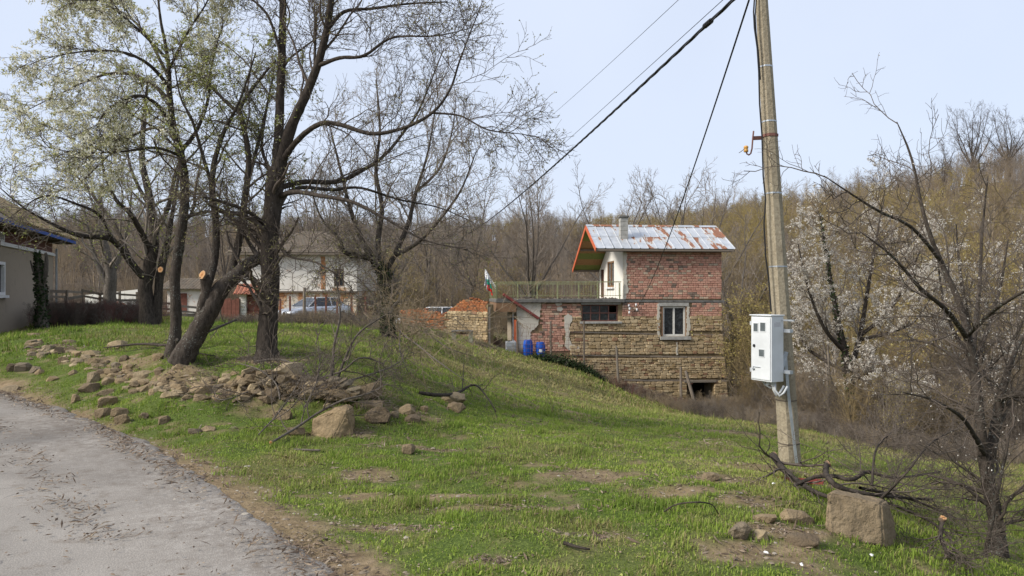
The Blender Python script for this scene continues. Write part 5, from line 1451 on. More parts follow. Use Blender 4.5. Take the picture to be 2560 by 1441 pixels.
# ------------------------------------------------------------------ stucco house at the left edge
simple('fascia_blue', (.02, .07, .30), .6, .3, 9)
simple('drainpipe', (.30, .32, .33), .45, .2, 6, metal=.4)
simple('rust_gate', (.17, .068, .048), .85, .3, 6)
simple('green_concrete', (.27, .28, .21), .9, .3, 7)
def left_house():
    C = Vector((-18.1, 28.0)); a = Vector((.358, -.934)); zb = .35
    o = thing('stucco_house', 'grey-brown stucco house with mossy tiled roof and blue eaves board', 'house', (C.x, C.y, zb), math.atan2(a.y, a.x))
    def W(px, py):
        k = (px - CXP) / FPX; s = (k * C.y - C.x) / (a.x - k * a.y); d = C.y + a.y * s
        return s, EYE + (HZ - py) * d / FPX - zb
    zm = W(60, 626)[1]; ze = 3.62 - zb
    w1 = (W(11, 700)[0], W(11, 700)[0] + 1.25, W(5, 738)[1], W(5, 655)[1]); w2 = (W(9, 590)[0], W(9, 590)[0] + .7, W(5, 604)[1], W(5, 580)[1])
    mb = MB(); wall_grid(mb, 0, 12, -1.2, zm, -.35, 0, [w1]); mb.box(0, .35, -8, -.35, -1.2, zm); mb.box(0, 12, -8, -7.7, -1.2, zm); mb.box(11.7, 12, -7.7, -.35, -1.2, zm); mb.build('wall', M['stucco'], o)
    mb = MB(); wall_grid(mb, .03, 11.97, zm + .12, ze + .3, -.35, -.02, [w2]); mb.box(.03, .35, -8, -.35, zm, ze + .3); mb.build('upper_wall', M['purple_brick'], o)
    mb = MB(); mb.box(-.06, 12, -.3, .07, zm, zm + .07); mb.box(-.04, 12, -.3, .04, zm + .07, zm + .12); mb.build('moulding', M['white_trim'], o)
    mb = MB(); mb.box(.4, 11.6, -7.6, -.4, 0, .1); mb.build('floor', M['dark_inside'], o)
    for (w, nm) in ((w1, 'window'), (w2, 'window')):
        A, B, c, d = w; f = .09 if w is w1 else .06; mb = MB()
        mb.box(A, A + f, -.12, .03, c, d); mb.box(B - f, B, -.12, .03, c, d); mb.box(A + f, B - f, -.12, .03, c, c + f); mb.box(A + f, B - f, -.12, .03, d - f, d)
        if w is w1: mb.box((A + B) / 2 - .03, (A + B) / 2 + .03, -.1, 0, c + f, d - f)
        wo = mb.build(nm, M['white_trim'], o)
        g = MB(); g.box(A + f, B - f, -.08, -.07, c + f, d - f); g.build('pane', M['dusty_glass'], wo)
        if w is w1: g = MB(); g.box(A - .12, B + .12, -.1, .1, c - .09, c - .005); g.build('sill', M['white_trim'], wo)
    # roof: hipped at the far end
    OH = .65; tn = math.tan(math.radians(33)); zr = ze + .10
    T = 4.6
    x0, x1, y0 = -OH, 12.6, OH
    mb = MB(); mb.add([(x0, y0, zr), (x1, y0, zr), (x1, y0 - T, zr + T * tn), (x0 + T, y0 - T, zr + T * tn), (x0, y0 - 2 * T, zr), (x1, y0 - 2 * T, zr)], [(0, 1, 2, 3), (0, 3, 4), (3, 2, 5, 4), (1, 5, 2), (0, 4, 5, 1)])
    rf = mb.build('roof', M['old_wood'], o)  # darker deck colour stands in for shadow in the gaps between tiles
    mb = MB(); mb.box(x0, x1, y0 - .04, y0 + .012, zr - .10, zr + .01); mb.box(x0 - .012, x0 + .04, y0 - 2 * T, y0 - .04, zr - .10, zr + .01); mb.build('eaves_board', M['fascia_blue'], rf)
    for i in range(14):
        x = x0 + .3 + i * .85; mb = MB(); mb.box(x - .05, x + .05, 0, y0 - .05, zr - .14, zr - .03); mb.build('rafter_end', M['old_wood'], rf)
    tile = MB(); n = 7; vs = []; pitch = .235
    for yy in (0, .36):
        for th in (0, -.018):
            for k in range(n + 1):
                ang = math.pi * k / n; vs.append((-pitch * .42 * math.cos(ang), -yy, .085 * math.sin(ang) + th))
    fs = []; m = n + 1
    for k in range(n):
        fs += [(k, k + 1, 2 * m + k + 1, 2 * m + k), (m + k, 3 * m + k, 3 * m + k + 1, m + k + 1), (k, m + k, m + k + 1, k + 1), (2 * m + k, 2 * m + k + 1, 3 * m + k + 1, 3 * m + k)]
    tile.add(vs, fs); tm = tile.mesh('tile')
    sl = math.radians(33)
    for r in range(9):
        h = r * .29
        x = x0 + h + .12
        while x < 7.2:
            put('tile', tm, M['tile'], rf, (x + rnd.uniform(-.012, .012), y0 + .03 - h + rnd.uniform(-.015, .015), zr + .025 + h * tn + rnd.uniform(0, .012)), (-sl + rnd.uniform(-.03, .03) - .04, rnd.uniform(-.04, .04), rnd.uniform(-.03, .03))); x += pitch
    for r in range(12):       # ridge tiles up the hip
        h = r * .34; put('hip_tile', tm, M['tile'], rf, (x0 + h, y0 - h, zr + h * tn + .06), (-sl * .7, 0, math.radians(45)))
    mb = MB(); s = .06
    mb.tube([(-.1, .1, zm + .3), (-.1, .09, zm - .2), (-.1, .09, .4), (-.1, .16, .3)], .04, 8); mb.build('drainpipe', M['drainpipe'], o)
left_house()

# plank fence, right of the stucco house
def rail_fence(name, label, line, rails, post_h, mat, postw=.08, railw=.12, cat='fence'):
    """line: list of ground (x, y)"""
    o = thing(name, label, cat, (line[0][0], line[0][1], gh(*line[0])))
    b = Vector(o.location); tops = []
    for (x, y) in line:
        z = gh(x, y); mb = MB(); lean = rnd.uniform(-.05, .05)
        mb.bar(Vector((x, y, z - .25)) - b, Vector((x + lean, y, z + post_h * rnd.uniform(.92, 1.05))) - b, postw); mb.build('post', M[mat], o)
    for (p, q) in zip(line[:-1], line[1:]):
        for r in rails:
            A = Vector((p[0], p[1] - .06, gh(*p) + r + rnd.uniform(-.06, .06))); B = Vector((q[0], q[1] - .06, gh(*q) + r + rnd.uniform(-.06, .06)))
            mb = MB(); e = (B - A) * .03; mb.bar(A - e - b, B + e - b, .03, railw * rnd.uniform(.7, 1.1)); mb.build('rail', M[mat], o)
    return o
def gp(px, d): return ((px - CXP) / FPX * d, d)
rail_fence('plank_fence', 'sagging fence of grey weathered rails beside the stucco house', [gp(118, 27), gp(165, 28.5), gp(205, 30), gp(250, 31), gp(300, 32), gp(345, 33)], (.35, .62, .9, 1.15), 1.3, 'old_wood')
rail_fence('plank_fence', 'low broken rail fence behind the leaning trunk', [gp(400, 34), gp(450, 35), gp(500, 36), gp(550, 37)], (.3, .55, .8), .95, 'old_wood')

# ------------------------------------------------------------------ lime-washed house behind the trees
def white_house():
    D = 47.0; xL, xR = (596 - CXP) / FPX * D, (893 - CXP) / FPX * D
    zb = gh((xL + xR) / 2, D) - .3
    o = thing('lime_washed_house', 'old white house with orange clay stains behind the silver car', 'house', (xL, D, zb))
    def W(px, py): return (px - CXP) / FPX * D - xL, EYE + (HZ - py) * D / FPX - zb
    w = xR - xL; zm = W(700, 728)[1]; zt = W(700, 633)[1]
    wn_ = (W(836, 700)[0], W(861, 700)[0], W(0, 717)[1], W(0, 672)[1]); lw = (W(766, 700)[0], W(784, 700)[0], W(0, 768)[1], W(0, 750)[1])
    mb = MB(); wall_grid(mb, 0, w, zm, zt, -.12, .3, [wn_]); mb.box(0, .3, .3, 7, zm, zt); mb.box(w - .3, w, .3, 7, zm, zt); mb.box(.3, w - .3, 6.7, 7, zm, zt); mb.build('wall', M['stained_lime'], o)
    mb = MB(); wall_grid(mb, .1, w - .05, -.5, zm - .1, 0, .35, [lw]); mb.box(.1, .4, .35, 7, -.5, zm); mb.box(w - .35, w - .05, .35, 7, -.5, zm); mb.build('lower_wall', M['stained_clay'], o)
    mb = MB(); mb.box(0, w, -.18, .2, zm - .1, zm - .0); mb.build('timber_belt', M['old_wood'], o)
    def band(x0, y0, x1, y1, v): 
        A = W(x0, y1); B = W(x1, y0); mb = MB(); pts = []
        for i in range(9): pts.append((A[0] + rnd.uniform(-.03, .05), A[1] + (B[1] - A[1]) * i / 8))
        for i in range(9): pts.append((B[0] + rnd.uniform(-.05, .03), B[1] - (B[1] - A[1]) * i / 8))
        mb.prism(pts, v, v + .02, axis=1); mb.build('clay_patch', M['orange_clay'], o)
    band(803, 642, 815, 724, -.135); band(832, 719, 866, 727, -.136); band(745, 730.5, 770, 760, -.012); band(806, 731, 818, 772, -.013); band(700, 731, 716, 752, -.014); band(850, 731, 858, 775, -.013)
    for (r, nu, nz) in ((wn_, 2, 3), (lw, 2, 1)):
        A, B, c, d = r; mb = MB(); f = .07; v = -.06 if r is wn_ else .06
        mb.box(A - .04, A + f, v, v + .08, c, d); mb.box(B - f, B + .04, v, v + .08, c, d); mb.box(A + f, B - f, v, v + .08, c, c + f); mb.box(A + f, B - f, v, v + .08, d - f, d)
        for i in range(1, nu): mb.box(A + (B - A) * i / nu - .035, A + (B - A) * i / nu + .035, v + .01, v + .07, c + f, d - f)
        wo = mb.build('window', M['old_frame'], o)
        for j in range(nz):
            for i in range(nu):
                g = MB(); g.box(A + (B - A) * i / nu + .05, A + (B - A) * (i + 1) / nu - .05, v + .04, v + .046, c + (d - c) * j / nz + .02, c + (d - c) * (j + 1) / nz - .02); g.build('pane', M['dusty_glass'], wo)
    # roof with tile courses
    OH = .6; T = 4.1; tn = .42; ze = zt - .02
    mb = MB(); mb.add([(-OH, -OH - .1, ze), (w + OH, -OH - .1, ze), (w + OH - T, -OH - .1 + T, ze + T * tn), (-OH + T, -OH - .1 + T, ze + T * tn), (-OH, 7.5, ze), (w + OH, 7.5, ze)], [(0, 1, 2, 3), (0, 3, 4), (3, 2, 5, 4), (1, 5, 2), (0, 4, 5, 1)])
    rf = mb.build('roof', M['grey_tile'], o)
    tl = MB()
    for r in range(13):
        h = r * .31; x = -OH + h + .1
        while x < w + OH - h - .1:
            zz = ze + h * tn; y = -OH - .12 + h
            tl.add([(x, y, zz + .03), (x + .1, y, zz + .075), (x + .2, y, zz + .03), (x, y + .33, zz + .03 + .13), (x + .1, y + .33, zz + .06 + .13), (x + .2, y + .33, zz + .03 + .13)], [(0, 1, 4, 3), (1, 2, 5, 4)], rnd.random()); x += .22
    tl.build('tiles', M['grey_tile'], rf, kind='stuff')
    mb = MB(); mb.box(-OH, w + OH, -OH - .12, -OH - .08, ze - .14, ze); mb.build('eaves_board', M['old_wood'], rf)
white_house()

def gate():
    D = 43.0; x0 = (600 - CXP) / FPX * D; zb = gh(x0 + .6, D) - .1
    def W(px, py): return (px - CXP) / FPX * D - x0, EYE + (HZ - py) * D / FPX - zb
    o = thing('yard_gate', 'rust-red yard gate under a small red tiled canopy', 'gate', (x0, D, zb))
    p = W(602, 735); q = W(618, 735)
    for i in range(9):
        mb = MB(); z0 = p[1] * i / 9; mb.box(p[0], q[0], -.2, .2, z0, z0 + p[1] / 9 - .015); mb.build('pillar_block', M['white_plaster'], o, bevel=.01)
    mb = MB(); mb.box(p[0] + .03, q[0] - .03, -.17, .17, 0, p[1]); mb.build('pillar', M['concrete'], o)
    a = W(619, 738)[0]; b = W(656, 738)[0]; zt = W(619, 737)[1]
    mb = MB(); mb.box(a, b, -.03, .03, .1, zt); mb.box(a, b, -.06, -.03, zt * .45, zt * .52); mb.box(a, a + .08, -.06, -.03, .1, zt); mb.box(b - .08, b, -.06, -.03, .1, zt); mb.build('leaf', M['rust_gate'], o)
    e = W(656, 738)[0]; mb = MB(); mb.box(e + .01, e + .35, -.18, .18, 0, zt); mb.build('pillar', M['concrete'], o)
    c0 = W(594, 735)[0]; c1 = e + .5; z0 = zt + .02; z1 = W(620, 712)[1]
    mb = MB(); mb.add([(c0, -.7, z0), (c1, -.7, z0), (c1, .1, z1), (c0, .1, z1), (c0, .8, z0), (c1, .8, z0)], [(0, 1, 2, 3), (3, 2, 5, 4), (0, 3, 4), (1, 5, 2), (0, 4, 5, 1)]); cn = mb.build('canopy', M['red_tile'], o)
    for r in range(4):
        for i in range(int((c1 - c0) / .23)):
            x = c0 + i * .23; t = r / 4; y = -.72 + .8 * t; z = z0 + (z1 - z0) * t + .02; mb = MB()
            mb.add([(x, y, z), (x + .1, y, z + .05), (x + .2, y, z), (x, y + .22, z + (z1 - z0) * .27), (x + .1, y + .22, z + .04 + (z1 - z0) * .27), (x + .2, y + .22, z + (z1 - z0) * .27)], [(0, 1, 4, 3), (1, 2, 5, 4)]); mb.build('tile', M['red_tile'], cn)
    # rusty sheet fence left of it
    D2 = 42.6; xa = (548 - CXP) / FPX * D2; xb = (599 - CXP) / FPX * D2; zb2 = gh(xa, D2) - .05
    f = thing('sheet_fence', 'rusty red sheet metal fence left of the yard gate', 'fence', (xa, D2, zb2)); h = EYE + (HZ - 747) * D2 / FPX - zb2
    n = 5; wd = (xb - xa) / n
    for i in range(n):
        mb = MB(); mb.box(i * wd, (i + 1) * wd - .02, -.02 + .012 * (i % 2), .012 * (i % 2), .05, h * rnd.uniform(.93, 1.03)); mb.build('panel', M['rust_gate'], f)
    for i in range(n + 1): mb = MB(); mb.box(i * wd - .03, i * wd + .03, .03, .09, -.2, h); mb.build('post', M['old_wood'], f)
gate()

def shed():
    D = 46; xa = (412 - CXP) / FPX * D; xb = (508 - CXP) / FPX * D; zb = gh(xa, D) - .1
    o = thing('tiled_shed', 'low shed with a grey tiled roof seen between the trunks', 'shed', (xa, D, zb)); w = xb - xa
    zt = EYE + (HZ - 722) * D / FPX - zb; zr = EYE + (HZ - 698) * (D + 1.4) / FPX - zb
    mb = MB(); mb.box(.1, w - .1, .1, 2.7, 0, zt); mb.build('wall', M['stained_lime'], o)
    mb = MB(); mb.add([(-.3, -.35, zt - .05), (w + .3, -.35, zt - .05), (w + .3, 1.4, zr), (-.3, 1.4, zr), (-.3, 3.2, zt - .05), (w + .3, 3.2, zt - .05)], [(0, 1, 2, 3), (3, 2, 5, 4), (0, 3, 4), (1, 5, 2), (0, 4, 5, 1)]); rf = mb.build('roof', M['grey_tile'], o)
    tl = MB()
    for r in range(6):
        for i in range(int((w + .5) / .22)):
            x = -.3 + i * .22; t = r / 6; y = -.37 + 1.75 * t; z = zt - .03 + (zr - zt + .05) * t; dz = (zr - zt) * .2
            tl.add([(x, y, z), (x + .1, y, z + .05), (x + .2, y, z), (x, y + .33, z + dz), (x + .1, y + .33, z + .04 + dz), (x + .2, y + .33, z + dz)], [(0, 1, 4, 3), (1, 2, 5, 4)], rnd.random())
    tl.build('tiles', M['grey_tile'], rf, kind='stuff')
    mb = MB(); mb.box(.5, 1.4, .05, .1, .1, zt - .3); mb.build('door', M['rust_gate'], o)
    # pale rendered yard wall further left, with a heap of fallen roof tiles before it
    D = 42; xa = (212 - CXP) / FPX * D; xb = (345 - CXP) / FPX * D; zb = gh((xa + xb) / 2, D) - .2
    o = thing('yard_wall', 'low pale rendered yard wall beyond the plank fence', 'wall', (xa, D, zb)); w = xb - xa
    h0 = EYE + (HZ - 738) * D / FPX - zb; h1 = EYE + (HZ - 724) * D / FPX - zb
    for i in range(4):
        mb = MB(); a = h0 + (h1 - h0) * i / 4; b = h0 + (h1 - h0) * (i + 1) / 4
        mb.prism([(w * i / 4 + .01, 0), (w * (i + 1) / 4 - .01, 0), (w * (i + 1) / 4 - .01, b), (w * i / 4 + .01, a)], 0, .18, axis=1); mb.build('panel', M['white_plaster'], o)
    X = (285 - CXP) / FPX * 39; zz = gh(X, 39)
    t = thing('tile_heap', 'heap of broken red roof tiles before the pale yard wall', 'tile heap', (X, 39, zz))
    for i in range(70):
        r = abs(rnd.gauss(0, .6)); a = rnd.uniform(0, 6.28); mb = MB(); h = max(0, .75 - r * .6)
        mb.box(-.18, .18, -.1, .1, -.012, .012); mb.build('tile', M['red_tile'], t, loc=(r * math.cos(a) * 1.5, r * math.sin(a), h * rnd.uniform(.5, 1)), rot=(rnd.uniform(-.7, .7), rnd.uniform(-.7, .7), rnd.uniform(0, 3)))
shed()

# ------------------------------------------------------------------ cars
def paint(name, c, metal=.5):
    t = NT(name); t.color(t.mix(t.mask(t.noise(4, 4), .4, .7), c, tuple(x * .82 for x in c))).rough(.3)
    t.b.inputs['Metallic'].default_value = metal; t.b.inputs['Coat Weight'].default_value = .5; t.b.inputs['Specular IOR Level'].default_value = .5; M[name] = t.m
paint('silver_paint', (.55, .57, .60)); paint('white_paint', (.68, .68, .67), .0)
simple('headlamp', (.75, .78, .80), .12, .08, 20, bump=0)
simple('rim_metal', (.45, .46, .48), .35, .1, 10, metal=.7, bump=0)
simple('tail_red', (.35, .02, .02), .2, .1, 10, bump=0)
def car(name, label, loc, rz, mat, group=None):
    """sedan, nose at +x, 4.5 m"""
    o = thing(name, label, 'car', loc, rz, group)
    # lower body lofted from stations: x, half width, bottom, belt height
    st = [(2.25, .50, .38, .56), (2.18, .72, .24, .66), (1.95, .83, .19, .74), (1.5, .88, .17, .82), (1.0, .89, .17, .90), (.75, .89, .17, .93), (0, .90, .17, .93), (-.9, .90, .17, .95), (-1.45, .89, .18, .97), (-1.9, .85, .22, .97), (-2.18, .76, .26, .93), (-2.25, .62, .42, .82)]
    V = []; 
    for (x, hw_, b, h) in st:
        prof = [(0, b), (hw_ * .8, b), (hw_ * .97, b + .12), (hw_, (b + h) * .5), (hw_ * .985, h - .10), (hw_ * .90, h - .01), (hw_ * .5, h + .025), (0, h + .035)]
        V += [(x, y, z) for (y, z) in prof] + [(x, -y, z) for (y, z) in prof[-2:0:-1]]
    m = 14; Fs = []
    for i in range(len(st) - 1):
        for j in range(m): Fs.append((i * m + j, i * m + (j + 1) % m, (i + 1) * m + (j + 1) % m, (i + 1) * m + j))
    Fs += [tuple(range(m)), tuple((len(st) - 1) * m + j for j in range(m))]
    mb = MB(); mb.add(V, Fs); mb.build('body', mat, o, smooth=True)
    # cabin: belt outline to roof outline
    belt = [(1.02, .74), (.55, .80), (-.6, .81), (-1.35, .76), (-1.72, .66)]; roof = [(.22, .52), (-.05, .57), (-.65, .58), (-1.05, .53), (-1.22, .47)]
    V = [(x, y, .93) for (x, y) in belt] + [(x, -y, .93) for (x, y) in belt[::-1]]
    R = [(x, y, 1.40) for (x, y) in roof] + [(x, -y, 1.40) for (x, y) in roof[::-1]]
    T = [(x * .93 - .03, y * .86, 1.435) for (x, y, z) in R]
    n = len(V); mb = MB(); mb.add(V + R, [(i, (i + 1) % n, n + (i + 1) % n, n + i) for i in range(n)]); mb.build('windows', M['dusty_glass'], o)
    mb = MB(); R2 = [(x, y, 1.395) for (x, y, z) in R]; mb.add(R2 + [(x * 1.01, y * 1.02, 1.41) for (x, y, z) in R] + T, [(i, (i + 1) % n, n + (i + 1) % n, n + i) for i in range(n)] + [(n + i, n + (i + 1) % n, 2 * n + (i + 1) % n, 2 * n + i) for i in range(n)] + [tuple(range(2 * n, 3 * n))]); mb.build('roof', mat, o, smooth=True)
    for s in (1, -1):
        for (i, tw) in ((0, .05), (2, .05), (4, .10)):
            mb = MB(); mb.bar((belt[i][0], s * belt[i][1] * 1.01, .925), (roof[i][0], s * roof[i][1] * 1.01, 1.405), tw); mb.build('pillar', mat, o)
        for x in (1.36, -1.36):
            W_ = thing('wheel', None, None); W_.parent = o; W_.location = (x, s * .80, .31)
            mb = MB(); mb.lathe([(.20, -.10), (.30, -.10), (.315, -.05), (.315, .05), (.30, .10), (.20, .10)], k=24, M=Matrix.Rotation(math.pi / 2, 4, 'X')); mb.build('tyre', M['black_rubber'], W_, smooth=False)
            mb = MB(); mb.lathe([(.20, -.085), (.05, -.06), (.05, .06), (.20, .085)], k=16, M=Matrix.Rotation(math.pi / 2, 4, 'X')); mb.build('rim', M['rim_metal'], W_)
        mb = MB(); mb.add([(2.165, s * .42, .52), (2.06, s * .765, .53), (1.93, s * .80, .66), (2.13, s * .46, .665), (2.1, s * .42, .52), (2.0, s * .72, .53), (1.9, s * .76, .66), (2.08, s * .46, .665)], [(0, 1, 2, 3), (0, 4, 5, 1), (2, 6, 7, 3), (1, 5, 6, 2), (0, 3, 7, 4)]); mb.build('headlight', M['headlamp'], o)
        mb = MB(); mb.box(-2.24, -2.12, min(s * .5, s * .74), max(s * .5, s * .74), .68, .84); mb.build('tail_light', M['tail_red'], o)
        mb = MB(); mb.box(.62, .74, min(s * .86, s * 1.02), max(s * .86, s * 1.02), .92, 1.04); mb.build('mirror', mat, o, bevel=.03)
        mb = MB(); mb.box(2.20, 2.265, min(s * .06, s * .27), max(s * .06, s * .27), .50, .62); mb.build('grille', M['black_rubber'], o, bevel=.02)
        for x in (.15, -.75): mb = MB(); mb.box(x - .1, x + .1, min(s * .89, s * .925), max(s * .89, s * .925), .78, .81); mb.build('door_handle', mat, o)
    mb = MB(); mb.box(2.14, 2.25, -.62, .62, .27, .38); mb.build('bumper_intake', M['black_rubber'], o, bevel=.02)
    return o
X, Y = gp(786, 41.5)
car('parked_car', 'silver sedan parked before the white house, nose to the left', (X, Y, gh(X, Y) - .02), math.radians(180 + 55), M['silver_paint'], 'parked cars')
X, Y = gp(1078, 43.5)
zc = EYE + (HZ - 768) * Y / FPX - 1.43
car('parked_car', 'white car behind the broken brick wall, only its roof showing', (X, Y, zc), math.radians(188), M['white_paint'], 'parked cars')

# wire fence before the silver car
def wire_fence():
    line = [gp(x, 39.5) for x in (700, 726, 760, 790, 815, 842, 880, 915)]
    o = thing('wire_fence', 'rusty posts strung with barbed wire before the silver car', 'fence', (line[0][0], line[0][1], gh(*line[0]))); b = Vector(o.location)
    for i, (x, y) in enumerate(line):
        z = gh(x, y); h = 1.45 * rnd.uniform(.85, 1.1); mb = MB()
        if i == 2: mb.tube([Vector((x, y, z - .3)) - b, Vector((x + .03, y, z + 2.0)) - b], [.10, .085], 8)
        else: mb.bar(Vector((x, y, z - .3)) - b, Vector((x + rnd.uniform(-.04, .04), y, z + h)) - b, .09)
        mb.build('post', M['old_wood'] if i == 2 else M['rust_gate'], o)
    for h in (.35, .7, 1.0, 1.25):
        for (p, q) in zip(line[:-1], line[1:]):
            mb = MB(); A = Vector((p[0], p[1] - .05, gh(*p) + h)) - b; B = Vector((q[0], q[1] - .05, gh(*q) + h)) - b
            mb.tube([A, (A + B) / 2 - Vector((0, 0, .03)), B], .006, 4); mb.build('wire', M['twig_dark'], o)
wire_fence()

# ------------------------------------------------------------------ broken brick wall
def ruin():
    p0 = Vector(gp(1000, 41.5)); p1 = Vector(gp(1219, 36.8)); ax = (p1 - p0); Lw = ax.length; ax /= Lw
    zb = min(gh(*p0), gh(*p1)) - .3
    o = thing('ruined_wall', 'crumbling wall of orange brick over stone beside the terrace', 'wall', (p0.x, p0.y, zb), math.atan2(ax.y, ax.x))
    def W(px, py):
        k = (px - CXP) / FPX; s = (k * p0.y - p0.x) / (ax.x - k * ax.y); d = p0.y + ax.y * s
        return s, EYE + (HZ - py) * d / FPX - zb
    prof = [W(*q) for q in ((1000, 777), (1030, 775), (1050, 772), (1068, 776), (1085, 782), (1105, 786), (1122, 778), (1136, 762), (1150, 752), (1165, 746), (1185, 747), (1203, 754), (1219, 758))]
    ps = [q[0] for q in prof]; pz = [q[1] for q in prof]
    top = lambda s: float(np.interp(s, ps, pz))
    mb = MB(); mb.prism([(0, -.2), (Lw, -.2)] + [(q[0], q[1] - .08) for q in prof[::-1]], .02, .45, axis=1); mb.build('core', M['mud_mortar'], o)
    zs = W(1190, 783)[1]
    bricks = []; stones = []
    z = 0.0; n = 0
    while z < max(pz):
        h = .085; x = -.1 if n % 2 else 0
        while x < Lw:
            w = rnd.uniform(.22, .27); m = x + w / 2
            if .02 < m < Lw - .02 and z + h < top(m) + rnd.uniform(-.06, .05):
                if not (m > W(1120, 800)[0] - rnd.uniform(0, .5) and z < zs + rnd.uniform(-.05, .05)): bricks.append((m, z + h / 2, w - .012, h - .012, .06 + rnd.uniform(-.02, .02), .05, None, rnd.uniform(-.03, .03)))
            x += w
        z += h; n += 1
    z = -.1
    while z < zs:
        h = rnd.choice((.12, .15, .18)); x = W(1125, 800)[0] - rnd.uniform(0, .5)
        while x < Lw - .05:
            w = min(rnd.uniform(.18, .48), Lw - x); stones.append((x + w / 2, z + h / 2, w - .01, h - .01, .08 + rnd.uniform(-.02, .03), .05, None, rnd.uniform(-.04, .04))); x += w
        z += h
    lay_pieces(o, 'brick', M['old_brick'], bricks, BRICK_MB); lay_pieces(o, 'stone', M['stone'], stones, STONE_MB)
    # loose bricks on the broken crest
    bm = BRICK_MB[0].mesh('brick')
    for i in range(60):
        s = rnd.uniform(.1, Lw - .1); b = put('brick', bm, M['old_brick'], o, (s, rnd.uniform(.1, .4), top(s) - .05 + rnd.uniform(0, .05)), (rnd.uniform(-.3, .3), rnd.uniform(-.3, .3), rnd.uniform(-1, 1))); b.scale = (.24, .12, .07)
    # dark post beside the wall's end
    x, y = gp(1223, 36.9); mb = MB(); z = gh(x, y)
    t = thing('fence_post', 'dark square timber post at the end of the broken brick wall', 'post', (x, y, z - .2)); mb.box(-.07, .07, -.07, .07, 0, EYE + (HZ - 768) * y / FPX - z + .2); mb.build('post', M['old_wood'], t, bevel=.01)
    mb = MB(); mb.box(-.075, .075, -.075, .075, .9, .93); mb.build('band', M['rust_frame'], t)
ruin()

def table():
    D = 34.0; x, y = gp(1156, D); z = gh(x, y) - .03; zt = EYE + (HZ - 826) * D / FPX - z
    o = thing('concrete_table', 'small mossy concrete table on the grass by the broken wall', 'table', (x, y, z), .05)
    mb = MB(); mb.box(-.52, .52, -.3, .3, zt - .07, zt); mb.build('top', M['dark_concrete'], o, bevel=.01)
    for s in (-1, 1): mb = MB(); mb.box(s * .40 - .10, s * .40 + .10, -.22, .22, 0, zt - .07); mb.build('leg', M['green_concrete'], o, bevel=.015)
    mb = MB(); mb.box(-.3, .3, -.015, .015, zt - .2, zt - .1); mb.build('brace', M['rust_frame'], o)
table()

# ------------------------------------------------------------------ posts, bag, mesh by the stone house
def post(name, label, px, d, y0, y1, w, lean=0, mat='old_wood'):
    x, y = gp(px, d); z = gh(x, y); h = EYE + (HZ - y0) * d / FPX - z
    o = thing(name, label, 'post', (x, y, z - .15), 0); mb = MB(); mb.tube([(0, 0, 0), (lean * .5, 0, h * .5), (lean, .02, h + .15)], [w * .55, w * .5, w * .42], 7); mb.build('shaft', M[mat], o)
    mb = MB(); mb.tube([(lean * .75, -w * .5, h * .75), (lean * .75 + w * .9, -w * .6, h * .75)], .012, 5); mb.build('wire_staple', M['rust_frame'], o)
post('fence_post', 'slender grey post standing before the stone wall', 1547, 36.6, 866, 970, .13, -.12)
post('fence_post', 'upright post at the left of the cellar opening', 1703, 36.6, 918, 1015, .14, -.02)
post('leaning_post', 'dark post leaning across the cellar opening', 1745, 36.4, 928, 1018, .18, -.62)
post('fence_post', 'thin post among the brambles right of the house', 1868, 34, 940, 1050, .10, -.25, 'brown_wood')
def bag():
    x, y = gp(1796, 36.2); z = gh(x, y)
    o = thing('plastic_sack', 'crumpled white sack on the ground below the cellar opening', 'sack', (x, y, z - .02)); bm = bmesh.new(); bmesh.ops.create_icosphere(bm, subdivisions=3, radius=.26)
    r = random.Random(3)
    for v in bm.verts: v.co = Vector((v.co.x * 1.25, v.co.y * .8, v.co.z * .75 + .14)) * (1 + .18 * math.sin(v.co.x * 17 + 1) * math.sin(v.co.z * 23) + r.uniform(-.05, .05))
    me = bpy.data.meshes.new('sack'); bm.to_mesh(me); bm.free(); put('sack', me, M['plastic_bag'], o)
    mb = MB(); mb.tube([(.2, 0, .3), (.26, 0, .38), (.33, .02, .4)], [.06, .03, .07], 8); mb.build('tied_neck', M['plastic_bag'], o)
bag()
def mesh_fence():
    x0, y0 = hw(F(1290, 850)[0], -1.0); x1, y1 = hw(F(1452, 850)[0], -1.0)
    z = (gh(x0, y0) + gh(x1, y1)) / 2; o = thing('mesh_fence', 'coarse rusty wire mesh standing before the barrels and brick wall', 'fence', (x0, y0, gh(x0, y0)), math.atan2(y1 - y0, x1 - x0))
    L = math.hypot(x1 - x0, y1 - y0)
    def zg(s): t = s / L; return gh(x0 + (x1 - x0) * t, y0 + (y1 - y0) * t) - gh(x0, y0)
    s = 0
    while s <= L:
        mb = MB(); mb.tube([(s, 0, zg(s) - .05), (s, 0, 1.55 + .0 * s)], .006, 4); mb.build('wire', M['rust_frame'], o); s += .22
    for k in range(8):
        h = .1 + k * .21; mb = MB(); mb.tube([(0, 0, h), (L * .5, -.02, h - .02), (L, 0, h - .02)], .006, 4); mb.build('wire', M['rust_frame'], o)
    for s in (0, L * .5, L): mb = MB(); mb.tube([(s, .04, zg(s) - .3), (s + rnd.uniform(-.04, .04), .04, 1.7)], [.06, .05], 6); mb.build('post', M['old_wood'], o)
mesh_fence()

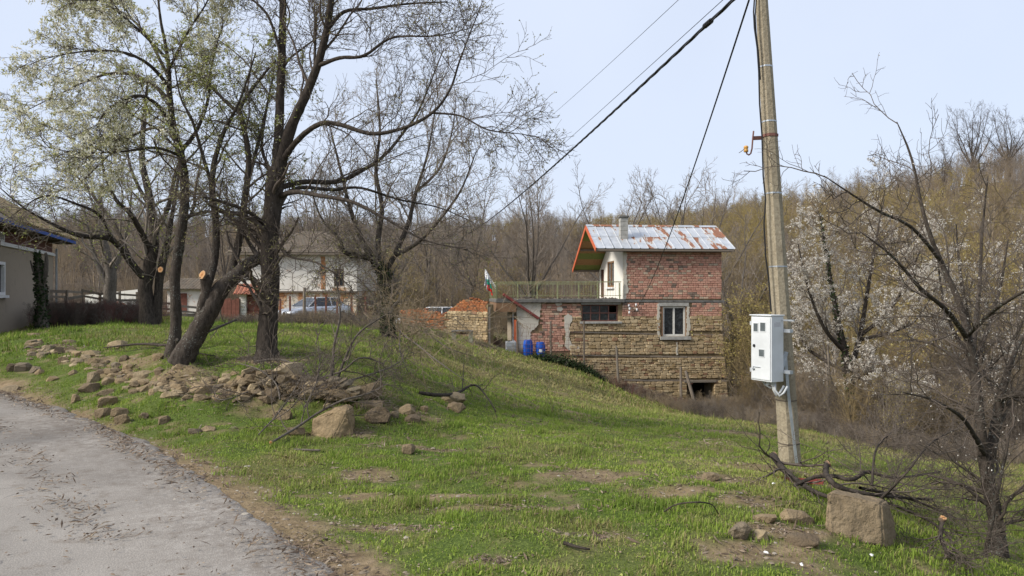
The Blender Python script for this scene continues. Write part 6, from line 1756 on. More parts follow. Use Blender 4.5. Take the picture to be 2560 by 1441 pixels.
# ------------------------------------------------------------------ concrete pole, meter cabinet, wires
def pole_mat():
    t = NT('pole_concrete'); n = t.noise(30, 5, .7); s = t.noise(2.2, 4, .6)
    c = t.ramp(n, [(.25, (.16, .135, .095)), (.5, (.30, .255, .18)), (.75, (.40, .35, .26))])
    c = t.mix(t.math('MULTIPLY', t.mask(s, .5, .75), .5), c, (.16, .13, .09)); t.color(c).rough(.95); t.bump(n, .012, .9); M['pole_concrete'] = t.m
pole_mat()
simple('galvanised', (.42, .45, .48), .4, .2, 9, metal=.6)
simple('cabinet_white', (.58, .60, .61), .45, .10, 3, bump=0)
simple('sight_glass', (.10, .115, .12), .15, .2, 9, bump=0)
simple('sticker', (.50, .50, .52), .6, .15, 30, bump=0)
simple('porcelain', (.50, .27, .07), .35, .25, 12, bump=0)
simple('grey_pvc', (.42, .44, .45), .5, .1, 9, bump=0)
PB = G(1975, 1158); PD = PB.y
def pole_at(py):
    """axis point of the pole at a photo row"""
    t = (1158 - py) / 1158.0; x = 1975 + (1904 - 1975) * t; return P(x, py, PD)
def pole_r(py): return (50 + (28 - 50) * (1158 - py) / 1158.0) / 2 / FPX * PD
def pole():
    o = thing('utility_pole', 'leaning concrete utility pole carrying the white meter cabinet', 'utility pole', PB); b = Vector(PB)
    bot = pole_at(1158); top = pole_at(-230); ax = (top - bot).normalized()
    mb = MB(); prof = []
    def ring(c, r, tw=.35):
        out = []
        for j in range(8):
            a = tw + j * math.pi / 4; f = 1.0 if j % 2 else .94
            out.append(c + Vector((math.cos(a) * r * f, math.sin(a) * r * f, 0)))
        return out
    rows = [1240, 1158, 900, 600, 300, 0, -230]; vs = []; fs = []
    for py in rows: vs += ring(pole_at(py) - b, pole_r(py) * 1.05)
    for i in range(len(rows) - 1):
        for j in range(8): fs.append((i * 8 + j, i * 8 + (j + 1) % 8, (i + 1) * 8 + (j + 1) % 8, (i + 1) * 8 + j))
    fs += [tuple(range(7, -1, -1)), tuple(len(vs) - 8 + j for j in range(8))]
    mb.add(vs, fs); mb.build('shaft', M['pole_concrete'], o)
    def band(py, h, mat, name, k=1.09):
        mb = MB(); c = pole_at(py) - b; vs = ring(c - Vector((0, 0, h / 2)), pole_r(py) * k) + ring(c + Vector((0, 0, h / 2)), pole_r(py) * k)
        mb.add(vs, [(j, (j + 1) % 8, 8 + (j + 1) % 8, 8 + j) for j in range(8)] + [tuple(range(7, -1, -1)), tuple(range(8, 16))]); mb.build(name, M[mat], o)
    for py in (168, 305, 484, 667): band(py, .018, 'galvanised', 'steel_band')
    for py in (-30, -90): band(py, .04, 'galvanised', 'cable_clamp', 1.2)
    band(340, .035, 'rust_frame', 'bracket_clamp', 1.16); band(1000, .012, 'twig_dark', 'tie_wire'); band(1108, .012, 'twig_dark', 'tie_wire')
    # bracket with hook and insulator
    c = pole_at(343); p0 = P(1906, 345, PD - .02) - b; p1 = P(1882, 346, PD - .05) - b
    mb = MB(); mb.bar(p0, p1, .03, .045); br = mb.build('bracket', M['rust_frame'], o)
    mb = MB(); mb.tube([P(1884, 328, PD - .06) - b, P(1882, 346, PD - .06) - b, P(1880, 372, PD - .06) - b, P(1877, 384, PD - .06) - b, P(1872, 388, PD - .06) - b, P(1867, 385, PD - .06) - b, P(1866, 378, PD - .06) - b], .010, 7); mb.build('hook', M['rust_frame'], br)
    q = P(1865, 373, PD - .06) - b; mb = MB(); mb.lathe([(.02, -.04), (.028, -.035), (.028, -.01), (.020, 0), (.029, .01), (.029, .03), (.018, .04)], q, 14); mb.build('insulator', M['porcelain'], br, smooth=True)
    mb = MB(); mb.tube([q + Vector((-.02, 0, 0)), q + Vector((-.06, -.01, -.03)), q + Vector((-.09, 0, -.05))], .004, 5); mb.build('wire_end', M['twig_dark'], br)
    # galvanised strip down the pole's front
    mb = MB(); mb.bar(P(1963, 880, PD - .16) - b, P(1971, 985, PD - .16) - b, .035, .012); mb.bar(P(1971, 985, PD - .16) - b, P(1992, 1163, PD - .15) - b, .035, .012); mb.build('earth_strip', M['galvanised'], o)
    mb = MB(); mb.bar(P(1966, 880, PD - .18) - b, P(1949, 945, PD - .2) - b, .045, .015); mb.build('stay_strip', M['galvanised'], o)
    # black cable down the left side
    pts = [P(x, y, PD - .08) - b for (x, y) in ((1890, -60), (1884, 30), (1886, 70), (1893, 120), (1897, 180), (1899, 260), (1905, 340), (1908, 440), (1914, 500), (1910, 560), (1914, 640), (1922, 700), (1928, 780))]
    mb = MB(); mb.tube(pts, .010, 6); mb.build('riser_cable', M['black_cable'], o)
    pts = [P(x, y, PD - .06) - b for (x, y) in ((1895, -60), (1888, 40), (1890, 80), (1896, 130), (1901, 200))]
    mb = MB(); mb.tube(pts, .008, 6); mb.build('riser_cable', M['black_cable'], o)
pole()

def cabinet():
    c = P(1918, 952, PD - .22); ray = Vector((c.x, c.y, 0)).normalized()
    ang = math.radians(44); n = Vector((-ray.x, -ray.y, 0)); n.rotate(Matrix.Rotation(-ang, 3, 'Z'))       # front faces left of the camera
    rz = math.atan2(n.y, n.x) + math.pi / 2
    o = thing('meter_cabinet', 'white steel electricity meter cabinet strapped to the pole', 'meter cabinet', c, rz)
    w, dp, h = .33, .20, .80
    o.rotation_euler = (0, 0, rz)
    mb = MB(); mb.box(-w / 2, w / 2, -dp / 2, dp / 2, 0, h); mb.build('body', M['cabinet_white'], o, bevel=.006)
    mb = MB(); mb.box(-w / 2 - .012, w / 2 + .012, -dp / 2 - .02, dp / 2 + .01, h, h + .014); mb.build('lid', M['cabinet_white'], o, bevel=.004)
    mb = MB(); mb.box(-w / 2 + .012, w / 2 - .012, -dp / 2 - .012, -dp / 2 - .001, .02, h - .02); d = mb.build('door', M['cabinet_white'], o, bevel=.004)
    for (x, z, ww, hh) in ((-.075, .655, .035, .05), (.04, .665, .04, .052), (.02, .345, .042, .042)):
        mb = MB(); f = .008; y0, y1 = -dp / 2 - .017, -dp / 2 - .0125
        for (a, b_, c_, e) in ((x - ww - f, x - ww, z - hh - f, z + hh + f), (x + ww, x + ww + f, z - hh - f, z + hh + f), (x - ww, x + ww, z - hh - f, z - hh), (x - ww, x + ww, z + hh, z + hh + f)): mb.box(a, b_, y0, y1, c_, e)
        wo = mb.build('sight_window', M['cabinet_white'], d); g = MB(); g.box(x - ww, x + ww, y0 + .002, y1, z - hh, z + hh); g.build('pane', M['sight_glass'], wo)
    mb = MB(); mb.lathe([(.018, 0), (.018, .012), (.01, .014)], k=14, M=Matrix.Translation((-.10, -dp / 2 - .012, .43)) @ Matrix.Rotation(math.pi / 2, 4, 'X')); mb.build('lock', M['black_rubber'], d)
    mb = MB(); mb.box(-.12, .0, -dp / 2 - .02, -dp / 2 - .0125, .165, .172); mb.box(-.12, -.113, -dp / 2 - .02, -dp / 2 - .0125, .12, .165); mb.box(-.12, -.09, -dp / 2 - .03, -dp / 2 - .0125, .135, .15); mb.build('latch', M['galvanised'], d)
    for z in (.1, h - .12): mb = MB(); mb.box(-w / 2 - .006, -w / 2 + .004, -dp / 2 - .014, -dp / 2 + .01, z, z + .05); mb.build('hinge', M['cabinet_white'], d)
    mb = MB(); mb.box(w / 2 + .0005, w / 2 + .002, -.06, .05, h - .13, h - .075); mb.build('sticker', M['sticker'], o)
    mb = MB(); mb.box(w / 2, w / 2 + .18, dp / 2 - .03, dp / 2 - .015, h - .06, h - .04); mb.build('mount_strap', M['galvanised'], o)
    for zz in (.1, .6): mb = MB(); mb.box(w / 2 - .06, w / 2 + .1, dp / 2 - .001, dp / 2 + .05, zz, zz + .04); mb.build('mount_bracket', M['galvanised'], o)
    mb = MB()
    mb.lathe([(.03, -.05), (.03, 0)], (.02, 0, 0), 10); mb.lathe([(.03, -.05), (.03, 0)], (.1, 0, 0), 10); mb.build('cable_gland', M['grey_pvc'], o)
    for (x, dx) in ((.1, .02), (.125, .05)):
        mb = MB(); mb.tube([(x, 0, -.02), (x, -.0, -.1), (x + dx, .02, -.17), (x + dx + .03, .06, -.13), (x + dx + .05, .1, -.05)], .014, 8); mb.build('cable_tail', M['grey_pvc'], o, smooth=True)
    mb = MB(); mb.tube([(-.1, .02, -.01), (-.06, .03, -.06), (.02, .04, -.09), (.08, .05, -.05)], .012, 8); mb.build('cable_tail', M['grey_pvc'], o, smooth=True)
cabinet()

def wire(name, label, A, B, sag, r, n=40, twist=False, clamp=None):
    A = Vector(A); B = Vector(B); o = thing(name, label, 'cable', A, 0, None)
    pts = [A.lerp(B, t / n) - Vector((0, 0, 4 * sag * (t / n) * (1 - t / n))) - A for t in range(n + 1)]
    if twist:
        k = 0
        for ph in (0, 2.1, 4.2):
            m = 260; q = []
            for i in range(m + 1):
                t = i / m; t = t ** 1.6; c = A.lerp(B, t) - Vector((0, 0, 4 * sag * t * (1 - t))) - A; a = ph + t * 240
                q.append(c + Vector((math.cos(a), 0, math.sin(a))) * r * .62)
            mb = MB(); mb.tube(q, r * .62, 5); mb.build('strand', M['black_cable'], o)
    else:
        mb = MB(); mb.tube(pts, r, 6); mb.build('strand', M['black_cable'], o)
    if clamp is not None:
        c = A.lerp(B, clamp) - Vector((0, 0, 4 * sag * clamp * (1 - clamp))) - A; dr = (B - A).normalized(); mb = MB()
        for k in range(4): mb.tube([c + dr * (.06 * k), c + dr * (.06 * k + .045)], r * 1.8, 8)
        mb.build('clamp', M['black_rubber'], o)
    return o
top = pole_at(-45)
far = P(1128, 604, 70)
wire('overhead_cable', 'thick black bundled cable running from the pole towards the trees', top + Vector((-.1, 0, 0)), far, .6, .022, twist=True, clamp=.02)
wire('overhead_wire', 'thin wire running just above the thick bundled cable', top + Vector((-.1, .05, .12)), far + Vector((0, 0, .6)), .3, .005)
wire('overhead_wire', 'faint high wire crossing the sky left of the other cables', P(1760, -60, 16), P(1255, 385, 70), .3, .007)
ui, zi = F(1592, 770, -.12); xi, yi = hw(ui, -.12)
wire('service_cable', 'black service cable dropping from the pole to the house front', pole_at(-40) + Vector((-.08, 0, 0)), (xi, yi, zi + HZB), .55, .013, twist=False)
def far_pole():
    z = gh(far.x, far.y); o = thing('distant_pole', 'distant utility pole among the bare trees where the cable ends', 'utility pole', (far.x, far.y, z - .3)); h = far.z - z + .8
    mb = MB(); mb.tube([(0, 0, 0), (0, 0, h)], [.14, .09], 8); mb.build('shaft', M['pole_concrete'], o); mb = MB(); mb.box(-.5, .5, -.04, .04, h - .45, h - .37); mb.build('crossarm', M['rust_frame'], o)
far_pole()

# ------------------------------------------------------------------ stones
def rock_mesh(name, seed, sx, sy, sz, boxy=.75, npts=18, fine=0, amp=.04):
    r = random.Random(seed); bm = bmesh.new()
    for i in range(npts):
        v = Vector((r.gauss(0, 1), r.gauss(0, 1), r.gauss(0, 1)))
        m = max(abs(v.x), abs(v.y), abs(v.z)); b = v / m; s = v.normalized()
        p = b * boxy + s * (1 - boxy); p *= r.uniform(.82, 1.05)
        bm.verts.new((p.x * sx / 2, p.y * sy / 2, p.z * sz / 2))
    h = bmesh.ops.convex_hull(bm, input=bm.verts)
    bmesh.ops.delete(bm, geom=[g for g in h['geom_interior'] if isinstance(g, bmesh.types.BMVert)], context='VERTS')
    bmesh.ops.dissolve_limit(bm, angle_limit=.18, verts=bm.verts, edges=bm.edges)
    bmesh.ops.triangulate(bm, faces=bm.faces)
    if fine:
        bmesh.ops.bevel(bm, geom=list(bm.edges), offset=.02 * (sx + sy + sz) / 3, segments=1, affect='EDGES')
        bmesh.ops.triangulate(bm, faces=bm.faces)
        for k in range(fine): bmesh.ops.subdivide_edges(bm, edges=[e for e in bm.edges if e.calc_length() > .03], cuts=1, use_grid_fill=True)
        co = np.array([v.co for v in bm.verts]); S = (sx + sy + sz) / 3
        d = (fbm(co[:, 0] * 5 / S + 9 + co[:, 2] * 3 / S, co[:, 1] * 5 / S + co[:, 2] * 4 / S, seed, 5) - .5) * amp * S * 2 + (fbm(co[:, 0] * 3 / S + 30, co[:, 2] * 11 / S + co[:, 1] * 2 / S, seed + 5, 4) - .5) * amp * S * 1.2
        bm.normal_update()
        for v, q in zip(bm.verts, d): v.co += v.normal * q
    bmesh.ops.recalc_face_normals(bm, faces=bm.faces)
    me = bpy.data.meshes.new(name); bm.to_mesh(me); bm.free(); return me

def hull_rock(name, pts, seed, fine=3, amp=.02, bev=.012):
    """pts: photo x, photo y, distance"""
    bm = bmesh.new(); W = [P(*q) for q in pts]; c = sum(W, Vector()) / len(W)
    for w in W: bm.verts.new(w - c)
    h = bmesh.ops.convex_hull(bm, input=bm.verts)
    bmesh.ops.delete(bm, geom=[g for g in h['geom_interior'] if isinstance(g, bmesh.types.BMVert)], context='VERTS')
    bmesh.ops.dissolve_limit(bm, angle_limit=.12, verts=bm.verts, edges=bm.edges)
    bmesh.ops.bevel(bm, geom=list(bm.edges), offset=bev, segments=2, affect='EDGES')
    bmesh.ops.triangulate(bm, faces=bm.faces)
    for k in range(fine + 2):
        bmesh.ops.subdivide_edges(bm, edges=[e for e in bm.edges if e.calc_length() > .022], cuts=1); bmesh.ops.triangulate(bm, faces=[f for f in bm.faces if len(f.verts) > 3])
    bm.normal_update(); co = np.array([v.co for v in bm.verts])
    d = (fbm(co[:, 0] * 9 + co[:, 1] * 4 + 40, co[:, 2] * 9 + co[:, 1] * 5 + 40, seed, 5) - .5) * amp * 2 + (fbm(co[:, 0] * 4 + 40, co[:, 2] * 22 + co[:, 0] * 6 + 40, seed + 5, 4) - .5) * amp
    for v, q in zip(bm.verts, d): v.co += v.normal * q
    me = bpy.data.meshes.new(name); bm.to_mesh(me); bm.free()
    me.polygons.foreach_set('use_smooth', [True] * len(me.polygons)); return me, c
ROCKS = [rock_mesh('stone', 300 + i, 1, 1, 1, .88, 24 + i % 7) for i in range(14)]
def rot_mat(r, flat): return (r.uniform(-flat, flat), r.uniform(-flat, flat), r.uniform(0, 6.28))

# traced stones: x0, y0, x1, y1 in photo pixels
WALL = [(598, 937, 635, 957), (635, 933, 668, 947), (685, 940, 743, 964), (678, 913, 743, 940), (610, 922, 628, 936), (591, 976, 620, 993), (622, 976, 654, 993), (596, 957, 615, 975), (618, 958, 650, 975), (741, 947, 792, 967),
        (702, 981, 722, 998), (756, 975, 823, 999), (820, 978, 872, 998), (660, 950, 686, 972), (655, 975, 700, 995), (720, 968, 757, 985), (525, 957, 562, 979), (467, 957, 523, 988), (440, 962, 470, 985), (400, 975, 445, 996), (562, 975, 592, 992), (480, 985, 520, 1000),
        (334, 925, 388, 950), (320, 950, 349, 969), (349, 957, 392, 974), (383, 918, 407, 935), (392, 940, 420, 958), (420, 955, 445, 972), (500, 940, 530, 958), (530, 985, 575, 1002), (575, 960, 598, 976), (640, 995, 680, 1010), (690, 965, 720, 981), (795, 962, 830, 978), (880, 1002, 952, 1021),
        (335, 946, 372, 958), (366, 970, 400, 985), (450, 985, 482, 1000), (610, 940, 640, 956), (745, 985, 775, 1000)]
def stone_wall():
    b = G(700, 1000); o = thing('dry_stone_wall', 'collapsed dry stone wall holding up the bank below the trees', 'wall', b); o['kind'] = 'thing'
    r = random.Random(5); B = Vector(b)
    def lay(x0, y0, x1, y1, n):
        g = G((x0 + x1) / 2, y1); d = g.y; w = (x1 - x0) / FPX * d; h = (y1 - y0) / FPX * d; cx_ = (x0 + x1) / 2
        if 588 < cx_ < 880:        # the part still standing: an almost upright face
            base = G(cx_, np.interp(cx_, [588, 650, 760, 880], [996, 998, 1002, 1024])); d = min(d, base.y + (base.z * 0 + max(0, (1000 - y1)) / FPX * base.y) * .45); g = P(cx_, y1, d); w = (x1 - x0) / FPX * d * 1.08; h = (y1 - y0) / FPX * d * 1.1
            s = put('stone', ROCKS[n % 14], M['rock'], o, Vector((g.x, g.y + .16, g.z + h * .4)) - B, (r.uniform(-.1, .1), r.uniform(-.1, .1), r.choice((0, 3.14)) + r.uniform(-.25, .25))); s.scale = (w * 1.12, max(.42, w * .8), h * 1.25); return
        s = put('stone', ROCKS[n % 14], M['rock'], o, Vector((g.x, g.y + .25 * w, g.z + h * .22)) - B, (r.uniform(-.12, .12), r.uniform(-.1, .1), r.choice((0, 3.14)) + r.uniform(-.3, .3)))
        s.scale = (w * 1.12, max(w * .75, h * 1.3), h * 1.25)
    for n, q in enumerate(WALL): lay(*q, n)
    for n in range(90):        # the tumbled line running on to the left edge
        cx = 60 + r.random() * 290; cy = np.interp(cx, [60, 200, 350], [862, 905, 955]) + r.gauss(0, 13); w = r.uniform(12, 30); h = w * r.uniform(.3, .6)
        lay(cx - w / 2, cy - h, cx + w / 2, cy, r.randrange(14))
    for n in range(200):       # smaller fillers between the traced ones
        t = r.random(); cx = 325 + t * 560; cy = np.interp(cx, [325, 450, 560, 650, 760, 885], [958, 978, 975, 962, 980, 992]) + r.gauss(0, 14); w = r.uniform(12, 34); h = w * r.uniform(.28, .55)
        lay(cx - w / 2, cy - h, cx + w / 2, cy, r.randrange(14))
stone_wall()
LOOSE = [(213, 932, 242, 959), (191, 959, 237, 981), (254, 942, 281, 962), (242, 974, 276, 991), (34, 908, 68, 930), (12, 908, 36, 930), (68, 915, 94, 935), (85, 923, 106, 937), (211, 877, 242, 894), (136, 867, 160, 884), (155, 850, 184, 860), (145, 891, 165, 908), (180, 900, 205, 914),
         (110, 940, 140, 955), (264, 853, 310, 872), (373, 884, 409, 901), (426, 908, 465, 923), (215, 897, 248, 912), (250, 900, 275, 912), (290, 890, 318, 905), (300, 910, 330, 925), (60, 850, 90, 862), (95, 870, 120, 882), (170, 925, 190, 938)]
def loose():
    r = random.Random(9)
    def one(q, label, group, name='stone', fine=0, deep=.8, cat='stone', rot=None, mat='rock', seed=None, lift=.40, boxy=.8):
        x0, y0, x1, y1 = q; g = G((x0 + x1) / 2, y1); d = g.y; w = (x1 - x0) / FPX * d; h = (y1 - y0) / FPX * d
        if fine: me = rock_mesh(name, seed or r.randrange(999), w * 1.08, w * deep, h * 1.25, boxy, 26, fine); sc = None
        else: me = ROCKS[r.randrange(14)]; sc = (w * 1.12, w * deep, h * 1.35)
        o = put(name, me, M[mat], None, (g.x, g.y + w * deep * .35, g.z + h * (lift - .08)), rot or (r.uniform(-.2, .2), r.uniform(-.2, .2), r.uniform(-.4, .4)), label=label, cat=cat, group=group)
        if sc: o.scale = sc
        return o
    ORD = ['first', 'second', 'third', 'fourth', 'fifth', 'sixth', 'seventh', 'eighth', 'ninth', 'tenth', 'eleventh', 'twelfth', 'thirteenth']
    for lo, hi, row in ((0, 893, 'upper'), (893, 936, 'middle'), (936, 2000, 'lowest')):
        for n, q in enumerate(sorted(q for q in LOOSE if lo <= q[3] < hi)): one(q, '%s small stone from the left in the %s row on the left bank' % (ORD[n], row), 'stones lying on the left bank')
    N = [
         ((998, 1012, 1037, 1037), 'squarish stone right of the rounded tan boulder', 'stone', 0, .8), ((976, 1027, 996, 1046), 'small stone wedged beside the rounded tan boulder', 'stone', 0, .9), ((1012, 1037, 1049, 1057), 'low mossy stone at the right end of the rubble', 'stone', 0, .8),
         ((1049, 1015, 1070, 1032), 'small upright stone at the far right of the rubble', 'stone', 0, .8), ((1095, 983, 1165, 1010), 'dark grey flat stone under the fallen branch', 'stone', 2, .8), ((1119, 1006, 1163, 1031), 'dark round stone below the flat grey one', 'stone', 2, .9),
         ((242, 991, 286, 1017), 'large pale stone on the verge above the road', 'stone', 2, .8), ((174, 986, 194, 1008), 'small upright pale stone nearest the road on the left', 'stone', 0, .8), ((232, 1022, 271, 1046), 'mossy stone at the road edge, left of two pale ones', 'stone', 0, .8),
         ((274, 1018, 316, 1042), 'upper of two overlapping pale stones at the road edge', 'stone', 2, .7), ((284, 1036, 320, 1060), 'lower of two overlapping pale stones at the road edge', 'stone', 2, .7), ((395, 1041, 420, 1061), 'lone pale stone in the grass above the road edge', 'stone', 0, .8),
         ((346, 1032, 368, 1046), 'small reddish-brown stone near the road edge', 'stone', 0, .8), ((683, 1025, 722, 1051), 'stone half hidden under the brush left of the boulder', 'stone', 0, .9), ((717, 1071, 756, 1090), 'flat yellowish stone at the foot of the cut branch', 'stone', 0, .8),
         ((470, 1073, 498, 1086), 'flat pale stone shard lying in the grass, left one', 'stone', 0, .6), ((499, 1066, 533, 1080), 'flat pale stone shard lying in the grass, right one', 'stone', 0, .6), ((0, 964, 39, 982), 'pale stone at the photo\'s left edge beside the road', 'stone', 0, .8),
         ((1828, 1308, 1885, 1352), 'round brown stone half sunk in the grass, lower right', 'stone', 2, .9), ((1884, 1332, 1920, 1352), 'flat pale stone beside the round brown stone', 'stone', 0, .8), ((1970, 1340, 2052, 1366), 'low brown stone left of the upright block', 'stone', 2, .7),
         ((1885, 1290, 1945, 1306), 'thin flat tan stone in the grass left of the block', 'stone', 0, .6), ((1958, 1278, 2050, 1312), 'long tan slab leaning towards the upright block', 'stone_slab', 2, .5), ((1755, 1184, 1800, 1204), 'tan flat stone on the hump before the pole', 'stone', 0, .7), ((1005, 1112, 1035, 1136), 'grey stone poking from the grass below the rubble', 'stone', 0, .9)]
    for (q, l, nm, fi, dp) in N: one(q, l, None, nm, fi, dp, 'boulder' if nm == 'boulder' else 'stone')
    # the upright block at the right
    d0 = G(2110, 1335).y
    me, c = hull_rock('stone_block', [(2060, 1320, d0), (2068, 1232, d0 + .02), (2120, 1240, d0), (2203, 1258, d0 - .04), (2212, 1372, d0 - .10), (2075, 1345, d0 - .04), (2228, 1268, d0 + .12), (2252, 1395, d0 + .10), (2085, 1222, d0 + .16), (2215, 1248, d0 + .18), (2090, 1330, d0 + .25), (2250, 1390, d0 + .25)], 77, 3, .014, .014)
    put('stone_block', me, M['rock'], None, c, None, label='large upright squared stone block before the cut branches', cat='stone block')
    d0 = G(830, 1090).y
    me, c = hull_rock('boulder', [(778, 1095, d0), (781, 1050, d0 + .02), (800, 1036, d0 + .05), (838, 1026, d0 - .02), (868, 1030, d0 - .04), (884, 1098, d0 - .02), (830, 1100, d0 - .10), (835, 1020, d0 + .20), (872, 1007, d0 + .22), (886, 1018, d0 + .20), (890, 1095, d0 + .3), (790, 1060, d0 + .4), (860, 1040, d0 + .5)], 78, 3, .02, .012)
    put('boulder', me, M['rock'], None, c, None, label='largest boulder at the foot of the collapsed wall', cat='boulder')
    d0 = G(905, 1000).y
    me, c = hull_rock('stone_slab', [(866, 996, d0), (872, 982, d0), (905, 966, d0), (948, 952, d0 + .08), (957, 955, d0 + .12), (957, 985, d0 + .1), (915, 1000, d0 - .08), (880, 1000, d0 - .06), (950, 992, d0 + .35), (890, 985, d0 + .4), (940, 956, d0 + .35)], 79, 2, .014, .01)
    put('stone_slab', me, M['rock'], None, c, None, label='tilted flat-topped slab crowning the right end of the collapsed wall', cat='stone')
    d0 = G(945, 1058).y
    me, c = hull_rock('boulder', [(910, 1048, d0), (914, 1034, d0), (940, 1018, d0 + .03), (962, 1018, d0 + .03), (979, 1038, d0), (970, 1058, d0 - .03), (925, 1060, d0 - .05), (930, 1022, d0 + .2), (970, 1022, d0 + .22), (975, 1055, d0 + .3), (920, 1050, d0 + .3)], 80, 2, .018, .012)
    put('boulder', me, M['rock'], None, c, None, label='rounded tan boulder right of the largest boulder', cat='boulder')
    pm = rock_mesh('pebble', 400, .035, .028, .02, .3, 14)
    for (px, py, l) in ((1915, 1390, 'white pebble on the litter patch, lower right'), (2178, 1396, 'white scrap of plastic in the grass below the block'), (2005, 1420, 'pale pebble in the grass near the bottom edge'), (1935, 1215, 'white pebble on the hump below the pole')):
        g = G(px, py); o = put('pebble', pm, M['paper_white'], None, (g.x, g.y, g.z + .02), (0, 0, px), label=l, cat='pebble'); o.scale = (1.1, 1.1, 1.1)
loose()

# rust-red metal offcut in the grass
g = G(1998, 1208)
o = thing('metal_offcut', 'rust-red strip of folded sheet metal under the cut branches', 'metal sheet', g, -.5)
mb = MB(); mb.box(-.22, .22, -.06, .06, .02, .03); mb.build('sheet', M['rust_red'], o, rot=(.1, -.06, 0)); mb = MB(); mb.box(-.22, .22, -.065, -.055, .02, .07); mb.build('folded_edge', M['rust_red'], o, rot=(.1, -.06, 0))

# ------------------------------------------------------------------ cut branches and brush
def lying(name, label, cat, sticks, seed, d=None, levels=None, mats=('bark_dark', 'twig_dark'), cuts=(), leaves=None, group=None):
    """sticks traced as (x, y, lift, width px); lift is height above the ground there"""
    L = []
    for s in sticks:
        pts = []; rad = []
        for (x, y, up, w) in s:
            g = G(x, y)
            # find ground point whose raised point projects to this pixel
            for _ in range(6):
                yy = y + up / g.y * FPX
                g = G(x, min(yy, 1500))
            pts.append((g.x, g.y, g.z + up)); rad.append(w / 2 / FPX * g.y)
        L.append(smooth_line(pts, rad))
    lvs = levels if levels is not None else [lv(8, .45, .7, .25, 7, .16, .0, k=4, rmin=.004, rscale=.5), lv(6, .36, .75, .1, 5, .18, .0, rmin=.003), lv(4, .28, .8, .2, 4, .2, 0, rmin=.002, lenpow=.8)]
    ct = []
    for (i, rad) in cuts:
        p = L[i][0]; nr = p[0] - p[1]; nr = nr / np.linalg.norm(nr) + np.array([-.15, -.9, .15]); ct.append((tuple(p[0] + nr / np.linalg.norm(nr) * .015), tuple(nr), rad * 1.02))
    b = np.array(L[0][0][0]); b[2] = gh(b[0], b[1])
    o = make_tree(name, label, cat, L, rng_(seed), lvs, (M[mats[0]], M[mats[1]]), leaves, group, base=b, cuts=ct, trunk_n=0)
    return o
lying('cut_branches', 'heap of freshly cut branches with orange ends behind the upright block', 'branch pile',
      [[(1933, 1140, .16, 17.0), (1960, 1175, .12, 15.3), (1990, 1200, .08, 13.6), (2060, 1240, .06, 10.2), (2150, 1250, .08, 6.8)],
       [(2066, 1162, .30, 13.6), (2066, 1188, .26, 13.6), (2085, 1210, .22, 15.3), (2110, 1222, .20, 11.9), (2200, 1240, .2, 8.5), (2330, 1250, .2, 5.1)],
       [(1985, 1215, .06, 8.5), (2030, 1195, .14, 9.3), (2080, 1190, .2, 11.0), (2130, 1200, .24, 10.2), (2170, 1180, .30, 9.3), (2240, 1195, .30, 6.8), (2350, 1180, .35, 4.2)],
       [(2200, 1250, .2, 7.6), (2260, 1190, .5, 6.0), (2330, 1120, .75, 4.2), (2400, 1080, .85, 2.5)], [(2150, 1220, .2, 8.5), (2280, 1250, .12, 6.8), (2400, 1300, .10, 4.2)], [(2170, 1240, .1, 7.6), (2300, 1290, .06, 6.0), (2370, 1340, .04, 7.6), (2385, 1400, .02, 6.0)], [(2355, 1300, .25, 10.2), (2352, 1345, .12, 10.2), (2372, 1390, .04, 8.5)], [(2180, 1215, .3, 6.8), (2190, 1130, .55, 5.1), (2230, 1090, .7, 2.5)]], 51,
      levels=[lv(12, .75, .65, .25, 8, .15, .03, k=4, rmin=.0035, rscale=.5), lv(7, .55, .7, .1, 6, .17, .01, rmin=.0026), lv(4, .4, .8, .15, 4, .2, 0, rmin=.002, lenpow=.8)], mats=('bark_dark', 'twig_dark'), cuts=[(0, .044), (1, .034), (6, .026)])
lying('cut_branches', 'tangle of thin cut branches lying over the boulder and wall', 'branch pile',
      [[(680, 1106, .03, 6.2), (740, 1070, .10, 6.8), (800, 1030, .22, 6.2), (860, 1000, .35, 5.0), (920, 985, .42, 3.7), (965, 960, .5, 1.9)], [(645, 1088, .02, 3.7), (690, 1040, .16, 3.7), (730, 985, .28, 3.1), (760, 930, .45, 1.9)],
       [(760, 1020, .2, 4.3), (790, 960, .45, 3.7), (800, 900, .7, 2.5), (790, 860, .85, 1.2)], [(700, 1000, .2, 4.3), (690, 960, .3, 3.7), (650, 925, .35, 3.1), (600, 910, .3, 1.9)], [(740, 960, .15, 5.6), (850, 930, .3, 5.0), (900, 895, .5, 3.7), (960, 910, .45, 2.5)], [(640, 905, .15, 6.2), (700, 900, .25, 5.6), (760, 925, .2, 4.3), (800, 980, .1, 3.1)], [(880, 950, .2, 5.0), (960, 925, .3, 3.7), (1000, 905, .4, 2.5)], [(620, 980, .1, 3.1), (560, 1000, .1, 2.5), (530, 990, .1, 1.9)]], 52,
      levels=[lv(9, .75, .8, .1, 8, .2, .01, k=4, rmin=.006, rscale=.6), lv(5, .6, .8, .1, 6, .22, .0, rmin=.0042), lv(4, .45, .85, .15, 4, .2, 0, rmin=.003, lenpow=.8)], mats=('bark_grey', 'twig_dark'), cuts=[(0, .022)])
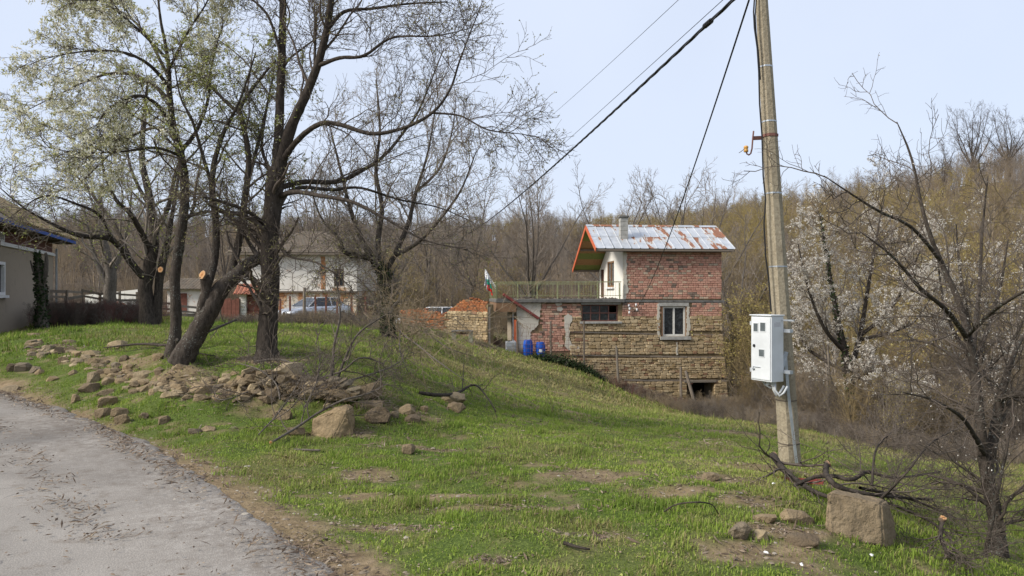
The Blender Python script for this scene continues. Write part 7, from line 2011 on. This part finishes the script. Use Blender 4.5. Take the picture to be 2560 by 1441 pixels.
lying('fallen_branch', 'large fallen branch with yellow lichen below the dark ivied tree', 'fallen branch',
      [[(985, 800, .5, 5.0), (1000, 830, .35, 5.0), (1040, 860, .25, 4.4), (1090, 900, .2, 3.3), (1160, 950, .1, 1.7)], [(990, 800, .55, 4.4), (1060, 830, .4, 3.3), (1120, 870, .3, 2.2), (1180, 890, .2, 1.1)], [(985, 790, .6, 4.4), (960, 770, .9, 3.9), (900, 760, 1.0, 2.8), (850, 740, 1.2, 1.7)], [(990, 790, .6, 3.9), (1040, 800, .7, 2.8), (1110, 800, .6, 2.2), (1180, 830, .4, 1.1)], [(1000, 830, .35, 3.9), (1000, 880, .3, 2.8), (1020, 930, .1, 1.7)]], 53,
      levels=[lv(16, 1.1, .75, .1, 8, .2, -.04, k=3, rmin=.008, rscale=.7), lv(8, .8, .8, .1, 6, .22, -.02, rmin=.006), lv(5, .6, .85, .15, 4, .2, 0, rmin=.005, lenpow=.8)], mats=('bark_grey', 'twig_tan'))
lying('fallen_branch', 'dark fallen branch lying over the flat grey stone', 'fallen branch', [[(1048, 982, .08, 9), (1090, 988, .1, 10), (1140, 984, .14, 8), (1185, 962, .22, 5), (1215, 990, .25, 4), (1240, 1030, .1, 3)]], 54)
lying('fallen_branch', 'bare branch lying across the grass left of the leaning trunk', 'fallen branch', [[(590, 800, .35, 5), (520, 830, .2, 7), (440, 862, .1, 7), (350, 860, .08, 6), (260, 870, .05, 3)], [(440, 862, .1, 5), (480, 880, .06, 4), (540, 890, .04, 2)]], 55)
lying('dead_stick', 'dead stick lying on the foreground lawn', 'stick', [[(1410, 1358, .02, 10), (1445, 1368, .03, 8), (1475, 1374, .02, 5)]], 56, levels=[])
lying('dead_stick', 'straight pale stick in the grass below the boulder', 'stick', [[(735, 1124, .02, 5), (800, 1126, .03, 5)]], 57, levels=[], mats=('bark_grey', 'twig_tan'))
lying('bent_twig', 'arched dry twig on the lawn before the hump', 'twig', [[(1660, 1280, .02, 4), (1690, 1262, .1, 4), (1740, 1256, .14, 4), (1780, 1262, .1, 3), (1795, 1285, .02, 3)]], 58, levels=[])
lying('dead_stick', 'dark stick lying on the asphalt near the bottom edge', 'stick', [[(545, 1384, .015, 5), (580, 1378, .015, 5)]], 59, levels=[])

# saplings by the wall
def sapling(label, pts, seed, mats=('bark_grey', 'twig_grey')):
    g = G(pts[0][0], pts[0][1]); L = [px_limb([(x, y, 0, w) for (x, y, w) in pts], g.y)]
    make_tree('sapling', label, 'sapling', L, rng_(seed), [lv(9, .42, .7, .2, 6, .16, .06, k=3, rmin=.003, rscale=.6), lv(6, .35, .75, .1, 5, .18, .03, rmin=.0022), lv(4, .3, .8, .2, 3, .2, 0, rmin=.0016)], (M[mats[0]], M[mats[1]]), [('buds', M['bud'], dict(per=.5, size=.008, t0=.4, spread=.005))])
sapling('thin sapling rising beside the right end of the collapsed wall', [(822, 985, 9), (830, 930, 8), (836, 860, 6), (850, 790, 5), (842, 700, 3)], 61)
sapling('crooked thin sapling leaning right from the wall end', [(835, 970, 8), (870, 880, 6), (900, 830, 5), (960, 790, 3)], 62)

# ------------------------------------------------------------------ brambles: low twiggy masses that nobody could count
def brambles():
    S = [source_tree(240 + i, 1.4, None, M[m], None, 8, spread=.9) for i, m in enumerate(('twig_dark', 'twig_grey', 'twig_tan', 'rust_frame'))]
    r = rng_(91); pts = []; sc = []; kd = []
    def strip(n, a, b, wid, s0, s1, kinds):
        t = r.random(n); x = a[0] + (b[0] - a[0]) * t + r.normal(size=n) * wid; y = a[1] + (b[1] - a[1]) * t + r.normal(size=n) * wid
        pts.append(np.column_stack([x, y, gz(x, y) - .08])); sc.append(r.uniform(s0, s1, n)); kd.append(r.choice(kinds, n))
    strip(150, gp(112, 23.5), gp(340, 28), .5, .45, .8, [0, 0, 1, 3])
    strip(120, gp(540, 33), gp(720, 37), .8, .25, .5, [0, 1, 1, 2])
    strip(220, gp(690, 36.5), gp(940, 36.5), .7, .35, .62, [0, 1, 2])
    strip(60, gp(930, 33), gp(1010, 32), .9, .25, .5, [0, 1, 2])
    strip(60, gp(1225, 38), gp(1290, 38), .7, .25, .5, [1, 2, 3])
    strip(70, gp(1440, 37), gp(1560, 36.9), .25, .2, .38, [0, 1, 2])
    strip(150, gp(1550, 36.6), gp(1700, 36.2), .4, .25, .5, [0, 1, 2, 3])
    strip(200, gp(1690, 35.6), gp(1960, 27), .9, .25, .55, [0, 1, 2, 2])
    strip(110, gp(1800, 37), gp(1900, 31), .9, .4, .8, [1, 2, 2])
    strip(240, gp(1960, 26), gp(2200, 21.5), .9, .25, .6, [0, 1, 1, 2])
    strip(200, gp(2200, 20.5), gp(2620, 16.5), .8, .25, .55, [0, 1, 1, 2])
    strip(40, gp(1420, 1e-9 + 37.2), gp(1380, 37), .3, .2, .35, [0, 1])
    strip(40, gp(1190, 34), gp(1230, 35), .3, .15, .3, [1, 2])
    P_ = np.concatenate(pts); scatter_object('brambles', 'dry brambles along the fences, the house foot and the wood edge', S, P_, np.concatenate(sc), r.uniform(0, 6.28, len(P_)), np.concatenate(kd))
brambles()
def ivy_patch():
    g1 = P(1400, 895, 37.0); N = 3500; r = rng_(12)
    t = r.random(N); x = np.interp(t, [0, 1], [gp(1330, 36.8)[0], gp(1520, 36.8)[0]]) + r.normal(size=N) * .15; y = 37.0 + .087 * (x - 1) - r.random(N) * .9
    z = gz(x, y) + np.abs(r.normal(size=N)) * .22 * np.sin(np.pi * t) ** .5
    p = np.column_stack([x, y, z]); u = _nrm(r.normal(size=(N, 3))); v = _nrm(np.cross(u, r.normal(size=(N, 3)))); s = r.uniform(.03, .07, (N, 1))
    V = np.stack([p - u * s, p + v * s * .8, p + u * s, p - v * s * .8], 1).reshape(-1, 3)
    put('ivy_cover', np_mesh('ivy_cover', V, [np.arange(N * 4).reshape(N, 4)], False, {'rnd': r.random(N).repeat(4)}), M['ivy_leaf'], label='dark ivy spreading along the foot of the house wall', kind='stuff')
ivy_patch()

# ------------------------------------------------------------------ grass
def grass_mat():
    t = NT('grass_blade')
    g = t.ramp(t.attr('rnd'), [(0, (.10, .155, .025)), (.3, (.165, .24, .038)), (.6, (.235, .32, .05)), (.85, (.32, .39, .07)), (1, (.42, .46, .125))])
    s = t.ramp(t.attr('rnd'), [(0, (.20, .16, .07)), (.5, (.32, .26, .12)), (1, (.42, .36, .19))])
    c = t.mix(t.attr('dry'), g, s); t.color(c).rough(.65); t.b.inputs['Specular IOR Level'].default_value = .2
    tr = t.n('BsdfTranslucent'); t.l(c, tr.inputs['Color']); mx = t.n('MixShader'); mx.inputs['Fac'].default_value = .35
    t.l(t.b.outputs['BSDF'], mx.inputs[1]); t.l(tr.outputs['BSDF'], mx.inputs[2]); t.l(mx.outputs['Shader'], t.out.inputs['Surface']); M['grass_blade'] = t.m
grass_mat()
def blades(n, d0, d1, hmin, hmax, wid, seed, two=False, spread=.85, leafy=.15):
    r = rng_(seed)
    # even over the ground inside the wedge the camera (and a step aside) sees
    d = np.sqrt(r.uniform(d0 ** 2, d1 ** 2, n)); x = r.uniform(-spread, spread, n) * d + r.normal(size=n) * .02; y = d
    g, dry, w = cover(x, y)
    tuft = fbm(x * 4.5, y * 4.5, 71, 3)
    keep = r.random(n) < np.clip(g * (.35 + 1.15 * tuft), 0, 1)
    x, y, g, dry, tuft = x[keep], y[keep], g[keep], dry[keep], tuft[keep]; n = len(x)
    z = gz(x, y) - .004
    height_noise = fbm(x * 1.4, y * 1.4, 73, 3)  # slow noise that varies blade height
    h = r.uniform(hmin, hmax, n) * (.45 + 1.2 * tuft ** 1.5) * (.8 + .8 * np.clip(height_noise - .45, 0, 1))
    cl = fbm(x * 2.7, y * 2.7, 79, 3); h = h * np.where(cl > .60, 1.0 + 5 * np.minimum(cl - .60, .22), 1.0) * np.where(cl < .42, .6, 1)
    isd = r.random(n) < np.clip(dry * .85 + .12, 0, 1)
    lf = (r.random(n) < leafy * (fbm(x * 2.3, y * 2.3, 75, 3) > .5) * 2) & ~isd
    h = np.where(lf, h * .55, h); wd = wid * r.uniform(.6, 1.4, n) * np.where(lf, 3.0, 1)
    a = r.uniform(0, 2 * np.pi, n); lean = r.normal(.35, .35, n) + isd * r.uniform(.2, 1.4, n) + lf * .8
    dx, dy = np.cos(a), np.sin(a)
    b = np.column_stack([x, y, z]); side = np.column_stack([-dy, dx, 0 * x]) * (wd / 2)[:, None]
    tip = b + np.column_stack([dx * h * np.sin(lean), dy * h * np.sin(lean), h * np.maximum(np.cos(lean), .12)])
    rv = np.clip(.15 + .7 * fbm(x * .7, y * .7, 77, 3) + r.normal(0, .16, n) + .15 * (tuft - .5) - .9 * np.clip(cl - .58, 0, .3), .001, .999); dv = np.where(isd, r.uniform(.7, 1, n), np.clip(dry * .35, 0, .4))
    if two:
        mid = b + (tip - b) * .55 + np.column_stack([0 * x, 0 * x, h * .16])
        V = np.stack([b - side, b + side, mid + side * .8, mid - side * .8, tip], 1).reshape(-1, 3); i = np.arange(n)[:, None] * 5
        return V, i + np.array([[0, 1, 2, 3]]), i + np.array([[3, 2, 4]]), rv.repeat(5), dv.repeat(5)
    V = np.stack([b - side, b + side, tip], 1).reshape(-1, 3); i = np.arange(n)[:, None] * 3
    return V, None, i + np.array([[0, 1, 2]]), rv.repeat(3), dv.repeat(3)
def lawn():
    sets = [blades(210000, 3.2, 7.5, .025, .065, .0058, 1, True), blades(300000, 7.5, 13, .03, .075, .010, 2, False), blades(200000, 13, 24, .05, .12, .024, 3, False, .8), blades(190000, 24, 45, .08, .20, .052, 4, False, .75)]
    V = []; Q = []; T = []; R = []; Dv = []; o = 0
    for (v, q, t, r, d) in sets:
        V.append(v); R.append(r); Dv.append(d); T.append(t + o)
        if q is not None: Q.append(q + o)
        o += len(v)
    me = np_mesh('grass', np.concatenate(V), [np.concatenate(Q), np.concatenate(T)], False, {'rnd': np.concatenate(R), 'dry': np.concatenate(Dv)})
    put('grass', me, M['grass_blade'], label='short spring grass and weeds covering the slope', kind='stuff')
lawn()

# ------------------------------------------------------------------ litter: dead leaves, bark crumbs, small twigs, pebbles
pal_mat('litter', [(0, (.07, .05, .035)), (.4, (.14, .10, .07)), (.75, (.22, .165, .115)), (1, (.32, .26, .19))], nscale=40)
pal_mat('gravel', [(0, (.13, .10, .075)), (.4, (.22, .175, .125)), (.8, (.30, .25, .19)), (1, (.40, .36, .30))], nscale=30)
def litter():
    r = rng_(33)
    # along the road edge
    E = ROAD_EDGE[1:9]; seg = np.linalg.norm(np.diff(E, axis=0), axis=1); cum = np.concatenate([[0], np.cumsum(seg)])
    def along(n, m, s): 
        t = r.random(n) ** 1.5 * cum[-1]; i = np.clip(np.searchsorted(cum, t) - 1, 0, len(seg) - 1); f = ((t - cum[i]) / seg[i])[:, None]
        p = E[i] * (1 - f) + E[i + 1] * f; tv = (E[i + 1] - E[i]) / seg[i][:, None]; nv = np.stack([-tv[:, 1], tv[:, 0]], -1)
        return p + nv * r.normal(m, s, n)[:, None]
    xy = np.concatenate([along(9500, -.03, .15), along(3800, .95, .11), along(3000, 2.05, .12), along(700, 1.6, 1.0)])
    ex = []
    for (c, rx, ry, a) in BARE[:15]:
        q = r.normal(size=(160, 2)) * np.array([rx, ry]) * .7; ca, sa = math.cos(a), math.sin(a); ex.append(np.column_stack([c[0] + q[:, 0] * ca - q[:, 1] * sa, c[1] + q[:, 0] * sa + q[:, 1] * ca]))
    for (c, rx, ry, a) in BARE[15:24]:
        q = r.normal(size=(500, 2)) * np.array([rx, ry]) * .8; ca, sa = math.cos(a), math.sin(a); ex.append(np.column_stack([c[0] + q[:, 0] * ca - q[:, 1] * sa, c[1] + q[:, 0] * sa + q[:, 1] * ca]))
    d = np.sqrt(r.uniform(3.5 ** 2, 14 ** 2, 11000)); ex.append(np.column_stack([r.uniform(-.5, .8, 11000) * d, d]))
    xy = np.concatenate([xy] + ex); n = len(xy)
    sd = road_sd(xy[:, 0], xy[:, 1]); clump = fbm(xy[:, 0] * 2.5, xy[:, 1] * 2.5, 83, 3)
    keep = (r.random(n) < np.clip((clump - .3) * 3, .05, 1)) & (xy[:, 1] > 2.8); xy = xy[keep]; sd = sd[keep]; n = len(xy)
    z = np.where(sd < 0.02, road_z(xy[:, 0], xy[:, 1]) + .042, gz(xy[:, 0], xy[:, 1]) + .008) + r.random(n) * .008
    s = r.uniform(.003, .010, n) * (1 + .07 * xy[:, 1]); st = np.where(r.random(n) < .4, r.uniform(2.0, 5, n), r.uniform(.7, 1.5, n)); a = r.uniform(0, 6.28, n)
    u = np.column_stack([np.cos(a), np.sin(a), r.normal(size=n) * .25]) * (s * st)[:, None]; v = np.column_stack([-np.sin(a), np.cos(a), r.normal(size=n) * .4]) * (s * .6)[:, None]
    c = np.column_stack([xy, z]); up = np.array([0, 0, 1]) * (s * .5)[:, None]
    V = np.stack([c - u, c + v, c + u, c - v, c + up], 1).reshape(-1, 3); i = np.arange(n)[:, None] * 5
    T = np.concatenate([i + np.array([[0, 1, 4]]), i + np.array([[1, 2, 4]]), i + np.array([[2, 3, 4]]), i + np.array([[3, 0, 4]])])
    put('leaf_litter', np_mesh('leaf_litter', V, [T], False, {'rnd': r.random(n).repeat(5)}), M['litter'], label='dead leaves and bark crumbs along the road edge', kind='stuff')
    # gravel and clods
    xy = np.concatenate([along(1500, -.18, .25)] + [np.column_stack([c[0] + r.normal(size=60) * rx * .7, c[1] + r.normal(size=60) * ry * .8]) for (c, rx, ry, a) in BARE[:26]]); n = len(xy)
    sd = road_sd(xy[:, 0], xy[:, 1]); z = np.where(sd < .02, .036, gz(xy[:, 0], xy[:, 1]))
    s = np.minimum(r.gamma(2, .004, n) + .003, .024)
    base = np.array([(1, 0, 0), (.3, .9, .1), (-.8, .5, 0), (-.7, -.6, .1), (.4, -.9, 0), (.15, .15, .5), (-.25, -.2, .45)])
    ca, sa = np.cos(r.uniform(0, 6.28, n)), np.sin(r.uniform(0, 6.28, n)); jit = 1 + r.normal(size=(n, 7, 3)) * .18
    q = base[None] * jit; V = np.stack([q[..., 0] * ca[:, None] - q[..., 1] * sa[:, None], q[..., 0] * sa[:, None] + q[..., 1] * ca[:, None], q[..., 2]], -1) * s[:, None, None] + np.column_stack([xy, z])[:, None, :]
    f = np.array([(0, 1, 5), (1, 2, 6), (1, 6, 5), (2, 3, 6), (3, 4, 6), (4, 0, 5), (4, 5, 6)]); T = (np.arange(n)[:, None, None] * 7 + f[None]).reshape(-1, 3)
    put('gravel', np_mesh('gravel', V.reshape(-1, 3), [T], False, {'rnd': r.random(n).repeat(7)}), M['gravel'], label='small stones and clods on the verge and bare patches', kind='stuff')
litter()
